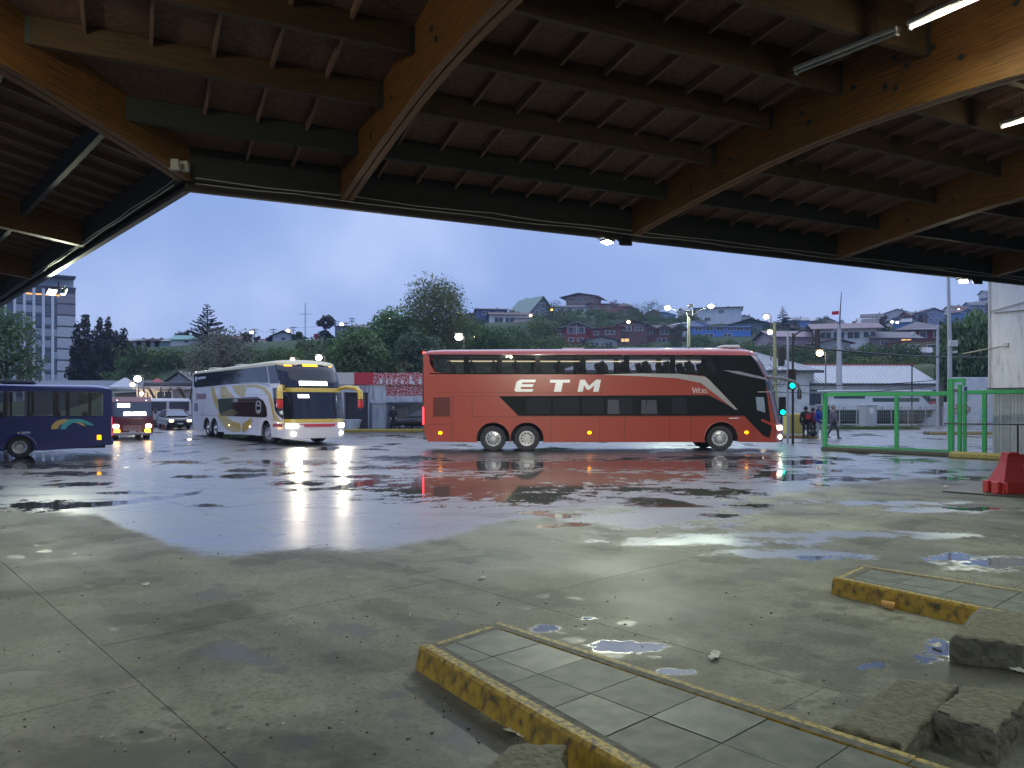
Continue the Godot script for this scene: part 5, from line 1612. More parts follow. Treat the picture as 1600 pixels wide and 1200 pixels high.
func poles() -> void:
	var gal := mat(0.4, 0.41, 0.44, 0.45)
	var blk := mat(0.02, 0.022, 0.025, 0.5)
	# traffic light right behind the red coach's mirror
	var a := P(1236, 0, 36); a.y = 0
	var t := thing("traffic_light", "black traffic light post showing green behind the coach mirror", "traffic light", a)
	part(t, "post", c1(Vector3(0.12, -0.05, -0.1), Vector3(0.12, 5.2, -0.1), 0.06, 0.05), blk)
	var arm := MB.new()
	arm.tube([Vector3(0.12, 4.6, -0.1), Vector3(0.2, 5.1, -0.1), Vector3(0.5, 5.3, -0.1), Vector3(1.1, 5.36, -0.1)], [0.045, 0.045, 0.04, 0.035], 8)
	part(t, "arm", arm, blk)
	traffic_head(t, Vector3(0.0, 2.72 + 0.3, 0.08), 2)
	traffic_head(t, Vector3(1.26, 4.9, 0.0), -1, 0.9)
	part(t, "signal_head", cb1(Vector3(-0.42, 3.75 + 0.35, -0.1), Vector3(0.28, 0.9, 0.2), 0.03), blk)
	part(t, "back_board", b1(Vector3(1.04, 4.9, -0.1), Vector3(0.05, 0.7, 0.05)), blk)
	var b := P(1231, 0, 37.2); b.y = 0
	var q := thing("steel_pole", "plain galvanised pole beside the green traffic light", "pole", b)
	part(q, "shaft", c1(Vector3(0, -0.05, 0), Vector3(0, 5.3, 0), 0.06, 0.05), gal)
	part(q, "cap", c1(Vector3(0, 5.3, 0), Vector3(0, 5.36, 0), 0.065, 0.03), gal)
	var w := P(1220, 0, 34.6); w.y = 0
	q = thing("traffic_light", "low second traffic light with a green lamp at the coach's nose", "traffic light", P(1221, 0, 38.5) * Vector3(1, 0, 1))
	part(q, "post", c1(Vector3(0, -0.05, 0), Vector3(0, 2.1, 0), 0.05), blk)
	traffic_head(q, Vector3(0, 1.75, 0.1), 2)
	# tall pole at the right, running up past the canopy
	q = thing("steel_pole", "tall tapering silver lamp pole left of the white building", "pole", P(1484, 0, 40) * Vector3(1, 0, 1))
	var sh := MB.new()
	sh.tube([Vector3(0, -0.05, 0), Vector3(0, 5, 0), Vector3(-0.14, 11, 0)], [0.13, 0.10, 0.06], 12)
	part(q, "shaft", sh, gal)
	part(q, "switch_box", cb1(Vector3(0.12, 5.0, 0.1), Vector3(0.42, 0.32, 0.2), 0.02), mat(0.5, 0.5, 0.5, 0.5))
	part(q, "switch_box", cb1(Vector3(0.2, 4.55, 0.1), Vector3(0.24, 0.14, 0.14), 0.02), mat(0.45, 0.45, 0.47, 0.5))
	# camera gantry pole
	q = thing("camera_pole", "silver pole with a long side arm and a small camera", "pole", P(1465, 0, 56) * Vector3(1, 0, 1))
	part(q, "shaft", c1(Vector3(0, -0.05, 0), Vector3(0, 7.6, 0), 0.11, 0.09), gal)
	part(q, "arm", c1(Vector3(0, 7.3, 0), Vector3(-1.75, 7.3, 0), 0.05, 0.045), gal)
	part(q, "camera", cb1(Vector3(-1.78, 6.95, 0), Vector3(0.24, 0.3, 0.24), 0.03), mat(0.45, 0.46, 0.5, 0.5))
	# white concrete pole with a spliced top and a red flag
	q = thing("concrete_pole", "white concrete utility pole with a tilted thin mast on top", "pole", P(1311, 0, 70) * Vector3(1, 0, 1))
	var mb := MB.new()
	mb.tube([Vector3(0.1, -0.05, 0), Vector3(0.0, 5.0, 0), Vector3(0, 9.0, 0)], [0.30, 0.24, 0.16], 10)
	part(q, "shaft", mb, mat(0.42, 0.43, 0.47, 0.7))
	mb = MB.new()
	mb.tube([Vector3(0, 8.6, 0.1), Vector3(0.05, 10.0, 0.1), Vector3(0.2, 12.0, 0.05)], [0.07, 0.06, 0.03], 8)
	part(q, "mast", mb, mat(0.05, 0.05, 0.07, 0.6))
	part(q, "cross_arm", c1(Vector3(-0.7, 8.3, 0), Vector3(0.1, 9.0, 0), 0.04), mat(0.3, 0.3, 0.3, 0.6))
	part(q, "base_band", c1(Vector3(0.1, 1.2, 0), Vector3(0.09, 1.9, 0), 0.33, 0.32), mat(0.05, 0.05, 0.06, 0.7))
	q = thing("flag", "small red flag hanging from the thin mast", "flag", P(1311, 488, 70) + Vector3(-0.05, 0, 0.1))
	mb = MB.new()
	mb.grid(func(u, v): return Vector3(-0.66 * u, 0.12 - v * 0.32 - 0.05 * u, 0.05 * sin(u * 7.0)), 12, 4)
	part(q, "cloth", mb, mat(0.45, 0.02, 0.04, 0.8))
	# yellowish utility pole with a tangle of cables behind the coach front
	q = thing("utility_pole", "weathered utility pole with a cable coil behind the coach front", "utility pole", P(1212, 0, 60) * Vector3(1, 0, 1))
	part(q, "shaft", c1(Vector3(0.0, -0.05, 0), Vector3(-0.1, 8.2, 0), 0.17, 0.12), texmat(ntex(0.03, [[0.2, 0.16, 0.15, 0.08], [0.8, 0.45, 0.42, 0.24]], 115), Vector3(1, 0.6, 1), 0.8))
	for k in 5:
		mb = MB.new()
		var pts := []
		var rad := []
		for i in 9:
			pts.append(Vector3(-1.0 + i * 0.25, 3.7 + 0.35 * k - 0.5 * sin(i * 0.4) + 0.2 * sin(i * 2.0 + k), 0.15)); rad.append(0.025)
		mb.tube(pts, rad, 5)
		part(q, "cable_loop", mb, blk)
	# twin armed lamp behind the coach roof
	q = thing("twin_street_lamp", "tall street lamp with two raised arms above the coach roof", "street lamp", P(1076, 0, 52) * Vector3(1, 0, 1))
	part(q, "shaft", c1(Vector3(0, -0.05, 0), Vector3(0, 8.1, 0), 0.13, 0.09), mat(0.16, 0.15, 0.12, 0.6))
	part(q, "head_box", cb1(Vector3(0.05, 8.0, 0), Vector3(0.42, 0.42, 0.3), 0.05), mat(0.09, 0.09, 0.10, 0.6))
	part(q, "sensor", cb1(Vector3(0.13, 8.5, 0), Vector3(0.4, 0.2, 0.25), 0.06), mat(0.11, 0.10, 0.11, 0.6))
	for s in [-1, 1]:
		var tip := Vector3(s * 1.35, 8.05 + (0.32 if s < 0 else 0.42), 0.1)
		part(q, "arm", c1(Vector3(s * 0.1, 7.85, 0), tip, 0.05, 0.035), mat(0.10, 0.10, 0.11, 0.6))
		part(q, "lamp_shade", cb1(tip + Vector3(s * 0.12, 0.06, 0), Vector3(0.5, 0.08, 0.26), 0.03), mat(0.1, 0.1, 0.1, 0.5))
		part(q, "lamp_bulb", ballm(tip + Vector3(s * 0.12, -0.03, 0.06), Vector3(0.2, 0.14, 0.2)), glow(0.92, 1.0, 0.9, 20.0))
		omni(q, tip + Vector3(s * 0.12, -0.03, 0.06), 30.0, Color(0.92, 1.0, 0.88), 0.15)
	# red and white mast of the level crossing, radio mast, power poles on the crest
	q = thing("radio_mast", "slender lattice radio mast with a crossbar on the left crest", "mast", P(477, 540, 150))
	part(q, "lower_mast", c1(Vector3(0, -2, 0), Vector3(0, 4.6, 0), 0.10, 0.09, 6), gal)
	for s in [[-1, -1], [1, -1], [0, 1]]:
		part(q, "lattice_leg", c1(Vector3(s[0] * 0.14, 4.4, s[1] * 0.14), Vector3(s[0] * 0.05, 8.3, s[1] * 0.05), 0.035, 0.03, 5), gal)
	for k in 10:
		part(q, "lattice_brace", c1(Vector3(-0.13 + 0.008 * k, 4.5 + k * 0.36, 0.12), Vector3(0.13 - 0.008 * k, 4.75 + k * 0.36, 0.12), 0.022, 0.022, 4), gal)
	part(q, "crossbar", c1(Vector3(-1.35, 6.15, 0), Vector3(1.35, 6.15, 0), 0.05, 0.05, 6), gal)
	part(q, "antenna", c1(Vector3(0, 8.2, 0), Vector3(0, 9.0, 0), 0.02, 0.01, 5), gal)
	q = thing("water_tank", "small red tank tower left of the umbrella shaped pine", "tank", P(494, 536, 140))
	part(q, "tank", c1(Vector3(0, -1, 0), Vector3(0, 1.2, 0), 0.32, 0.32, 12), mat(0.5, 0.03, 0.04, 0.6))
	part(q, "tank_top", c1(Vector3(0, 1.2, 0), Vector3(0, 1.65, 0), 0.46, 0.42, 12), mat(0.5, 0.03, 0.04, 0.6))
	var prev := Vector3.ZERO
	var dark := mat(0.06, 0.055, 0.06, 0.8)
	for e in [[398, 540, 513, "wooden power pole beside the first orange crest lamp", 138], [427, 541, 513, "thin power pole left of the grey gabled house", 138], [458, 540, 510, "power pole with crossarms by the radio mast", 140], [524, 535, 500, "power pole beside the umbrella shaped pine", 138], [541, 534, 503, "power pole above the dark flat house", 138], [550, 534, 496, "thin pale pole at the top of the green slope", 138], [566, 534, 508, "dark power pole in front of the grey hipped house", 134]]:
		var ft := P(e[0], e[1], e[4])
		var hh: float = (e[1] - e[2]) / 1200.0 * e[4]
		q = thing("power_pole", e[3], "power pole", ft, 0.2, "power poles along the left crest")
		part(q, "shaft", c1(Vector3(0, -1.5, 0), Vector3(0, hh, 0), 0.09, 0.07, 6), dark)
		part(q, "crossarm", b1(Vector3(0, hh - 0.25, 0.08), Vector3(1.3, 0.1, 0.1)), dark)
		part(q, "crossarm", b1(Vector3(0, hh - 0.7, 0.08), Vector3(1.0, 0.1, 0.1)), dark)
		var top := ft + Vector3(0, hh - 0.15, 0)
		if prev != Vector3.ZERO:
			cable(prev, top, 0.5, 0.018, "thin crest cable ending at the " + str(e[3]))
		prev = top
	# cables across the right side
	cable(P(1236, 0, 36) * Vector3(1, 0, 1) + Vector3(0, 4.6, 0), P(1600, 556, 60), 0.3, 0.045, "thick dark overhead cable above the warehouse")
	cable(P(1200, 600, 62), P(1480, 592, 60), 0.3, 0.03, "overhead cable across the warehouse roof")
	cable(P(1200, 612, 63), P(1480, 600, 61), 0.35, 0.03, "lower overhead cable across the warehouse wall")
	cable(P(1150, 545, 70), P(1330, 520, 72), 0.4, 0.03, "overhead cable running left from the concrete pole")
	cable(P(1020, 566, 62), P(1212, 540, 60), 0.4, 0.03, "overhead cable over the hipped depot roof")
	q = thing("barrier_post", "thin dark lamp post in front of the warehouse", "pole", P(1425, 0, 62) * Vector3(1, 0, 1))
	part(q, "shaft", c1(Vector3(0, -0.05, 0), Vector3(0, 4.9, 0), 0.06, 0.05), blk)
	part(q, "cap", b1(Vector3(0, 4.93, 0), Vector3(0.2, 0.06, 0.12)), blk)
	q = thing("utility_box", "yellow utility cabinet behind the coach's nose", "cabinet", P(1238, 0, 48) * Vector3(1, 0, 1))
	part(q, "cabinet", cb1(Vector3(0.1, 0.6, 0), Vector3(1.1, 1.3, 0.6), 0.04), mat(0.5, 0.4, 0.08, 0.6))
	part(q, "door", cb1(Vector3(0.1, 0.62, 0.31), Vector3(0.9, 1.05, 0.03), 0.01), mat(0.46, 0.36, 0.07, 0.6))

func ballm(p: Vector3, r: Vector3, k := 10) -> MB:
	var m := MB.new()
	m.ball(p, r, k)
	return m

func cable(a: Vector3, b: Vector3, sag: float, r: float, label: String) -> void:
	var mb := MB.new()
	var pts := []
	var rad := []
	for i in 13:
		var u := i / 12.0
		pts.append(a.lerp(b, u) - Vector3(0, sag * 4.0 * u * (1.0 - u), 0)); rad.append(r)
	mb.tube(pts, rad, 5)
	var o := part(self, "overhead_cable", mb, mat(0.03, 0.03, 0.035, 0.6))
	tag(o, label, "cable", "overhead cables")

func build_lamps() -> void:
	# tube lamps under the canopy
	tube_lamp("lit fluorescent tube at the upper right of the canopy", Vector3(4.86, EYE + 4.60, -9.42), Vector3(5.66, EYE + 4.52, -7.80), true, 6.5, 0.035)
	tube_lamp("unlit fluorescent tube in line with the lit one", Vector3(4.80, EYE + 4.60, -9.52), Vector3(4.06, EYE + 4.74, -11.02), false, 0.0)
	tube_lamp("lit fluorescent tube at the right edge behind the curved beam", Vector3(8.14, EYE + 4.60, -12.8), Vector3(8.90, EYE + 4.55, -11.3), true, 3.0)
	tube_lamp("lit fluorescent tube further back over the right bay", Vector3(6.6, EYE + 4.45, -5.9), Vector3(7.3, EYE + 4.35, -4.4), true, 10.5)
	tube_lamp("lit fluorescent tube over the walkway behind the viewer", Vector3(1.6, EYE + 3.9, 0.4), Vector3(2.3, EYE + 3.8, 1.9), true, 8.0)
	tube_lamp("lit fluorescent tube over the left bays", Vector3(-5.75, EYE + 4.35, -7.0), Vector3(-5.45, EYE + 4.3, -5.4), true, 7.0, 0.3)
	# floodlights on the eaves
	floodlight("lit twin floodlight on the eave above the red coach", wing(0, 8.62, -0.14, EYE + 3.60), 1.0, Vector3(-0.22, -0.95, 0.12).normalized())
	floodlight("dim twin floodlight on the eave by the white building", wing(0, 20.9, -0.14, EYE + 3.60), 0.16, Vector3(-0.3, -0.8, 0.3).normalized())
	floodlight("bright floodlight on the left eave before the tower", wing(1, 12.3, -0.3, EYE + 3.30), 0.6, Vector3(0.72, -0.6, 0.3).normalized(), Vector3(0.75, -0.35, -0.55))
	# street lamps on the hill and beyond: column, row of the bulb, row of the foot, depth, tint, strength, label
	var pole := mat(0.14, 0.13, 0.12, 0.7)
	for e in [
		[393, 519, 540, 136, 0, 3, "street lamp with an orange glow by the round dark tree on the left crest"], [450, 517, 540, 136, 0, 3, "street lamp with a pale glow above the grey gabled house"], [534, 507, 536, 134, 1, 3, "street lamp right of the umbrella shaped pine"], [611, 499, 526, 128, 0, 4, "street lamp left of the large pale tree"],
		[717, 527, 600, 74, 1, 60, "very bright lamp just above the rear of the red coach roof"], [742, 528, 560, 100, 0, 6, "small bright lamp on a red post right of the very bright one"], [716, 491, 520, 118, 0, 4, "small lamp among the branches of the pale tree"], [829, 493, 520, 224, 0, 5, "street lamp at the corner of the pink house on stilts"], [982, 503, 545, 180, 0, 2, "street lamp above the lit orange doorway"],
		[862, 484, 500, 250, 2, 9, "deep orange lamp at the green roofed gable"], [498, 559, 600, 62, 1, 14, "bright lamp just above the white coach"], [457, 562, 600, 66, 0, 6, "small lamp over the roof of the white coach"], [1197, 495, 560, 80, 0, 9, "warm street lamp at the end of a slanted arm over the coach front"], [1203, 519, 580, 72, 0, 8, "second warm lamp just below the slanted arm"],
		[1281, 552, 640, 66, 3, 16, "golden street lamp on an arm left of the warehouse"], [1401, 545, 556, 160, 0, 6, "lamp under the eaves of the maroon house"], [1447, 518, 530, 200, 2, 4, "orange lamp behind the camera arm"], [1531, 547, 600, 84, 0, 9, "bright lamp in the willow right of the silver pole"], [1514, 543, 590, 86, 0, 4, "faint lamp in the willow"], [1503, 542, 590, 88, 0, 4, "faintest lamp in the willow beside the pole"],
		[1372, 510, 524, 210, 1, 6, "first of the lamps on the far ridge, lowest at the left"], [1394, 503, 522, 240, 1, 8, "bright ridge lamp above the steep hipped roof"], [1402, 504, 522, 240, 1, 5, "ridge lamp just right of the bright one above the hipped roof"], [1443, 494, 512, 270, 1, 7, "ridge lamp standing alone halfway up the far ridge"], [1452, 497, 510, 272, 1, 5, "lower ridge lamp beside the one standing alone"], [1464, 494, 510, 275, 1, 6, "ridge lamp left of the tall silver pole"], [1498, 484, 500, 290, 1, 6, "ridge lamp right of the tall silver pole"], [1524, 475, 494, 300, 1, 6, "highest lamp on the far ridge beside the white building"],
		[215, 592, 640, 62, 1, 16, "bright lamp over the maroon minibus"], [207, 601, 640, 64, 0, 7, "lower dimmer lamp over the maroon minibus"], [287, 607, 640, 80, 0, 8, "lamp on the gabled house behind the white coach"], [222, 615, 640, 70, 0, 5, "small lamp by the kiosk right of the minibus roof"],
		]:
		var d: float = e[3]
		var at := P(e[0], e[1], d)
		var ft := P(e[0], e[2], d)
		var tint: Array = [[1.0, 0.82, 0.55], [1.0, 0.97, 0.86], [1.0, 0.42, 0.06], [1.0, 0.74, 0.32]][e[4]]
		var h := at.y - ft.y
		var q := thing("street_lamp", e[6], "street lamp", ft + Vector3(0.5, 0, 0), 0.0, "street lamps beyond the forecourt")
		part(q, "post", c1(Vector3(0, -2.5, 0), Vector3(0, h + 0.1, 0), 0.07, 0.05, 6), pole)
		part(q, "arm", c1(Vector3(0, h + 0.1, 0), Vector3(-0.5, h + 0.14, 0), 0.035, 0.03, 5), pole)
		var r := 0.0017 * d * lerpf(0.8, 1.9, clampf(e[5] / 18.0, 0, 1))
		r = clampf(r * 1.6, 0.12, 0.42)
		part(q, "lamp_bulb", ballm(Vector3(-0.5, h, 0), Vector3(r, r * 0.8, r), 8), glow(tint[0], tint[1], tint[2], 6.0 + minf(e[5], 22.0) * 0.5))
		part(q, "lamp_shade", cb1(Vector3(-0.5, h + r * 0.8 + 0.05, 0), Vector3(r * 2.2, 0.06, r * 2.0), 0.02), pole)
		omni(q, Vector3(-0.5, h, 0), e[5] * 0.55, Color(tint[0], lerpf(tint[1], 1.0, 0.3), lerpf(tint[2], 1.0, 0.2)), r * 0.7)

# ---------------------------------------------------------------- vehicles
const HW := 1.27
const XC := [0.0, 14.26, 0.38, 14.36, 0.88, 14.42, 1.64, 14.24, 2.3, 14.10, 3.02, 13.90, 3.65, 13.56, 4.0, 13.22, 4.2, 12.6]

func xc(y: float) -> float:
	return lerp_table(XC, y)

func xf(y: float, z: float, bulge := 0.55) -> float:
	return xc(y) - bulge * pow(absf(z) / HW, 3.0)

func arch(cx: float, r: float, y0 := 0.36, cy := 0.5, n := 14) -> Array:
	var a0 := asin((y0 - cy) / r)
	var out := []
	for i in n + 1:
		var a := lerpf(PI - a0, a0, float(i) / n)
		out.append(cx + cos(a) * r); out.append(cy + sin(a) * r)
	return out

func wheel(t: Node3D, at: Vector3, r: float, side: float, style := 0, steer := 0.0, wd := 0.3) -> void:
	var bs := Basis(Vector3.UP, steer) * Basis(Vector3.RIGHT, PI / 2 * side)
	var mb := MB.new()
	var ri := r * 0.60
	mb.lathe([Vector2(ri, -wd), Vector2(r * 0.93, -wd), Vector2(r, -wd * 0.85), Vector2(r, -wd * 0.15), Vector2(r * 0.94, 0), Vector2(r * 0.72, 0.012), Vector2(ri, -0.015)], 28, Transform3D(bs, Vector3.ZERO))
	var w := part(t, "wheel", mb, mat(0.022, 0.022, 0.024, 0.75))
	w.position = at
	var rim := MB.new()
	var metal := mat(0.5, 0.5, 0.5, 0.3, 0.7)
	if style == 1:   # deep dished rim with a hub
		rim.lathe([Vector2(ri, -0.012), Vector2(ri * 0.93, -0.01), Vector2(ri * 0.86, -0.14), Vector2(ri * 0.5, -0.15), Vector2(ri * 0.42, -0.06), Vector2(0.0, -0.055)], 28, Transform3D(bs, Vector3.ZERO))
	else:
		rim.lathe([Vector2(ri, -0.012), Vector2(ri * 0.93, -0.012), Vector2(ri * 0.86, -0.055), Vector2(ri * 0.55, -0.03), Vector2(ri * 0.42, 0.02), Vector2(ri * 0.36, 0.05), Vector2(0.0, 0.055)], 28, Transform3D(bs, Vector3.ZERO))
	var rp := part(w, "rim", rim, metal)
	var hole := MB.new()
	for k in 10:
		var a := TAU * k / 10
		var rr := ri * (0.70 if style == 0 else 0.66)
		var c := bs * Vector3(cos(a) * rr, -0.048 if style == 0 else -0.146, sin(a) * rr)
		hole.cyl(c, c + bs * Vector3(0, 0.012, 0), ri * 0.10, ri * 0.10, 8)
	part(w, "hand_hole", hole, mat(0.015, 0.015, 0.015, 0.8)).set_meta("kind", "stuff")

func front_patch(y0: float, y1: float, z0: float, z1: float, off: float, bulge := 0.55) -> MB:
	var mb := MB.new()
	mb.grid(func(u, v):
		var y := lerpf(y0, y1, v)
		var z := lerpf(z1, z0, u)
		return Vector3(xf(y, z, bulge) + off, y, z), 16, 6)
	return mb

func over(t: Node3D, nm: String, poly: Array, m: Material, z := 0.006, both := true) -> MeshInstance3D:
	var mb := MB.new()
	var p := pv2(poly)
	mb.prism(p, HW - 0.01, HW + z)
	var o := part(t, nm, mb, m)
	if both:
		var mc := MB.new()
		mc.prism(p, -HW - z, -HW + 0.01)
		part(t, nm, mc, m)
	return o

func rpx(a: Array) -> Array:  # survey of the red coach's side, in pixels, to metres
	var o := []
	for i in range(0, a.size(), 2):
		o.append((a[i] - 660.0) / 39.7); o.append((705.0 - a[i + 1]) / 39.7)
	return o

func coach(t: Node3D, bodym: Material, roofm: Material, see: bool) -> void:
	# side panels with wheel arches, up to the upper windows
	var poly := [0.22, 0.40] + arch(2.75, 0.645) + arch(4.06, 0.645) + arch(11.69, 0.66) + [xf(0.36, HW), 0.34]
	for y in [0.7, 1.2, 1.8, 2.4, 2.8, 3.06]:
		poly += [xf(y, HW), y]
	poly += [1.0, 3.06, 0.48, 3.16, 0.30, 3.50, 0.26, 3.84, 0.06, 3.84, 0.06, 1.3, 0.1, 0.7]
	for s in [1, -1]:
		var mb := MB.new()
		mb.prism(pv2(poly), HW - 0.05 if s > 0 else -HW, HW if s > 0 else -HW + 0.05)
		part(t, "side_panel", mb, bodym)
	# wheel wells, floor and dark underside
	var blk := mat(0.012, 0.012, 0.013, 0.8)
	part(t, "chassis", b1(Vector3(7.0, 0.76, 0), Vector3(13.4, 0.76, 1.7)), blk)
	part(t, "lower_deck", b1(Vector3(6.9, 1.75, 0), Vector3(12.6, 1.3, 2.38)), blk)
	part(t, "upper_floor", b1(Vector3(6.9, 2.62, 0), Vector3(13.0, 0.1, 2.44)), mat(0.06, 0.06, 0.065, 0.8))
	# rear
	var rear := MB.new()
	rear.grid(func(u, v):
		var z := lerpf(-HW, HW, u)
		var y := lerpf(0.4, 3.84, v)
		return Vector3(0.06 - 0.05 * (1.0 - pow(absf(z) / HW, 4.0)) - 0.04 * sin(v * PI), y, z), 14, 10)
	part(t, "rear_panel", rear, bodym)
	# roof shell
	var xs := [0.02, 0.10, 0.3, 0.8, 4.0, 8.0, 11.0, 12.0, 12.6, 12.95, 13.2, 13.36]
	var ht := [3.90, 3.98, 4.05, 4.09, 4.12, 4.15, 4.18, 4.18, 4.15, 4.08, 3.99, 3.90]
	var roof := MB.new()
	roof.grid(func(u, v):
		var f: float = u * (xs.size() - 1)
		var k := mini(int(f), xs.size() - 2)
		var x := lerpf(xs[k], xs[k + 1], f - k)
		var top := lerpf(ht[k], ht[k + 1], f - k)
		var hw := HW
		if x > 12.8: hw = HW * pow(clampf((13.42 - x) / 0.62, 0.02, 1.0), 0.34)
		var a: float = v * 2.0 - 1.0
		var z := -sin(a * PI / 2) * hw
		var y := 3.84 + (top - 3.84) * pow(cos(a * PI / 2), 0.5) if absf(a) < 0.999 else 3.84
		return Vector3(x, y, z), 44, 24, true)
	part(t, "roof", roof, roofm)
	part(t, "ceiling", b1(Vector3(6.5, 3.86, 0), Vector3(12.6, 0.03, 2.3)), mat(0.3, 0.3, 0.3, 0.8))

func coach_seats(t: Node3D) -> void:
	var sm := mat(0.02, 0.018, 0.02, 0.8)
	for k in 13:
		for z in [-0.72, 0.72]:
			var mb := MB.new()
			mb.cbox(Vector3(0, 0.42, 0), Vector3(0.16, 0.84, 0.9), 0.07, Basis(Vector3(0, 0, 1), 0.22))
			mb.cbox(Vector3(-0.14, 0.80, -0.22), Vector3(0.14, 0.3, 0.34), 0.06, Basis(Vector3(0, 0, 1), 0.22))
			mb.cbox(Vector3(-0.14, 0.80, 0.22), Vector3(0.14, 0.3, 0.34), 0.06, Basis(Vector3(0, 0, 1), 0.22))
			mb.cbox(Vector3(0.3, 0.1, 0), Vector3(0.5, 0.16, 0.9), 0.05)
			part(t, "seat", mb, sm).position = Vector3(1.2 + k * 0.86, 2.67, z)

func letter(t: Node3D, strokes: Array, ox: float, oy: float, h: float, shear: float, m: Material) -> void:
	for pl in strokes:
		var p := []
		for i in range(0, pl.size(), 2):
			p.append(ox + pl[i] * h * 1.17 + pl[i + 1] * h * shear); p.append(oy + pl[i + 1] * h)
		over(t, "letter", p, m, 0.008, false)

func build_vehicles() -> void:
	red_coach()
	white_coach()
	blue_bus()
	maroon_minibus()
	cars()

func red_coach() -> void:
	var t := thing("double_decker_coach", "red double decker coach with black glass and a silver swoosh, seen side on", "coach", Vector3(-3.6, -0.014, -31.6), 0.035, "double decker coaches")
	var red := paint(0.30, 0.05, 0.03, 0.3)
	t.scale.x = 1.022
	coach(t, red, paint(0.36, 0.07, 0.065, 0.35), true)
	coach_seats(t)
	var blk := mat(0.012, 0.014, 0.014, 0.07)
	var glass := pane(0.03, 0.035, 0.045, 0.14)
	# upper windows between pillars
	var ed := [0.46, 1.71, 3.0, 4.48, 6.25, 7.96, 9.77, 11.69]
	for s in [1, -1]:
		for k in 7:
			var a: float = ed[k] + (0.1 if k else 0.0)
			var b: float = ed[k + 1] - 0.1
			var mb := MB.new()
			if k == 0: mb.prism(pv2([0.34, 3.76, 0.50, 3.20, 1.0, 3.09, b, 3.09, b, 3.80, 0.34, 3.80]), s * (HW - 0.02) - 0.006, s * (HW - 0.02) + 0.006)
			else: mb.prism(pv2([a, 3.09, b, 3.09, b, 3.80, a, 3.80]), s * (HW - 0.02) - 0.006, s * (HW - 0.02) + 0.006)
			part(t, "upper_window", mb, glass)
			part(t, "pillar", b1(Vector3(ed[k + 1], 3.445, s * (HW - 0.025)), Vector3(0.2, 0.75, 0.045)), blk)
		part(t, "window_rail", b1(Vector3(6.0, 3.085, s * (HW - 0.024)), Vector3(11.4, 0.05, 0.05)), blk)
		part(t, "window_rail", b1(Vector3(6.0, 3.82, s * (HW - 0.024)), Vector3(11.6, 0.05, 0.05)), blk)
		var uf := MB.new()
		uf.prism(pv2([11.79, 3.05, xf(3.05, HW), 3.05, xf(3.4, HW) , 3.4, xf(3.84, HW) - 0.05, 3.84, 11.79, 3.84]), s * (HW - 0.02) - 0.012, s * (HW - 0.02) + 0.012)
		part(t, "front_side_window", uf, blk)
	part(t, "ceiling_lamp", b1(Vector3(6.2, 3.70, -0.95), Vector3(10.6, 0.035, 0.05)), glow(1.0, 0.8, 0.5, 1.1))
	# black glass of the lower deck with the driver's door, and silver swoosh
	over(t, "black_glass", rpx([1058, 581, 1098, 586, 1150, 640, 1104, 616, 778, 618, 808, 649, 1160, 649, 1190, 681, 1200, 684.2, 1203, 670, 1199, 640, 1194, 600, 1191, 584, 1150, 579.6]), blk, 0.006)
	over(t, "silver_swoosh", rpx([936, 583.6, 1000, 581.8, 1058, 582.4, 1098, 587, 1104, 591, 1150, 639.5, 1145, 639.5, 1092, 597, 1056, 589.6, 1000, 586.4]), mat(0.5, 0.5, 0.46, 0.3, 0.6), 0.012)
	over(t, "black_trim", rpx([1126, 576.5, 1150, 578, 1196, 589, 1196, 592.5, 1150, 583]), mat(0.3, 0.32, 0.36, 0.2, 0.5), 0.03)
	for e in [[820, 858], [862, 902], [907, 940], [944, 985], [1046, 1070]]:
		over(t, "lower_window", rpx([e[0], 621, e[1], 621, e[1], 646, e[0], 646]), mat(0.022, 0.024, 0.026, 0.05), 0.009)
	for e in [[947, 963], [999, 1006], [1008, 1022]]:
		over(t, "curtain", rpx([e[0], 624, e[1], 624, e[1] + 2, 646, e[0] - 1, 646]), mat(0.055, 0.06, 0.07, 0.3), 0.011, false)
	for e in [[1178, 1191], [1200, 1206]]:
		if e[0] == 1178: over(t, "door_window", rpx([e[0], 619, e[1], 619.5, e[1] + 2, 644, e[0] + 2, 640]), mat(0.22, 0.27, 0.32, 0.12), 0.01, false)
	over(t, "door_handle", rpx([1181, 610.5, 1202, 610.5, 1202, 611.5, 1181, 611.5]), mat(0.55, 0.55, 0.55, 0.3, 0.5), 0.02, false)
	over(t, "name_strip", rpx([1137, 652, 1153, 652, 1151, 653.6, 1135, 653.6]), mat(0.6, 0.6, 0.6, 0.4), 0.012, false)
	# lettering
	var sil := mat(0.62, 0.63, 0.60, 0.35, 0.2)
	var yy: float = (705 - 611.0) / 39.7
	var X := func(px): return (px - 660.0) / 39.7
	letter(t, [[0.0, 0.12, 0.12, 0.0, 1.25, 0.0, 1.3, 0.22, 0.45, 0.22, 0.40, 0.30, 0.40, 0.40, 1.2, 0.40, 1.25, 0.62, 0.40, 0.62, 0.42, 0.72, 0.5, 0.78, 1.3, 0.78, 1.35, 1.0, 0.25, 1.0, 0.03, 0.82]], X.call(801.5), yy, 0.48, 0.2, sil)
	letter(t, [[0.42, 0.0, 0.92, 0.0, 0.92, 0.76, 1.38, 0.76, 1.38, 1.0, 0.0, 1.0, 0.0, 0.76, 0.42, 0.76]], X.call(853.5), yy, 0.48, 0.2, sil)
	letter(t, [[0.0, 0.0, 0.36, 0.0, 0.36, 0.55, 0.62, 0.18, 0.80, 0.18, 1.08, 0.55, 1.08, 0.0, 1.46, 0.0, 1.46, 1.0, 1.12, 1.0, 0.72, 0.48, 0.34, 1.0, 0.0, 1.0]], X.call(899.5), yy, 0.48, 0.2, sil)
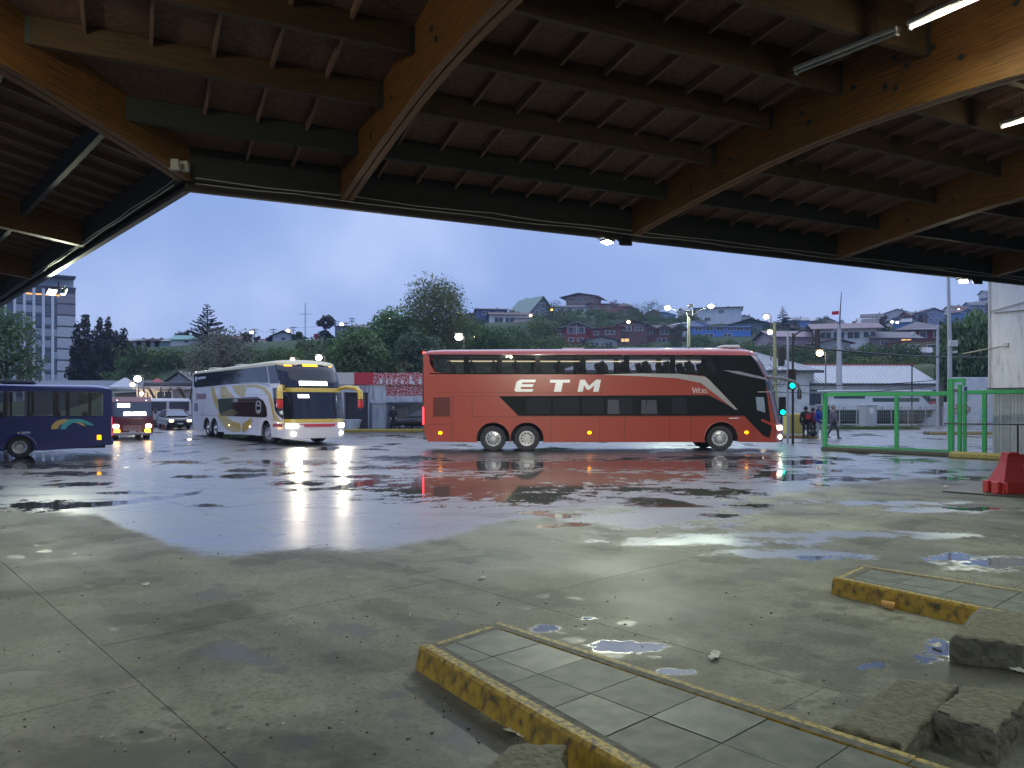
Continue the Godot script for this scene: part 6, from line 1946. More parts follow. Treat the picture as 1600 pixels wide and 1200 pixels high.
	var tx := part(t, "name_lettering", text_mesh("W", 0.21, 0.008, "Droid Serif"), mat(0.6, 0.56, 0.5, 0.4))
	tx.position = Vector3(X.call(1083.5), 2.42, HW + 0.008)
	tx = part(t, "name_lettering", text_mesh("ERL", 0.155, 0.008, "Droid Serif"), mat(0.6, 0.56, 0.5, 0.4))
	tx.position = Vector3(X.call(1095.5), 2.395, HW + 0.008)
	# grille with upright bars
	over(t, "grille_recess", rpx([677.5, 620, 703, 620, 703, 650, 677.5, 650]), mat(0.012, 0.01, 0.01, 0.8), 0.003)
	for k in 8:
		over(t, "grille_slat", rpx([679 + k * 3.1, 620.4, 680.3 + k * 3.1, 620.4, 680.3 + k * 3.1, 649.6, 679 + k * 3.1, 649.6]), mat(0.20, 0.035, 0.022, 0.4), 0.014, false)
	# panel seams
	for e in [[706, 618, 706.6, 690], [736.5, 618, 737.1, 651], [858, 650, 858.6, 691], [933.8, 650, 934.4, 691], [971.8, 650, 972.4, 691], [1042.8, 650, 1043.4, 691], [1075.8, 650, 1076.4, 689], [736, 650, 1160, 650.5], [664, 662, 706, 662.5], [680, 612, 940, 612.4], [1173.6, 668, 1174, 689], [700, 617.6, 778, 618]]:
		over(t, "panel_seam", rpx([e[0], e[1], e[2], e[1], e[2], e[3], e[0], e[3]]), mat(0.05, 0.012, 0.01, 0.6), 0.002, false)
	for e in [[2.75, 0.645], [4.06, 0.645], [11.69, 0.66]]:
		var lp := MB.new()
		var pts := []
		var rad := []
		for i in 15:
			var a := lerpf(PI * 0.98, PI * 0.02, i / 14.0)
			pts.append(Vector3(e[0] + cos(a) * (e[1] + 0.02), 0.5 + sin(a) * (e[1] + 0.02), HW)); rad.append(0.022)
		lp.tube(pts, rad, 6)
		part(t, "arch_lip", lp, red)
	# wheels
	for s in [1, -1]:
		wheel(t, Vector3(2.75, 0.51, s * (HW - 0.07)), 0.51, s, 0)
		wheel(t, Vector3(4.06, 0.51, s * (HW - 0.07)), 0.51, s, 1)
		wheel(t, Vector3(11.66, 0.51, s * (HW - 0.12)), 0.51, s, 0, -0.32)
	# lamps
	var amber := glow(1.0, 0.33, 0.0, 9.0)
	for px in [688, 918, 1163.5]:
		var q := ballm(Vector3(X.call(px), (705 - 675.5) / 39.7, HW + 0.008), Vector3(0.075, 0.06, 0.025))
		part(t, "marker_lamp", q, amber)
	part(t, "tail_lamp", cb1(Vector3(0.055, 1.42, HW - 0.06), Vector3(0.07, 0.7, 0.13), 0.02), glow(1.0, 0.03, 0.05, 5.0))
	part(t, "tail_lamp", cb1(Vector3(0.055, 1.42, -HW + 0.06), Vector3(0.07, 0.7, 0.13), 0.02), glow(1.0, 0.03, 0.05, 5.0))
	part(t, "roof_marker_lamp", cb1(Vector3(0.06, 3.93, HW - 0.28), Vector3(0.12, 0.07, 0.12), 0.02), glow(1.0, 0.04, 0.03, 5.0))
	part(t, "roof_marker_lamp", cb1(Vector3(12.98, 3.99, HW - 0.42), Vector3(0.14, 0.06, 0.1), 0.02), glow(1.0, 0.6, 0.2, 6.0))
	coach_front(t, red, blk, blk, mat(0.3, 0.3, 0.3, 0.3, 0.5), red, red)
	# mirror arm reaching forward with a hanging mirror
	for s in [1, -1]:
		var arm := MB.new()
		arm.tube([Vector3(13.55, 2.98, s * (HW - 0.25)), Vector3(14.0, 2.92, s * (HW + 0.05)), Vector3(14.45, 2.80, s * (HW + 0.12)), Vector3(14.68, 2.66, s * (HW + 0.12)), Vector3(14.74, 2.45, s * (HW + 0.12))], [0.06, 0.07, 0.065, 0.06, 0.05], 8)
		part(t, "mirror_arm", arm, mat(0.10, 0.11, 0.12, 0.25))
		part(t, "mirror", cb1(Vector3(14.74, 2.28, s * (HW + 0.12)), Vector3(0.12, 0.42, 0.22), 0.04), mat(0.03, 0.03, 0.035, 0.3))
	part(t, "wiper", c1(Vector3(14.2, 1.3, 0.3), Vector3(14.1, 2.1, 0.5), 0.015, 0.015, 5), mat(0.02, 0.02, 0.02, 0.5))
	part(t, "roof_hatch", cb1(Vector3(12.3, 4.24, 0.2), Vector3(0.7, 0.12, 0.9), 0.04), mat(0.5, 0.5, 0.48, 0.5))
	part(t, "roof_vent", cb1(Vector3(6.0, 4.15, -0.2), Vector3(0.9, 0.1, 0.8), 0.04), mat(0.4, 0.3, 0.3, 0.5))
	part(t, "head_strip", cb1(Vector3(13.55, 1.12, HW + 0.004), Vector3(0.62, 0.10, 0.03), 0.02, Basis(Vector3(0, 0, 1), -0.42)), paint(0.4, 0.05, 0.03, 0.25))

func coach_front(t: Node3D, bodym: Material, browm: Material, glassm: Material, chrome: Material, lowm: Material, upm: Material) -> void:
	part(t, "bumper", front_patch(0.34, 1.12, -HW, HW, 0.0), bodym)
	part(t, "lower_windscreen", front_patch(1.12, 2.46, -HW * 0.86, HW * 0.86, 0.0), glassm)
	part(t, "upper_windscreen", front_patch(2.78, 3.90, -HW * 0.86, HW * 0.86, 0.0), glassm)
	part(t, "brow", front_patch(2.46, 2.78, -HW, HW, 0.012), browm)
	for s in [1, -1]:
		for e in [["corner_glass", 0.94, 1.0, glassm, glassm], ["corner_pillar", 0.86, 0.94, lowm, upm]]:
			var a: float = HW * e[1] if s > 0 else -HW * e[2]
			var b: float = HW * e[2] if s > 0 else -HW * e[1]
			part(t, e[0], front_patch(1.12, 2.46, a, b, 0.0), e[3])
			part(t, e[0], front_patch(2.78, 3.90, a, b, 0.0), e[4])
		part(t, "headlamp", front_patch(0.84, 1.02, s * HW * 0.68 if s > 0 else -HW * 0.97, HW * 0.97 if s > 0 else -HW * 0.68, 0.02), glow(1.0, 0.93, 0.74, 9.0))
		part(t, "fog_lamp", ballm(Vector3(xf(0.55, 0.98) + 0.01, 0.55, s * 0.98), Vector3(0.05, 0.1, 0.13)), glow(1.0, 0.95, 0.8, 8.0))
	part(t, "front_trim", front_patch(0.98, 1.03, -HW * 0.6, HW * 0.6, 0.02), chrome)
	part(t, "number_plate", b1(Vector3(14.28, 0.56, 0), Vector3(0.03, 0.16, 0.42)), mat(0.35, 0.33, 0.33, 0.5))

func white_coach() -> void:
	var fx := Vector2(-10.42, 34.8)
	var th := 0.92
	var t := thing("double_decker_coach", "white double decker coach with gold swirls, headlights on, turning towards the viewer", "coach", Vector3.ZERO, -th, "double decker coaches")
	var sc := 0.955
	var m0 := Vector3(13.6 * 1.14, 0, HW * 1.2) * sc
	t.position = Vector3(fx.x, -0.014, -fx.y) - Basis(Vector3.UP, -th) * m0
	var pivot := t
	var wht := paint(0.74, 0.72, 0.76, 0.3)
	var gold := paint(0.56, 0.385, 0.04, 0.3)
	var cream := mat(0.62, 0.54, 0.34, 0.4)
	coach(t, wht, cream, false)
	var navy := mat(0.012, 0.016, 0.035, 0.06)
	var blk := mat(0.012, 0.013, 0.014, 0.06)
	over(t, "upper_glass", [0.34, 3.10, 0.30, 3.80, 11.75, 3.84, 12.0, 3.02, 10.8, 3.04, 8.5, 3.10, 4.0, 3.02, 0.6, 2.98], navy, 0.008)
	over(t, "front_upper_glass", [11.98, 3.84, xf(3.84, HW) - 0.04, 3.84, xf(3.4, HW) - 0.02, 3.4, xf(3.0, HW) - 0.02, 2.96, 12.22, 2.98], navy, 0.008)
	over(t, "silver_pillar", [11.78, 3.84, 11.92, 3.84, 12.2, 2.98, 12.06, 2.98], mat(0.5, 0.52, 0.55, 0.3, 0.3), 0.014)
	over(t, "silver_moulding", [8.3, 3.10, 10.6, 3.08, 11.9, 2.98, 12.3, 2.86, 12.3, 2.80, 11.7, 2.92, 10.4, 3.02, 8.3, 3.05], mat(0.55, 0.56, 0.58, 0.25, 0.6), 0.02)
	over(t, "gold_band", [9.1, 2.98, 10.4, 2.96, 11.6, 2.80, 12.3, 2.45, 12.55, 2.0, 12.75, 1.55, 13.1, 1.3, xf(1.0, HW), 1.05, xf(0.85, HW), 0.92, 12.9, 1.2, 12.5, 1.45, 12.25, 1.95, 11.9, 2.4, 11.2, 2.70, 10.2, 2.84, 9.1, 2.84], gold, 0.010)
	over(t, "driver_window", [12.52, 2.74, xf(2.6, HW) - 0.02, 2.74, xf(1.9, HW) - 0.02, 1.9, xf(1.25, HW) - 0.02, 1.25, 13.05, 1.48, 12.86, 1.62, 12.66, 2.1], blk, 0.014)
	over(t, "lower_glass", [4.75, 2.25, 10.6, 2.34, 11.4, 2.12, 11.75, 1.8, 11.85, 1.36, 11.6, 1.30, 5.2, 1.30, 4.9, 1.55], blk, 0.008)
	# gold swirls behind and round the lower window
	over(t, "gold_swirl", [3.5, 2.94, 4.15, 2.94, 4.4, 2.5, 4.74, 2.2, 4.74, 1.5, 4.2, 1.95, 3.7, 2.5], gold, 0.006)
	over(t, "gold_swirl", [5.2, 2.95, 6.0, 2.95, 6.6, 2.66, 7.5, 2.31, 6.2, 2.29, 5.3, 2.28, 5.1, 2.62], gold, 0.006)
	over(t, "gold_swirl", [7.0, 2.96, 8.95, 3.0, 9.05, 2.75, 8.85, 2.34, 8.1, 2.36, 7.4, 2.62], gold, 0.006)
	over(t, "gold_swirl", [4.74, 1.5, 5.3, 1.29, 6.1, 1.29, 6.9, 1.05, 7.6, 0.95, 8.2, 0.92, 8.4, 0.66, 8.1, 0.46, 7.2, 0.42, 6.2, 0.52, 5.4, 0.8, 4.8, 1.2], gold, 0.009)
	over(t, "gold_swirl", [8.5, 0.46, 9.1, 0.55, 9.7, 0.9, 9.85, 1.27, 9.3, 1.1, 8.6, 0.92], gold, 0.009)
	over(t, "gold_swirl", [5.3, 1.32, 7.2, 1.32, 7.9, 1.5, 7.2, 1.68, 6.3, 1.6, 5.4, 1.44], mat(0.13, 0.10, 0.02, 0.2), 0.010, false)
	over(t, "window_logo", [10.4, 1.62, 10.6, 1.48, 10.9, 1.48, 11.1, 1.62, 11.1, 2.0, 10.9, 2.14, 10.6, 2.14, 10.4, 2.0], mat(0.3, 0.3, 0.32, 0.4), 0.011, false)
	over(t, "window_logo", [10.5, 1.66, 11.0, 1.66, 11.0, 1.84, 10.5, 1.84], blk, 0.014, false)
	over(t, "window_logo", [10.58, 1.92, 10.92, 1.92, 10.86, 2.06, 10.64, 2.06], blk, 0.014, false)
	over(t, "window_notice", [7.2, 2.06, 7.9, 2.07, 7.9, 2.25, 7.2, 2.24], mat(0.3, 0.3, 0.28, 0.5), 0.011, false)
	# lettering
	var tx := part(t, "name_lettering", text_mesh("JORDAN", 0.36, 0.008, "Droid Sans", true), mat(0.24, 0.07, 0.09, 0.5))
	tx.position = Vector3(1.75, 2.42, HW + 0.008)
	over(t, "maker_badge", [0.55, 3.42, 0.75, 3.34, 0.95, 3.42, 1.0, 3.58, 0.8, 3.70, 0.6, 3.62], mat(0.5, 0.52, 0.56, 0.5), 0.012, false)
	over(t, "maker_badge", [1.1, 3.47, 2.5, 3.49, 2.7, 3.56, 2.4, 3.64, 1.1, 3.62], mat(0.45, 0.47, 0.52, 0.5), 0.012, false)
	for k in 5:
		over(t, "side_lettering", [12.55 + k * 0.22, 0.86 + (0.03 if k % 2 else 0.0), 12.72 + k * 0.22, 0.86, 12.74 + k * 0.22, 1.0 + (0.05 if k % 2 else 0.0), 12.58 + k * 0.22, 1.02], mat(0.5, 0.02, 0.05, 0.5), 0.012, false)
	for k in 4:
		over(t, "side_lettering", [12.4 + k * 0.2, 1.16, 12.53 + k * 0.2, 1.15, 12.55 + k * 0.2, 1.22, 12.43 + k * 0.2, 1.23], gold, 0.012, false)
	over(t, "air_inlet", [0.45, 1.5, 1.1, 1.5, 1.1, 2.0, 0.45, 2.0], mat(0.14, 0.16, 0.2, 0.5), 0.01)
	for e in [[2.0, 1.27], [9.9, 1.02], [12.6, 1.26]]:
		over(t, "hatch_lock", [e[0], e[1], e[0] + 0.1, e[1], e[0] + 0.1, e[1] + 0.1, e[0], e[1] + 0.1], mat(0.05, 0.05, 0.05, 0.5), 0.012, false)
	for e in [[0.3, 1.27, 12.4, 1.285], [8.6, 2.43, 12.0, 2.445], [8.65, 0.4, 8.665, 1.27], [10.6, 0.4, 10.615, 1.27], [4.75, 0.4, 4.765, 1.27], [2.0, 1.28, 2.015, 2.9]]:
		over(t, "panel_seam", [e[0], e[1], e[2], e[1], e[2], e[3], e[0], e[3]], mat(0.25, 0.25, 0.27, 0.6), 0.003, false)
	for px in [6.6, 9.6]:
		part(t, "marker_lamp", ballm(Vector3(px, 0.78, HW + 0.01), Vector3(0.08, 0.05, 0.02)), glow(1.0, 0.7, 0.35, 3.0))
	for x in [0.5, 2.4, 4.6, 6.6, 9.0, 11.0]:
		part(t, "roof_marker_lamp", ballm(Vector3(x, 3.96, HW - 0.06), Vector3(0.06, 0.035, 0.03), 8), glow(1.0, 0.95, 0.8, 4.0))
	for s in [1, -1]:
		wheel(t, Vector3(2.75, 0.51, s * (HW - 0.07)), 0.51, s, 0)
		wheel(t, Vector3(4.06, 0.51, s * (HW - 0.07)), 0.51, s, 0)
		wheel(t, Vector3(11.66, 0.51, s * (HW - 0.14)), 0.51, s, 0, 0.30)
	coach_front(t, wht, navy, mat(0.010, 0.013, 0.024, 0.04), mat(0.5, 0.05, 0.06, 0.3), blk, navy)
	part(t, "gold_lower_band", front_patch(1.08, 1.25, -HW, HW, 0.014), gold)
	part(t, "gold_brow", front_patch(2.54, 2.74, -HW, HW, 0.026), gold)
	part(t, "destination_sign", front_patch(2.86, 3.06, -0.5, 0.66, 0.014), glow(1.0, 0.99, 0.95, 5.0))
	part(t, "route_sign", front_patch(2.26, 2.42, 0.35, 0.76, 0.012), glow(1.0, 0.99, 0.95, 4.0))
	part(t, "roof_marker_lamp", front_patch(3.80, 3.90, -0.28, 0.34, 0.02), glow(1.0, 0.36, 0.0, 6.0))
	part(t, "roof_marker_lamp", front_patch(3.80, 3.90, 0.76, 1.02, 0.02), glow(1.0, 0.36, 0.0, 6.0))
	part(t, "roof_marker_lamp", front_patch(3.82, 3.90, -1.02, -0.84, 0.02), glow(1.0, 0.36, 0.0, 6.0))
	part(t, "red_grille", front_patch(0.88, 1.0, -0.65, 0.65, 0.02), mat(0.42, 0.04, 0.06, 0.3))
	part(t, "cab_panel", b1(Vector3(13.3, 1.8, 0.62), Vector3(0.05, 1.1, 0.9)), mat(0.02, 0.02, 0.02, 0.7))
	for s in [1, -1]:
		var arm := MB.new()
		arm.tube([Vector3(13.45, 2.72, s * (HW - 0.12)), Vector3(13.9, 2.80, s * (HW + 0.12)), Vector3(14.3, 2.74, s * (HW + 0.34)), Vector3(14.5, 2.52, s * (HW + 0.42)), Vector3(14.52, 2.2, s * (HW + 0.42))], [0.09, 0.10, 0.11, 0.12, 0.12], 10)
		part(t, "mirror_arm", arm, gold)
		part(t, "mirror", cb1(Vector3(14.52, 1.98, s * (HW + 0.42)), Vector3(0.2, 0.46, 0.24), 0.07), paint(0.55, 0.03, 0.02, 0.3))
	for x in [1.4, 6.0]:
		part(t, "roof_vent", cb1(Vector3(x, 4.17, 0.3), Vector3(0.9, 0.1, 0.8), 0.04), mat(0.5, 0.5, 0.45, 0.5))
	for s in [-0.94, 0.94]:
		spot(t, Vector3(14.5, 0.85, s), Vector3(30, 0.2, s), 9.0, Color(1.0, 0.95, 0.82), 38.0)
	t.scale = Vector3(sc * 1.14, sc, sc * 1.2)

func blue_bus() -> void:
	var d := 28.0
	var k := d / 1200.0
	var t := thing("midi_bus", "dark blue midi bus with a gold and teal wave, cut by the left edge", "bus", Vector3((172 - 800.0) * k, -0.014, -d), 0.50)
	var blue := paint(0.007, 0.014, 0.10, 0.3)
	var X := func(px): return (px - 172.0) / 48.0
	var Y := func(py): return (711.5 - py) * k
	var pp := func(a: Array) -> PackedVector2Array:
		var o := PackedVector2Array()
		for i in range(0, a.size(), 2): o.append(Vector2(X.call(a[i]), Y.call(a[i + 1])))
		return o
	var xl := -110.0
	var cx: float = X.call(38.0)
	var cy: float = Y.call(697.5)
	var arc := []
	for i in 15:
		var a := lerpf(-0.16, PI + 0.16, i / 14.0)
		arc.append(38.0 + cos(a) * 19.5); arc.append(697.5 - sin(a) * 19.5)
	# near side with its wheel arch and window band left open
	var mb := MB.new()
	mb.prism(pp.call([xl, 702, xl, 650, 163, 650, 172, 652, 173, 690, 168, 694, 120, 699] + arc), -0.05, 0.0)
	part(t, "side_panel", mb, blue)
	mb = MB.new()
	mb.prism(pp.call([xl, 612, xl, 605, 172, 607, 173, 652, 161, 650, 161, 614, 152, 612]), -0.05, 0.0)
	part(t, "window_surround", mb, blue)
	mb = MB.new()
	mb.prism(pp.call([xl, 702, xl, 650, 163, 650, 172, 652, 173, 690, 168, 694, 120, 699]), -2.2, -2.15)
	part(t, "far_side_panel", mb, blue)
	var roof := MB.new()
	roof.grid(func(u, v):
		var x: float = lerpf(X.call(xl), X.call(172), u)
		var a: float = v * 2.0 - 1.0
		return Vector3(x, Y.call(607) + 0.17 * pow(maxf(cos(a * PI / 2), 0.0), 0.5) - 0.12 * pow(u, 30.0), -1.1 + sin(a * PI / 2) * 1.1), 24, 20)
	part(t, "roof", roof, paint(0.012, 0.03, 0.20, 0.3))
	part(t, "rear_panel", cb1(Vector3(X.call(172) + 0.02, Y.call(650), -1.1), Vector3(0.1, 2.0, 2.18), 0.04), blue)
	var dkm := mat(0.012, 0.013, 0.016, 0.3)
	part(t, "floor", b1(Vector3(-3.3, 0.62, -1.1), Vector3(6.5, 0.1, 2.0)), mat(0.03, 0.03, 0.03, 0.8))
	part(t, "chassis", b1(Vector3(-3.3, 0.42, -1.1), Vector3(6.3, 0.3, 1.2)), dkm)
	var glass := pane(0.03, 0.035, 0.04, 0.2)
	for e in [[-70, -48], [-44, -12], [-8, 15], [21, 49], [53, 86], [91, 104], [109, 160]]:
		for z in [-0.03, -2.17]:
			part(t, "window", b1(Vector3((X.call(e[0]) + X.call(e[1])) / 2, (Y.call(612.5) + Y.call(649)) / 2, z), Vector3(X.call(e[1]) - X.call(e[0]), Y.call(612.5) - Y.call(649), 0.012)), glass)
	for e in [-46, -10, 18, 51, 88.5, 106.5, 141]:
		part(t, "pillar", b1(Vector3(X.call(e), (Y.call(612) + Y.call(650)) / 2, -0.03), Vector3(4.0 * k, Y.call(611.5) - Y.call(650.5), 0.05)), dkm)
		part(t, "pillar", b1(Vector3(X.call(e), (Y.call(612) + Y.call(650)) / 2, -2.17), Vector3(4.0 * k, Y.call(611.5) - Y.call(650.5), 0.05)), dkm)
	for q in 6:
		part(t, "seat", cb1(Vector3(-0.8 - q * 0.85, 1.25, -0.5), Vector3(0.16, 0.75, 0.9), 0.06), mat(0.03, 0.03, 0.035, 0.8))
	part(t, "ceiling_lamp", b1(Vector3(-2.5, 2.42, -1.5), Vector3(3.6, 0.04, 0.1)), glow(1.0, 0.9, 0.72, 3.0))
	# wave marks, from crescent outlines
	var wave := func(nm: String, a: Array, m: Material, z: float) -> void:
		var q := MB.new()
		q.prism(pp.call(a), -0.01, z)
		part(t, nm, q, m)
	wave.call("gold_wave", [83, 669, 85, 662, 92, 656, 102, 653.5, 118, 655, 128, 659, 136, 665, 130, 664, 122, 660, 112, 658, 103, 659, 96, 663, 93, 668.5], mat(0.5, 0.33, 0.10, 0.4), 0.006)
	wave.call("teal_wave", [96, 669, 100, 661, 107, 655.5, 116, 653.6, 128, 654, 140, 658.5, 148, 664, 138, 663, 130, 659.5, 122, 658.4, 114, 660, 108, 664, 105, 669], mat(0.06, 0.33, 0.32, 0.4), 0.009)
	wave.call("name_plate", [40.5, 672, 53.5, 671.6, 53.5, 675, 40.5, 675.2], mat(0.3, 0.33, 0.42, 0.5), 0.006)
	wave.call("name_plate", [35.4, 672.4, 38.6, 672.4, 38.6, 675, 35.4, 675], mat(0.5, 0.45, 0.2, 0.5), 0.006)
	wave.call("reflector", [3, 688.6, 10, 688.6, 10, 690.4, 3, 690.4], mat(0.4, 0.1, 0.03, 0.4), 0.006)
	wave.call("marker_lamp", [152, 679, 158, 679, 158.5, 686, 152, 686], glow(1.0, 0.33, 0.0, 4.0), 0.02)
	part(t, "tail_lamp", cb1(Vector3(X.call(172) + 0.03, Y.call(666), -0.1), Vector3(0.08, 0.75, 0.14), 0.02), glow(1.0, 0.05, 0.12, 2.0))
	var lip := MB.new()
	var pts := []
	var rad := []
	for i in 17:
		var a := lerpf(0.02, PI - 0.02, i / 16.0)
		pts.append(Vector3(cx + cos(a) * 21.0 * k, cy + sin(a) * 21.0 * k, 0.0)); rad.append(0.045)
	lip.tube(pts, rad, 8)
	part(t, "arch_lip", lip, blue)
	wheel(t, Vector3(cx, 16.2 * k, -0.06), 16.4 * k, 1.0, 1, 0.0, 0.24)
	wheel(t, Vector3(cx, 16.2 * k, -2.12), 16.4 * k, -1.0, 1, 0.0, 0.24)
	wheel(t, Vector3(X.call(-90), 16.2 * k, -0.06), 16.4 * k, 1.0, 1, 0.0, 0.24)
	wheel(t, Vector3(X.call(-90), 16.2 * k, -2.12), 16.4 * k, -1.0, 1, 0.0, 0.24)
	# roof pod, far windows' light and the bumper line
	part(t, "roof_pod", cb1(Vector3(X.call(35), Y.call(603) + 0.13, -1.1), Vector3(1.0, 0.14, 1.2), 0.05), mat(0.05, 0.06, 0.1, 0.5))
	part(t, "rear_bumper", cb1(Vector3(X.call(170), Y.call(690), -1.1), Vector3(0.3, 0.22, 2.1), 0.05), mat(0.012, 0.02, 0.10, 0.5))

func maroon_minibus() -> void:
	var d := 40.0
	var t := thing("minibus", "maroon minibus with a lit sign and amber lamps behind the blue bus", "minibus", P(207, 0, d) * Vector3(1, 0, 1) + Vector3(0, -0.014, 0), 0.55)
	var mar := paint(0.13, 0.015, 0.028, 0.3)
	var w := 1.0
	# front face (facing the viewer) as a bulging shell, roof and flanks behind it
	var fr := func(y0: float, y1: float, z0: float, z1: float, off: float) -> MB:
		var mb := MB.new()
		mb.grid(func(u, v):
			var x := lerpf(z0, z1, u)
			var y := lerpf(y0, y1, v)
			var back := 0.12 * pow(absf(x) / w, 3.0) + maxf(0.0, y - 1.15) * 0.22 + (maxf(0.0, y - 1.98) * 1.2)
			var hw := 1.0 - 0.06 * maxf(0.0, y - 1.1)
			return Vector3(x * hw, y, -back + off), 12, 5)
		return mb
	part(t, "front_panel", fr.call(0.32, 1.22, -w, w, 0.0), mar)
	part(t, "windscreen", fr.call(1.22, 1.96, -w * 0.94, w * 0.94, 0.004), mat(0.10, 0.12, 0.16, 0.06))
	part(t, "roof_front", fr.call(1.96, 2.24, -w, w, 0.0), mar)
	for s in [1, -1]:
		part(t, "corner_pillar", fr.call(1.22, 1.96, -w if s < 0 else w * 0.94, -w * 0.94 if s < 0 else w, 0.002), mar)
	part(t, "body", cb1(Vector3(0, 1.24, -3.3), Vector3(1.86, 1.85, 5.9), 0.15), mar)
	part(t, "roof", cb1(Vector3(0, 2.16, -3.4), Vector3(1.8, 0.16, 5.6), 0.07), mar)
	for k in 5:
		part(t, "side_window", b1(Vector3(-0.935, 1.6, -0.9 - k * 1.0), Vector3(0.03, 0.6, 0.85)), mat(0.12, 0.15, 0.14, 0.1))
	part(t, "destination_sign", fr.call(1.70, 1.90, -0.72, -0.12, 0.02), glow(1, 1, 1, 5.0))
	part(t, "route_board", fr.call(1.27, 1.46, -0.42, -0.04, 0.02), glow(1, 1, 1, 4.0))
	part(t, "route_board", fr.call(1.27, 1.46, 0.0, 0.66, 0.02), glow(1, 1, 1, 4.0))
	for s in [1, -1]:
		part(t, "headlamp", cb1(Vector3(s * 0.76, 0.72, -0.06), Vector3(0.30, 0.2, 0.14), 0.05), glow(1.0, 0.9, 0.7, 9.0))
		part(t, "indicator_lamp", cb1(Vector3(s * 0.72, 0.48, -0.04), Vector3(0.28, 0.2, 0.14), 0.05), glow(1.0, 0.5, 0.02, 9.0))
		part(t, "roof_marker_lamp", ballm(Vector3(s * 0.68, 2.04, -0.36), Vector3(0.05, 0.04, 0.04), 8), glow(1, 0.97, 0.9, 6.0))
		part(t, "mirror", cb1(Vector3(s * 1.1, 1.5, -0.1), Vector3(0.16, 0.3, 0.1), 0.03), mat(0.03, 0.03, 0.03, 0.4))
		wheel(t, Vector3(s * 0.9, 0.36, -0.95), 0.36, 1.0, 0)
		wheel(t, Vector3(s * 0.9, 0.36, -4.8), 0.36, 1.0, 0)
	for wv in t.get_children():
		if str(wv.name).begins_with("wheel"): wv.rotation.y = PI / 2 if wv.position.x > 0 else -PI / 2
	part(t, "grille", cb1(Vector3(0, 0.62, 0.012), Vector3(0.86, 0.26, 0.04), 0.01), mat(0.2, 0.05, 0.06, 0.4))
	for k in 3:
		part(t, "grille_bar", b1(Vector3(0, 0.53 + k * 0.09, 0.04), Vector3(0.84, 0.025, 0.02)), mat(0.55, 0.4, 0.38, 0.3, 0.4))
	part(t, "number_plate", b1(Vector3(0, 0.44, 0.03), Vector3(0.3, 0.1, 0.03)), mat(0.5, 0.48, 0.45, 0.5))
	part(t, "bumper", cb1(Vector3(0, 0.32, -0.02), Vector3(1.9, 0.16, 0.2), 0.04), mat(0.35, 0.30, 0.3, 0.5))

func car_mesh(t: Node3D, bodym: Material, lamps: float) -> void:
	# faces +z (towards the viewer); 1.75 wide, 4.3 long, 1.42 high
	var sec := [[0.0, 0.45, 0.66, 0.74], [-0.12, 0.30, 0.78, 0.84], [-1.0, 0.28, 0.90, 0.87], [-1.2, 0.28, 0.92, 0.87], [-3.6, 0.28, 0.96, 0.87], [-4.2, 0.32, 0.95, 0.82], [-4.3, 0.5, 0.8, 0.74]]
	var mb := MB.new()
	mb.grid(func(u, v):
		var f: float = v * (sec.size() - 1)
		var k := mini(int(f), sec.size() - 2)
		var a: Array = sec[k]; var b: Array = sec[k + 1]
		var q := f - k
		var z := lerpf(a[0], b[0], q)
		var y0 := lerpf(a[1], b[1], q); var y1 := lerpf(a[2], b[2], q); var w := lerpf(a[3], b[3], q)
		var e: float = u * TAU
		var cx := signf(cos(e)) * pow(absf(cos(e)), 0.35)
		var sy := signf(sin(e)) * pow(absf(sin(e)), 0.45)
		return Vector3(cx * w, (y0 + y1) / 2 + sy * (y1 - y0) / 2, z), 28, 18, true)
	mb.box(Vector3(0, 0.58, -0.06), Vector3(1.3, 0.2, 0.1))
	part(t, "body", mb, bodym)
	mb = MB.new()
	mb.frustum_box(Vector3(0, 0.9, -2.45), Vector2(1.62, 3.0), Vector2(1.14, 1.45), 0.52, Vector2(0, -0.1))
	part(t, "cabin", mb, bodym)
	var gl := mat(0.16, 0.19, 0.25, 0.05)
	mb = MB.new()
	mb.quad(Vector3(-0.72, 0.97, -0.985), Vector3(0.72, 0.97, -0.985), Vector3(0.54, 1.36, -1.68), Vector3(-0.54, 1.36, -1.68))
	part(t, "windscreen", mb, gl).position = Vector3(0, 0.012, 0.02)
	for s in [1, -1]:
		mb = MB.new()
		mb.face(Vector3(s * 0.80, 0.97, -1.35), Vector3(s * 0.80, 0.97, -3.5), Vector3(s * 0.605, 1.36, -2.98), Vector3(s * 0.605, 1.36, -1.9), Vector3(0, 1.1, -2.4))
		part(t, "side_window", mb, mat(0.03, 0.035, 0.045, 0.06)).position = Vector3(s * 0.012, 0.005, 0)
		part(t, "headlamp", cb1(Vector3(s * 0.60, 0.64, -0.03), Vector3(0.3, 0.15, 0.12), 0.04), glow(1.0, 0.82, 0.55, lamps) if lamps > 0 else mat(0.5, 0.5, 0.5, 0.2))
		part(t, "tail_lamp", cb1(Vector3(s * 0.62, 0.72, -4.27), Vector3(0.3, 0.14, 0.08), 0.03), mat(0.3, 0.02, 0.02, 0.3))
		part(t, "mirror", cb1(Vector3(s * 0.95, 0.98, -1.35), Vector3(0.18, 0.12, 0.1), 0.03), bodym)
		for z in [-0.85, -3.45]:
			wheel(t, Vector3(s * 0.80, 0.31, z), 0.31, 1.0, 0, PI / 2 * s, 0.18)
	part(t, "grille", b1(Vector3(0, 0.56, 0.0), Vector3(0.8, 0.14, 0.03)), mat(0.02, 0.02, 0.02, 0.5))
	part(t, "number_plate", b1(Vector3(0, 0.44, 0.0), Vector3(0.36, 0.1, 0.03)), mat(0.5, 0.5, 0.48, 0.5))

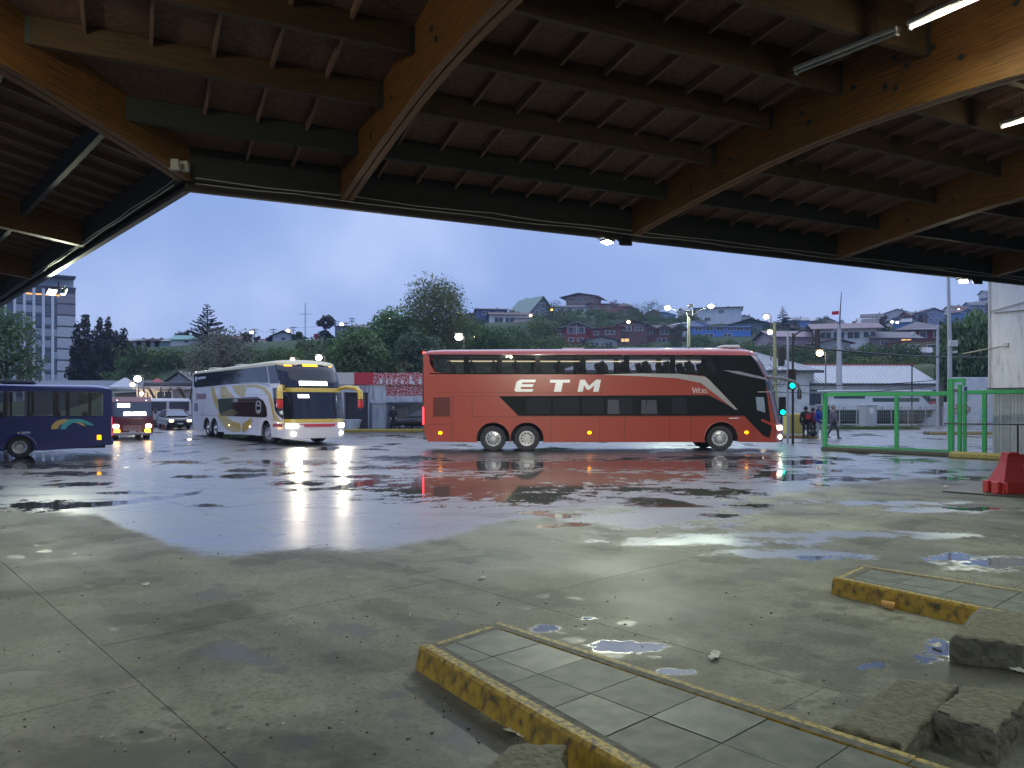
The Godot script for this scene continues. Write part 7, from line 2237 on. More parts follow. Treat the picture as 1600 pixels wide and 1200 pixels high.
func cars() -> void:
	var b := Vector3(1, 0, 1)
	var t := thing("parked_car", "dark saloon with one glowing headlight at the rear of the white coach", "car", P(282, 0, 55) * b, 0.62, "cars waiting behind the white coach")
	car_mesh(t, paint(0.025, 0.022, 0.026, 0.3), 9.0)
	t = thing("parked_car", "pale silver saloon behind the dark one by the white coach", "car", P(262, 0, 60) * b, 0.2, "cars waiting behind the white coach")
	car_mesh(t, paint(0.3, 0.28, 0.28, 0.3), 3.0)
	t = thing("parked_car", "small dark car in the shade of the shelter", "car", P(243, 0, 66) * b, 0.5, "cars waiting behind the white coach")
	car_mesh(t, paint(0.02, 0.02, 0.025, 0.3), 0.0)
	t = thing("parked_car", "black saloon seen from the side behind the workshop posts", "car", P(640, 0, 53.2) * b + Vector3(-1.4, 0.02, -0.4), -PI / 2 + 0.15, "cars by the workshop")
	car_mesh(t, paint(0.012, 0.012, 0.02, 0.25), 0.0)
	t = thing("parked_van", "white van with dark windows under the bus shelter", "van", P(262, 0, 63) * b, 0.5)
	part(t, "body", cb1(Vector3(0, 1.25, -1.8), Vector3(3.6, 2.1, 4.0), 0.2), paint(0.5, 0.5, 0.53, 0.35))
	for k in 2:
		part(t, "windscreen", cb1(Vector3(-0.85 + k * 1.7, 1.65, 0.2), Vector3(1.5, 0.75, 0.04), 0.015), mat(0.04, 0.045, 0.06, 0.08))
	part(t, "bumper", cb1(Vector3(0, 0.42, 0.2), Vector3(3.5, 0.3, 0.16), 0.04), mat(0.06, 0.06, 0.07, 0.5))
	for s in [-1.3, 1.3]:
		wheel(t, Vector3(s, 0.36, -0.7), 0.36, 1.0, 0, PI / 2 * signf(s), 0.2)
		wheel(t, Vector3(s, 0.36, -3.0), 0.36, 1.0, 0, PI / 2 * signf(s), 0.2)
		part(t, "headlamp", cb1(Vector3(s, 0.8, 0.2), Vector3(0.3, 0.18, 0.06), 0.02), mat(0.5, 0.5, 0.5, 0.2))
	t = thing("traffic_cone", "small orange cone between the waiting cars", "cone", P(261, 0, 57) * b + Vector3(0, 0.35, 0))
	part(t, "cone", c1(Vector3(0, 0, 0), Vector3(0, 1.0, 0), 0.26, 0.03, 14), mat(0.55, 0.10, 0.08, 0.6))
	part(t, "base", cb1(Vector3(0, -0.3, 0), Vector3(0.6, 0.7, 0.6), 0.02), mat(0.4, 0.09, 0.07, 0.6))

# ---------------------------------------------------------------- people
# bones: [from, to, radius from, radius to, colour]
func figure(t: Node3D, bones: Array, lo: Vector3, hi: Vector3, h: float, blend: float) -> void:
	var nx := int((hi.x - lo.x) / h) + 2
	var ny := int((hi.y - lo.y) / h) + 2
	var nz := int((hi.z - lo.z) / h) + 2
	var f := PackedFloat32Array(); f.resize(nx * ny * nz); f.fill(1.0)
	for b in bones:
		var a: Vector3 = b[0]
		var e: Vector3 = b[1]
		var m: float = maxf(b[2], b[3]) + 0.09
		var p0 := (a.min(e) - Vector3.ONE * m - lo) / h
		var p1 := (a.max(e) + Vector3.ONE * m - lo) / h
		var ab := e - a
		var l2 := maxf(ab.length_squared(), 0.00001)
		for k in range(maxi(0, int(p0.z)), mini(nz, int(p1.z) + 2)):
			for j in range(maxi(0, int(p0.y)), mini(ny, int(p1.y) + 2)):
				for i in range(maxi(0, int(p0.x)), mini(nx, int(p1.x) + 2)):
					var p := lo + Vector3(i, j, k) * h
					var q := clampf((p - a).dot(ab) / l2, 0.0, 1.0)
					var d: float = (p - a - ab * q).length() - lerpf(b[2], b[3], q)
					var n := (k * ny + j) * nx + i
					var o := f[n]
					var g := maxf(blend - absf(o - d), 0.0) / blend
					f[n] = minf(o, d) - g * g * blend * 0.25
	var id := {}
	var mb := MB.new()
	mb.use_col = true
	for k in nz - 1:
		for j in ny - 1:
			for i in nx - 1:
				var c := 0
				var s := Vector3.ZERO
				var n := 0
				var v := []
				for e in 8:
					v.append(f[((k + (e >> 2)) * ny + j + ((e >> 1) & 1)) * nx + i + (e & 1)])
					if v[e] < 0: c += 1
				if c == 0 or c == 8: continue
				for e in [[0, 1], [2, 3], [4, 5], [6, 7], [0, 2], [1, 3], [4, 6], [5, 7], [0, 4], [1, 5], [2, 6], [3, 7]]:
					var a: float = v[e[0]]; var b: float = v[e[1]]
					if (a < 0) != (b < 0):
						var q := a / (a - b)
						var p0 := Vector3(e[0] & 1, (e[0] >> 1) & 1, e[0] >> 2)
						var p1 := Vector3(e[1] & 1, (e[1] >> 1) & 1, e[1] >> 2)
						s += p0.lerp(p1, q); n += 1
				var p := lo + (Vector3(i, j, k) + s / n) * h
				var g := Vector3(v[1] + v[3] + v[5] + v[7] - v[0] - v[2] - v[4] - v[6], v[2] + v[3] + v[6] + v[7] - v[0] - v[1] - v[4] - v[5], v[4] + v[5] + v[6] + v[7] - v[0] - v[1] - v[2] - v[3])
				var best := 9.0
				for b in bones:
					var ab: Vector3 = b[1] - b[0]
					var q := clampf((p - b[0]).dot(ab) / maxf(ab.length_squared(), 0.00001), 0, 1)
					var d: float = (p - b[0] - ab * q).length() - lerpf(b[2], b[3], q)
					if d < best:
						best = d; mb.col = b[4]
				id[Vector3i(i, j, k)] = mb.pv(p, g.normalized())
	for k in range(1, nz - 1):
		for j in range(1, ny - 1):
			for i in range(1, nx - 1):
				var a := f[(k * ny + j) * nx + i]
				for ax in 3:
					var b := f[(k * ny + j) * nx + i + 1] if ax == 0 else f[(k * ny + j + 1) * nx + i] if ax == 1 else f[((k + 1) * ny + j) * nx + i]
					if (a < 0) == (b < 0): continue
					var u := Vector3i(0, 1, 0) if ax == 0 else Vector3i(0, 0, 1) if ax == 1 else Vector3i(1, 0, 0)
					var w := Vector3i(0, 0, 1) if ax == 0 else Vector3i(1, 0, 0) if ax == 1 else Vector3i(0, 1, 0)
					var o := Vector3i(i, j, k)
					var q := [o - u - w, o - w, o, o - u]
					if not (id.has(q[0]) and id.has(q[1]) and id.has(q[2]) and id.has(q[3])): continue
					var r := [id[q[0]], id[q[1]], id[q[2]], id[q[3]]]
					if a < 0: mb.ix.append_array([r[0], r[2], r[1], r[0], r[3], r[2]])
					else: mb.ix.append_array([r[0], r[1], r[2], r[0], r[2], r[3]])
	var m := StandardMaterial3D.new()
	m.vertex_color_use_as_albedo = true
	m.roughness = 0.8
	part(t, "figure", mb, m)

func person(label: String, at: Vector3, yaw: float, jacket: Color, legs: Color, hat: Color, hood: bool, stride: float, shoe: Color, arm_in: float, hgt := 1.0) -> Node3D:
	# faces +z before turning; hips at 0.92, crown at 1.74
	var skin := Color(0.42, 0.26, 0.19)
	var t := thing("person", label, "person", at, yaw, "people on foot")
	var b := []
	var V3 := func(x, y, z): return Vector3(x, y, z)
	b.append([V3.call(-0.06, 0.95, 0.0), V3.call(0.06, 0.95, 0.0), 0.135, 0.135, jacket])
	b.append([V3.call(0, 0.98, 0.0), V3.call(0, 1.22, 0.0), 0.15, 0.165, jacket])
	b.append([V3.call(-0.12, 1.36, -0.01), V3.call(0.12, 1.36, -0.01), 0.115, 0.115, jacket])
	b.append([V3.call(0, 1.22, 0.0), V3.call(0, 1.38, -0.01), 0.16, 0.13, jacket])
	b.append([V3.call(0, 1.42, 0), V3.call(0, 1.52, 0.015), 0.062, 0.056, jacket if hood else skin])
	# head: skull, jaw, nose, ears, hat or hood
	b.append([V3.call(0, 1.63, 0.0), V3.call(0, 1.645, -0.01), 0.092, 0.098, hat])
	b.append([V3.call(0, 1.56, 0.045), V3.call(0, 1.63, 0.05), 0.052, 0.068, skin])
	b.append([V3.call(0, 1.605, 0.115), V3.call(0, 1.58, 0.125), 0.012, 0.018, skin])
	b.append([V3.call(-0.088, 1.60, 0.01), V3.call(-0.09, 1.63, 0.005), 0.018, 0.022, hat if hood else skin])
	b.append([V3.call(0.088, 1.60, 0.01), V3.call(0.09, 1.63, 0.005), 0.018, 0.022, hat if hood else skin])
	b.append([V3.call(0, 1.66, -0.02), V3.call(0, 1.69, -0.01), 0.098, 0.085, hat])
	for s in [-1.0, 1.0]:
		var sw: float = stride * s
		var hip: Vector3 = V3.call(s * 0.095, 0.90, 0.0)
		var knee: Vector3 = V3.call(s * 0.10, 0.50, sw * 0.22 + 0.04)
		var ank: Vector3 = V3.call(s * 0.10, 0.09 + (0.05 if sw < -0.1 else 0.0), sw * 0.36 - 0.03)
		b.append([hip, knee, 0.098, 0.068, legs])
		b.append([knee, ank, 0.066, 0.048, legs])
		b.append([ank - Vector3(0, 0.035, 0.03), ank + Vector3(s * 0.015, -0.048, 0.15), 0.045, 0.036, shoe])
		var sh: Vector3 = V3.call(s * 0.20, 1.37, -0.01)
		var el: Vector3 = V3.call(s * 0.27, 1.10, -0.03 - sw * 0.12)
		var wr: Vector3 = V3.call(s * (0.26 - arm_in), 0.88 + arm_in * 1.0, 0.06 - sw * 0.2 + arm_in * 0.6)
		b.append([sh, el, 0.072, 0.056, jacket])
		b.append([el, wr, 0.056, 0.042, jacket])
		var hd := (wr - el).normalized()
		b.append([wr, wr + hd * 0.08, 0.032, 0.036, skin])
		b.append([wr + hd * 0.03, wr + hd * 0.08 + Vector3(-s * 0.035, 0, 0.02), 0.014, 0.011, skin])
		for k in 4:
			b.append([wr + hd * 0.09 + Vector3(0, 0, 0.025 - k * 0.017), wr + hd * (0.15 - 0.008 * absf(k - 1.2)) + Vector3(-s * 0.015, 0, 0.025 - k * 0.017), 0.011, 0.009, skin])
	figure(t, b, Vector3(-0.42, -0.02, -0.5), Vector3(0.42, 1.84, 0.5), 0.024, 0.05)
	for s in [-1, 1]:
		part(t, "eye", ballm(Vector3(s * 0.034, 1.632, 0.112), Vector3(0.011, 0.008, 0.008), 8), mat(0.02, 0.015, 0.012, 0.3))
	part(t, "mouth", ballm(Vector3(0, 1.545, 0.092), Vector3(0.024, 0.006, 0.008), 8), mat(0.25, 0.10, 0.09, 0.6))
	if hood:
		var hm := MB.new()
		var pts := []
		var rad := []
		for i in 15:
			var a := lerpf(-0.9, PI + 0.9, i / 14.0)
			pts.append(Vector3(cos(a) * 0.115, 1.63 + sin(a) * 0.125, 0.05)); rad.append(0.024)
		hm.tube(pts, rad, 6)
		part(t, "hood_edge", hm, mat(hat.r, hat.g, hat.b, 0.8))
	t.scale = Vector3.ONE * hgt
	return t

func build_people() -> void:
	var b := Vector3(1, 0, 1)
	var at := P(1259, 0, 41.5) * b + Vector3(0, -0.014, 0)
	person("person in a black jacket with a red backpack, walking away past the coach's nose", at, PI * 0.9, Color(0.018, 0.018, 0.022), Color(0.03, 0.03, 0.035), Color(0.03, 0.03, 0.05), false, 0.35, Color(0.02, 0.02, 0.02), 0.0)
	var bp := thing("backpack", "red backpack worn over the black jacket", "backpack", at + Vector3(0.02, 1.20, 0.20), 0.1)
	part(bp, "bag", cb1(Vector3.ZERO, Vector3(0.30, 0.42, 0.16), 0.05), mat(0.03, 0.02, 0.02, 0.8))
	part(bp, "pocket", cb1(Vector3(0, -0.02, 0.09), Vector3(0.24, 0.26, 0.06), 0.025), mat(0.55, 0.02, 0.03, 0.7))
	part(bp, "strap", c1(Vector3(-0.1, 0.2, -0.02), Vector3(-0.12, 0.24, -0.2), 0.018, 0.018, 6), mat(0.03, 0.02, 0.02, 0.8))
	part(bp, "strap", c1(Vector3(0.1, 0.2, -0.02), Vector3(0.12, 0.24, -0.2), 0.018, 0.018, 6), mat(0.03, 0.02, 0.02, 0.8))
	person("person in a dark red top half hidden between the other two walkers", P(1270, 0, 43.5) * b, PI, Color(0.16, 0.02, 0.03), Color(0.02, 0.02, 0.025), Color(0.02, 0.015, 0.015), false, 0.2, Color(0.02, 0.02, 0.02), 0.0, 0.94)
	person("person in a blue hooded jacket and pale jeans facing the viewer", P(1281, 0, 41.2) * b + Vector3(0, -0.014, 0), 0.25, Color(0.02, 0.045, 0.26), Color(0.30, 0.37, 0.44), Color(0.02, 0.045, 0.26), true, 0.22, Color(0.4, 0.4, 0.4), 0.12)
	person("person in a grey jacket and knitted hat striding behind the green gate", P(1302, 0, 41.0) * b + Vector3(0, -0.014, 0), 1.15, Color(0.13, 0.12, 0.14), Color(0.06, 0.065, 0.075), Color(0.2, 0.18, 0.18), false, 0.75, Color(0.06, 0.07, 0.07), 0.0, 1.04)
	var bag := thing("handbag", "black bag hanging between the two walkers", "bag", P(1270, 676, 41.0), 0.2)
	part(bag, "bag", ballm(Vector3(0, -0.02, 0), Vector3(0.24, 0.19, 0.12), 14), mat(0.015, 0.015, 0.018, 0.6))
	var hm := MB.new()
	hm.tube([Vector3(-0.1, 0.14, 0), Vector3(-0.07, 0.3, 0), Vector3(0.07, 0.3, 0), Vector3(0.1, 0.14, 0)], [0.012, 0.012, 0.012, 0.012], 6)
	part(bag, "handle", hm, mat(0.02, 0.02, 0.02, 0.6))
	person("person in dark clothes standing by the black saloon at the workshop", P(614, 0, 52.6) * b, 0.4, Color(0.015, 0.015, 0.02), Color(0.02, 0.02, 0.03), Color(0.02, 0.015, 0.012), false, 0.1, Color(0.02, 0.02, 0.02), 0.05, 0.98)

# ---------------------------------------------------------------- trees
func leafy(blobs: Array, n: int, size: float, sd: int, c: Color, vary: float, droop := 0.0, shell := 0.5) -> MB:
	var r := RandomNumberGenerator.new()
	r.seed = sd
	var mb := MB.new()
	mb.use_col = true
	var tot := 0.0
	for b in blobs: tot += pow(b[1].x * b[1].y * b[1].z, 0.7)
	for b in blobs:
		var cnt := int(n * pow(b[1].x * b[1].y * b[1].z, 0.7) / tot)
		var tone := r.randf_range(1.0 - vary, 1.0 + vary)
		for i in cnt:
			var d := Vector3(r.randfn(), r.randfn(), r.randfn()).normalized()
			var q := lerpf(shell, 1.0, sqrt(r.randf())) * (1.0 + 0.14 * sin(d.x * 7.0 + d.y * 5.0 + sd))
			var p: Vector3 = b[0] + d * b[1] * q
			var k := tone * r.randf_range(0.65, 1.35)
			mb.col = Color(c.r * k, c.g * k, c.b * k * r.randf_range(0.8, 1.1))
			var nn := (d + Vector3(r.randfn(), r.randfn() + 0.4, r.randfn()) * 0.55).normalized()
			var ax := nn.cross(Vector3(r.randfn(), r.randfn(), r.randfn())).normalized()
			if droop > 0.0: ax = (ax * 0.4 + Vector3.DOWN * droop).normalized()
			var ay := nn.cross(ax).normalized()
			var s := size * r.randf_range(0.6, 1.4)
			var a0 := p - ax * s * 0.7
			var a1 := p + ay * s * 0.36
			var a2 := p + ax * s * 0.7
			var a3 := p - ay * s * 0.36
			var o := mb.pv(a0, nn); mb.pv(a1, nn); mb.pv(a2, nn); mb.pv(a3, nn)
			mb.ix.append_array([o, o + 1, o + 2, o, o + 2, o + 3])
	return mb

func branches(h: float, spread: float, n: int, r0: float, sd: int, lo := 0.3) -> MB:
	var r := RandomNumberGenerator.new()
	r.seed = sd
	var mb := MB.new()
	mb.tube([Vector3(0, -1.5, 0), Vector3(0.02 * h, h * 0.4, 0), Vector3(-0.01 * h, h * 0.85, 0.01 * h)], [r0, r0 * 0.7, r0 * 0.15], 8)
	for i in n:
		var y := h * lerpf(lo, 0.75, float(i) / n)
		var a := i * 2.4 + r.randf() * 0.6
		var l := spread * r.randf_range(0.6, 1.0)
		var d := Vector3(cos(a), 0, sin(a))
		var p0 := Vector3(0, y, 0)
		var p1 := p0 + d * l * 0.5 + Vector3.UP * l * 0.4
		var p2 := p0 + d * l + Vector3.UP * l * r.randf_range(0.6, 1.2)
		mb.tube([p0, p1, p2], [r0 * 0.42, r0 * 0.25, r0 * 0.06], 5)
		mb.tube([p1, p1 + (d + Vector3(r.randfn(), 1.0, r.randfn()) * 0.5).normalized() * l * 0.5], [r0 * 0.2, r0 * 0.04], 4)
	return mb

var leafmat: StandardMaterial3D

func tree(called: String, label: String, foot: Vector3, blobs: Array, n: int, size: float, sd: int, c: Color, trunk: MB, droop := 0.0, vary := 0.35, shell := 0.5, group := "trees beyond the forecourt") -> Node3D:
	var t := thing(called, label, "tree", foot, 0.0, group)
	part(t, "trunk", trunk, mat(0.05, 0.042, 0.036, 0.9))
	part(t, "crown", leafy(blobs, n, size, sd, c, vary, droop, shell), leafmat)
	return t

func crown(w: float, h0: float, h1: float, n: int, sd: int, d := 1.0) -> Array:  # blobs filling a dome w wide between two heights
	var r := RandomNumberGenerator.new()
	r.seed = sd
	var o := []
	for i in n:
		var q := float(i) / n
		var y := lerpf(h0, h1, q)
		var env := sqrt(maxf(0.05, 1.0 - pow(absf(q - 0.36) / 0.70, 2.0)))
		var a := i * 2.4 + r.randf()
		var rad := w / 2 * env * r.randf_range(0.3, 0.72)
		var s := w * r.randf_range(0.15, 0.24)
		o.append([Vector3(cos(a) * rad, y, sin(a) * rad * d), Vector3(s, s * 0.8, s)])
	return o

func conifer(label: String, foot: Vector3, h: float, w: float, sd: int, c: Color, dense: float, lift: float, lo := 0.12) -> void:
	var t := thing("conifer", label, "tree", foot, 0.0, "trees beyond the forecourt")
	var tr := MB.new()
	tr.tube([Vector3(0, -1.5, 0), Vector3(0, h, 0)], [h * 0.028, h * 0.004], 7)
	part(t, "trunk", tr, mat(0.035, 0.03, 0.028, 0.9))
	var r := RandomNumberGenerator.new()
	r.seed = sd
	var mb := MB.new()
	mb.use_col = true
	var y := h * lo
	while y < h * 0.985:
		var q := (y / h - lo) / (1.0 - lo)
		var l := w / 2 * pow(1.0 - q, 0.8) * r.randf_range(0.65, 1.12) + 0.12
		var nb := 6
		for k in nb:
			var a := r.randf() * TAU
			var d := Vector3(cos(a), 0, sin(a))
			var ll := l * r.randf_range(0.6, 1.1)
			mb.col = Color(0.03, 0.026, 0.022)
			mb.tube([Vector3(0, y, 0), Vector3(0, y, 0) + d * ll * 0.6 + Vector3(0, -0.05 * ll, 0), Vector3(0, y, 0) + d * ll + Vector3(0, lift * ll, 0)], [0.03 + ll * 0.012, 0.02, 0.008], 4, false)
			var m := int(ll * dense * 12)
			for i in m:
				var u := sqrt(r.randf())
				var p := Vector3(0, y, 0) + d * ll * u + Vector3(0, lift * ll * u * u - 0.06 * ll * sin(u * PI), 0)
				var sd2 := d.cross(Vector3.UP)
				p += sd2 * r.randf_range(-1, 1) * ll * 0.16 * (1.15 - u) + Vector3(0, r.randf_range(-0.1, 0.05) * ll * 0.5, 0)
				var s := r.randf_range(0.14, 0.34) * (0.6 + h * 0.045)
				var g := r.randf_range(0.6, 1.4)
				mb.col = Color(c.r * g, c.g * g, c.b * g)
				var ax := (d + sd2 * r.randf_range(-0.8, 0.8) + Vector3(0, r.randf_range(-0.5, 0.2), 0)).normalized()
				var ay := ax.cross(Vector3(r.randfn() * 0.5, 1, r.randfn() * 0.5)).normalized() * s * 0.32
				var nn := ax.cross(ay).normalized()
				if nn.y < 0: nn = -nn
				var o := mb.pv(p - ax * s * 0.6, nn); mb.pv(p + ay, nn); mb.pv(p + ax * s * 0.6, nn); mb.pv(p - ay, nn)
				mb.ix.append_array([o, o + 1, o + 2, o, o + 2, o + 3])
		y += h * 0.042
	part(t, "crown", mb, leafmat)

func build_trees() -> void:
	leafmat = StandardMaterial3D.new()
	leafmat.vertex_color_use_as_albedo = true
	leafmat.roughness = 0.75
	leafmat.backlight_enabled = true
	leafmat.backlight = Color(0.75, 0.8, 0.5)
	var g := func(px: float, py: float, d: float) -> Vector3: return P(px, py, d)
	# left of the frame
	tree("street_tree", "pale green street tree in front of the tower", g.call(8, 640, 62), crown(6.4, 2.4, 7.6, 20, 1), 6500, 0.2, 1, Color(0.108, 0.165, 0.090), branches(7.6, 3.2, 11, 0.22, 1, 0.2))
	tree("street_tree", "second pale tree at the left edge, behind the first", g.call(-60, 640, 70), crown(8.6, 2.6, 8.2, 18, 2), 4500, 0.28, 2, Color(0.098, 0.150, 0.083), branches(7.6, 3.2, 9, 0.22, 2, 0.2))
	var cy := [[135, 494, 26, "tallest dark cypress next to the tower"], [157, 499, 20, "dark cypress second from the tower"], [170, 500, 20, "dark cypress third from the tower with a pointed top"], [194, 516, 26, "rounded dark cypress at the right end of the group"], [181, 520, 24, "low dark cypress filling the gap in the group"], [122, 508, 20, "dark cypress touching the tower edge"]]
	var k := 0
	for e in cy:
		k += 1
		var d := 112.0 + (k % 3) * 4
		var h: float = EYE + (630 - e[1]) / 1200.0 * d
		var w: float = e[2] / 1200.0 * d * 1.7
		var bl := []
		for i in 12:
			var q := i / 11.0
			bl.append([Vector3(sin(i * 2.4) * w * 0.22 * (1 - q), lerpf(1.0, h - 0.7, q), cos(i * 2.4) * w * 0.22), Vector3(w * lerpf(0.46, 0.14, q * q), h * 0.085, w * lerpf(0.46, 0.14, q * q))])
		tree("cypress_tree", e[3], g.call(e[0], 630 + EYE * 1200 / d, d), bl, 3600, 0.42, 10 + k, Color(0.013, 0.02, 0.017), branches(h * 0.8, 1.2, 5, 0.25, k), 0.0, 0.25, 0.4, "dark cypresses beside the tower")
	# crest
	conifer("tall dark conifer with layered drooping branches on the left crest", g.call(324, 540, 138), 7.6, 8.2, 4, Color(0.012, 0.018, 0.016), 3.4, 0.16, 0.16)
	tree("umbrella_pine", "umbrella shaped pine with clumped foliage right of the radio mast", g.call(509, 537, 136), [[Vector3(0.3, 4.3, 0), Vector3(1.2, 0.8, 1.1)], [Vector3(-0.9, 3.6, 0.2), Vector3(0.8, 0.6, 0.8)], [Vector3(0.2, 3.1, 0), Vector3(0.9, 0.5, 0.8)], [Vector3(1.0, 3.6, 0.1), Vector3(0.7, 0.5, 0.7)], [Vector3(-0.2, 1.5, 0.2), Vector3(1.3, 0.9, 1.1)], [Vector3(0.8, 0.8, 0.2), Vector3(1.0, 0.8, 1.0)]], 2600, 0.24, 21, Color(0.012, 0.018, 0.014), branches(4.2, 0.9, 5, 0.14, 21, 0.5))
	var small := [[385, 536, 138, 2.1, 2.0, 0.035, 0.016, 0.022, "round dark reddish tree under the orange crest lamp"], [402, 538, 136, 1.2, 1.4, 0.02, 0.022, 0.02, "small dark bush right of the reddish tree"], [421, 538, 136, 1.3, 1.4, 0.018, 0.02, 0.022, "dark little tree between the white cabin and the power pole"], [464, 540, 130, 2.4, 2.2, 0.03, 0.055, 0.022, "bright green bush below the radio mast"], [288, 536, 144, 3.0, 2.0, 0.012, 0.016, 0.018, "dark spreading tree left of the tall conifer"], [862, 508, 142, 4.8, 4.4, 0.02, 0.032, 0.012, "dark green tree below the deep orange lamp"], [950, 483, 176, 0.1, 0.1, 0, 0, 0, ""], [990, 500, 160, 5.0, 3.0, 0.045, 0.07, 0.03, "green tree behind the maroon terrace house"], [1018, 498, 150, 4.4, 3.6, 0.05, 0.075, 0.03, "lighter green tree beside the twin armed lamp"], [1080, 512, 150, 3.0, 3.0, 0.04, 0.06, 0.025, "green tree under the right arm of the twin lamp"], [1056, 542, 112, 2.4, 3.4, 0.03, 0.05, 0.022, "bushy tree at the end of the maroon terrace"], [1240, 525, 150, 3.4, 3.4, 0.035, 0.055, 0.024, "green bush at the foot of the dark conifer"], [1284, 520, 160, 3.4, 3.6, 0.025, 0.042, 0.022, "round tree on the skyline left of the red flag"], [1312, 516, 170, 2.6, 2.2, 0.03, 0.045, 0.025, "low tree on the skyline behind the concrete pole"], [1356, 522, 190, 3.2, 4.4, 0.02, 0.032, 0.02, "dark tree on the skyline right of the white house"], [1378, 520, 200, 3.6, 4.6, 0.028, 0.04, 0.026, "second skyline tree before the ridge lamps"], [1398, 518, 190, 2.0, 3.6, 0.015, 0.02, 0.018, "dark tree behind the steep hipped roof"], [1442, 506, 260, 3.0, 3.6, 0.02, 0.03, 0.02, "single dark tree halfway along the far ridge"]]
	for e in small:
		if e[8] == "": continue
		k += 1
		if e[0] > 740 and e[2] < 200:
			for i in [2, 3, 4]: e[i] *= 1.6
		tree("small_tree", e[8], g.call(e[0], e[1], e[2]), crown(e[3] * 1.25, e[4] * 0.15, e[4] * 0.95, 9, k), 1300, 0.24, 30 + k, Color(e[5], e[6], e[7]) * 1.4, branches(e[4], e[3] * 0.4, 5, 0.09, k), 0.0, 0.3, 0.4)
	var bt := thing("bare_tree", "small bare reddish tree on the crest beside the red brown house", "tree", g.call(957, 492, 278), 0.0, "trees beyond the forecourt")
	bt.scale = Vector3.ONE * 1.5
	part(bt, "trunk", branches(3.4, 1.9, 14, 0.09, 77, 0.25), mat(0.05, 0.035, 0.035, 0.9))
	part(bt, "crown", leafy(crown(3.4, 1.4, 3.3, 9, 78), 420, 0.2, 79, Color(0.06, 0.04, 0.045), 0.3), leafmat)
	conifer("broad dark conifer above the traffic light", g.call(1223, 531, 240), 10.6, 9.4, 8, Color(0.010, 0.018, 0.014), 4.6, -0.05, 0.05)
	# the large pale tree
	tree("large_tree", "large pale round tree with thin open foliage behind the red coach", g.call(682, 575, 96), crown(11.0, 3.4, 10.0, 46, 5), 12000, 0.22, 5, Color(0.15, 0.175, 0.085), branches(8.6, 4.2, 26, 0.22, 5, 0.22), 0.0, 0.3, 0.25)
	tree("hillside_tree", "full green tree on the slope left of the large pale tree", g.call(612, 580, 92), crown(8.0, 1.2, 6.6, 22, 6), 6000, 0.28, 6, Color(0.094, 0.160, 0.065), branches(6.0, 3.0, 8, 0.2, 6))
	tree("hillside_tree", "pale grey green tree on the slope behind the white coach", g.call(345, 600, 84), crown(9.5, 1.5, 5.2, 22, 7), 4200, 0.22, 7, Color(0.160, 0.160, 0.160), branches(4.6, 3.6, 14, 0.16, 7), 0.0, 0.25, 0.3)
	tree("hillside_tree", "bright green tree on the slope above the workshop roof", g.call(560, 592, 78), crown(7.0, 0.8, 4.6, 18, 8), 5000, 0.26, 8, Color(0.104, 0.160, 0.065), branches(4.2, 2.6, 8, 0.16, 8))
	tree("hillside_tree", "dark green tree on the slope behind the rear of the red coach", g.call(655, 592, 80), crown(7.6, 0.8, 4.2, 18, 9), 4500, 0.28, 9, Color(0.070, 0.105, 0.065), branches(4.0, 2.6, 8, 0.16, 9))
	tree("hillside_tree", "green tree on the slope above the red coach beside the stilted house", g.call(770, 575, 98), crown(7.6, 0.8, 4.6, 18, 19), 4500, 0.28, 19, Color(0.094, 0.160, 0.070), branches(4.0, 2.6, 8, 0.16, 19))
	tree("hillside_tree", "leafy olive tree on the slope left of the red houses", g.call(848, 560, 150), crown(7.6, 1.0, 7.4, 18, 20), 4500, 0.28, 20, Color(0.105, 0.146, 0.053), branches(5.4, 2.2, 8, 0.16, 20))
	# willow at the right
	var wl := crown(7.2, 3.6, 10.6, 20, 15)
	for i in 16:
		var a := i * 2.4
		wl.append([Vector3(cos(a) * 2.9, 4.2 + (i % 4) * 0.9, sin(a) * 2.9), Vector3(0.6, 2.6, 0.6)])
	tree("willow_tree", "green weeping willow behind the green gate and silver pole", g.call(1515, 655, 82), wl, 9000, 0.36, 15, Color(0.102, 0.168, 0.080), branches(9.0, 3.0, 12, 0.3, 15), 1.6, 0.35, 0.3)
	tree("willow_tree", "second willow hidden behind the white building's corner", g.call(1565, 655, 86), wl, 6000, 0.36, 16, Color(0.090, 0.158, 0.072), branches(9.0, 3.0, 12, 0.3, 16), 1.6, 0.35, 0.3)
	for e in [[1470, 655, 64, 0.02, "palm like bare trunk beside the graffiti wall"], [1507, 655, 70, 0.03, "blue painted trunk stake beneath the willow"]]:
		k += 1
		var st := thing("tree_trunk", e[4], "tree", P(e[0], 0, e[2]) * Vector3(1, 0, 1), 0.0)
		part(st, "trunk", c1(Vector3(0, -0.1, 0), Vector3(0.1, 3.4, 0), 0.2, 0.13, 8), mat(0.02, 0.07, 0.11, 0.8) if e[0] == 1507 else mat(0.1, 0.09, 0.08, 0.8))
	# undergrowth over the hillside
	var r := RandomNumberGenerator.new()
	r.seed = 55
	var kinds := []
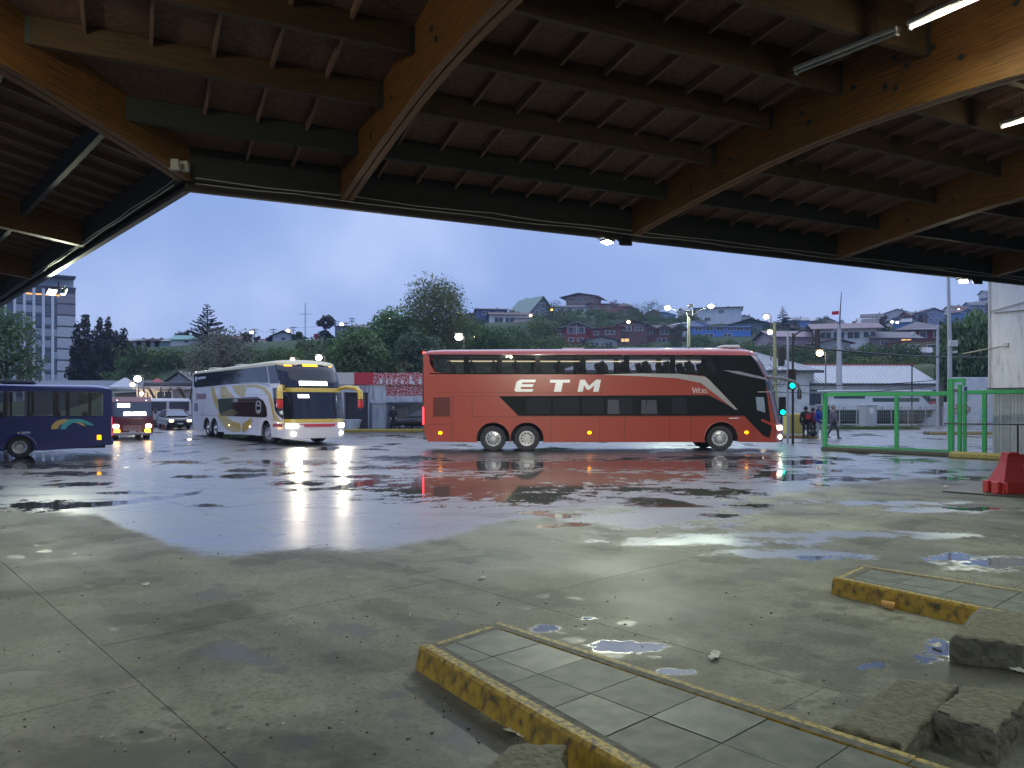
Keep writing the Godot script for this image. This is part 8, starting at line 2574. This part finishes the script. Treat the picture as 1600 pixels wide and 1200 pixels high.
	for i in 3:
		kinds.append(leafy([[Vector3(0, 0.55, 0), Vector3(1.0, 0.75, 1.0)], [Vector3(0.5, 0.9, 0.3), Vector3(0.6, 0.5, 0.6)], [Vector3(-0.5, 0.8, -0.2), Vector3(0.6, 0.6, 0.6)]], 260, 0.17, 60 + i, Color(0.9, 0.9, 0.9), 0.2).mesh())
	var places := [[], [], []]
	var tints := [[], [], []]
	var houses := []
	for c in get_children():
		if c.has_meta("category") and c.get_meta("category") == "house": houses.append(c.position)
	for i in 8200:
		var d := lerpf(74, 320, pow(r.randf(), 1.7))
		var x := lerpf(-0.62, 0.66, r.randf()) * d
		var y := hill_y(x, d)
		if y < 0.6: continue
		var u := x / d * 1200.0 + 800.0
		if u < 125 or (u < 600 and d > 136) or (u > 1180 and d < 94): continue
		var ok := true
		for hp in houses:
			if absf(hp.x - x) < 7.5 and hp.z < -d + 9.0 and hp.z > -d - 16.0:
				ok = absf(hp.x - x) > 7.0 or y + 1.0 < hp.y - 1.0
				if not ok: break
		if not ok: continue
		var s := r.randf_range(0.7, 1.9) * (1.25 if d > 160 else 1.0 if d > 100 else 0.85)
		if u < 600 and d > 118: s *= 0.55
		if r.randf() < 0.08 and x < 20.0 and d < 115: s *= 1.5
		var kk := r.randi() % 3
		places[kk].append(Transform3D(Basis(Vector3.UP, r.randf() * TAU).scaled(Vector3(s, s * r.randf_range(0.7, 1.2), s)), Vector3(x, y - 0.3, -d)))
		var h := r.randf()
		var base := Color(0.07, 0.125, 0.04) if h < 0.5 else Color(0.105, 0.155, 0.05) if h < 0.85 else Color(0.14, 0.15, 0.08)
		tints[kk].append(base * r.randf_range(0.7, 1.3))
	for kk in 3:
		var mm := MultiMesh.new()
		mm.transform_format = MultiMesh.TRANSFORM_3D
		mm.use_colors = true
		mm.mesh = kinds[kk]
		mm.instance_count = places[kk].size()
		for i in places[kk].size():
			mm.set_instance_transform(i, places[kk][i])
			mm.set_instance_color(i, tints[kk][i])
		var o := MultiMeshInstance3D.new()
		o.name = "hillside_shrubs"
		o.multimesh = mm
		o.material_override = leafmat
		add_child(o, true)
		tag(o, ["dense dark undergrowth covering the slope", "mixed green shrubs covering the slope", "lighter shrubs scattered over the slope"][kk], "shrubs", "", "stuff")
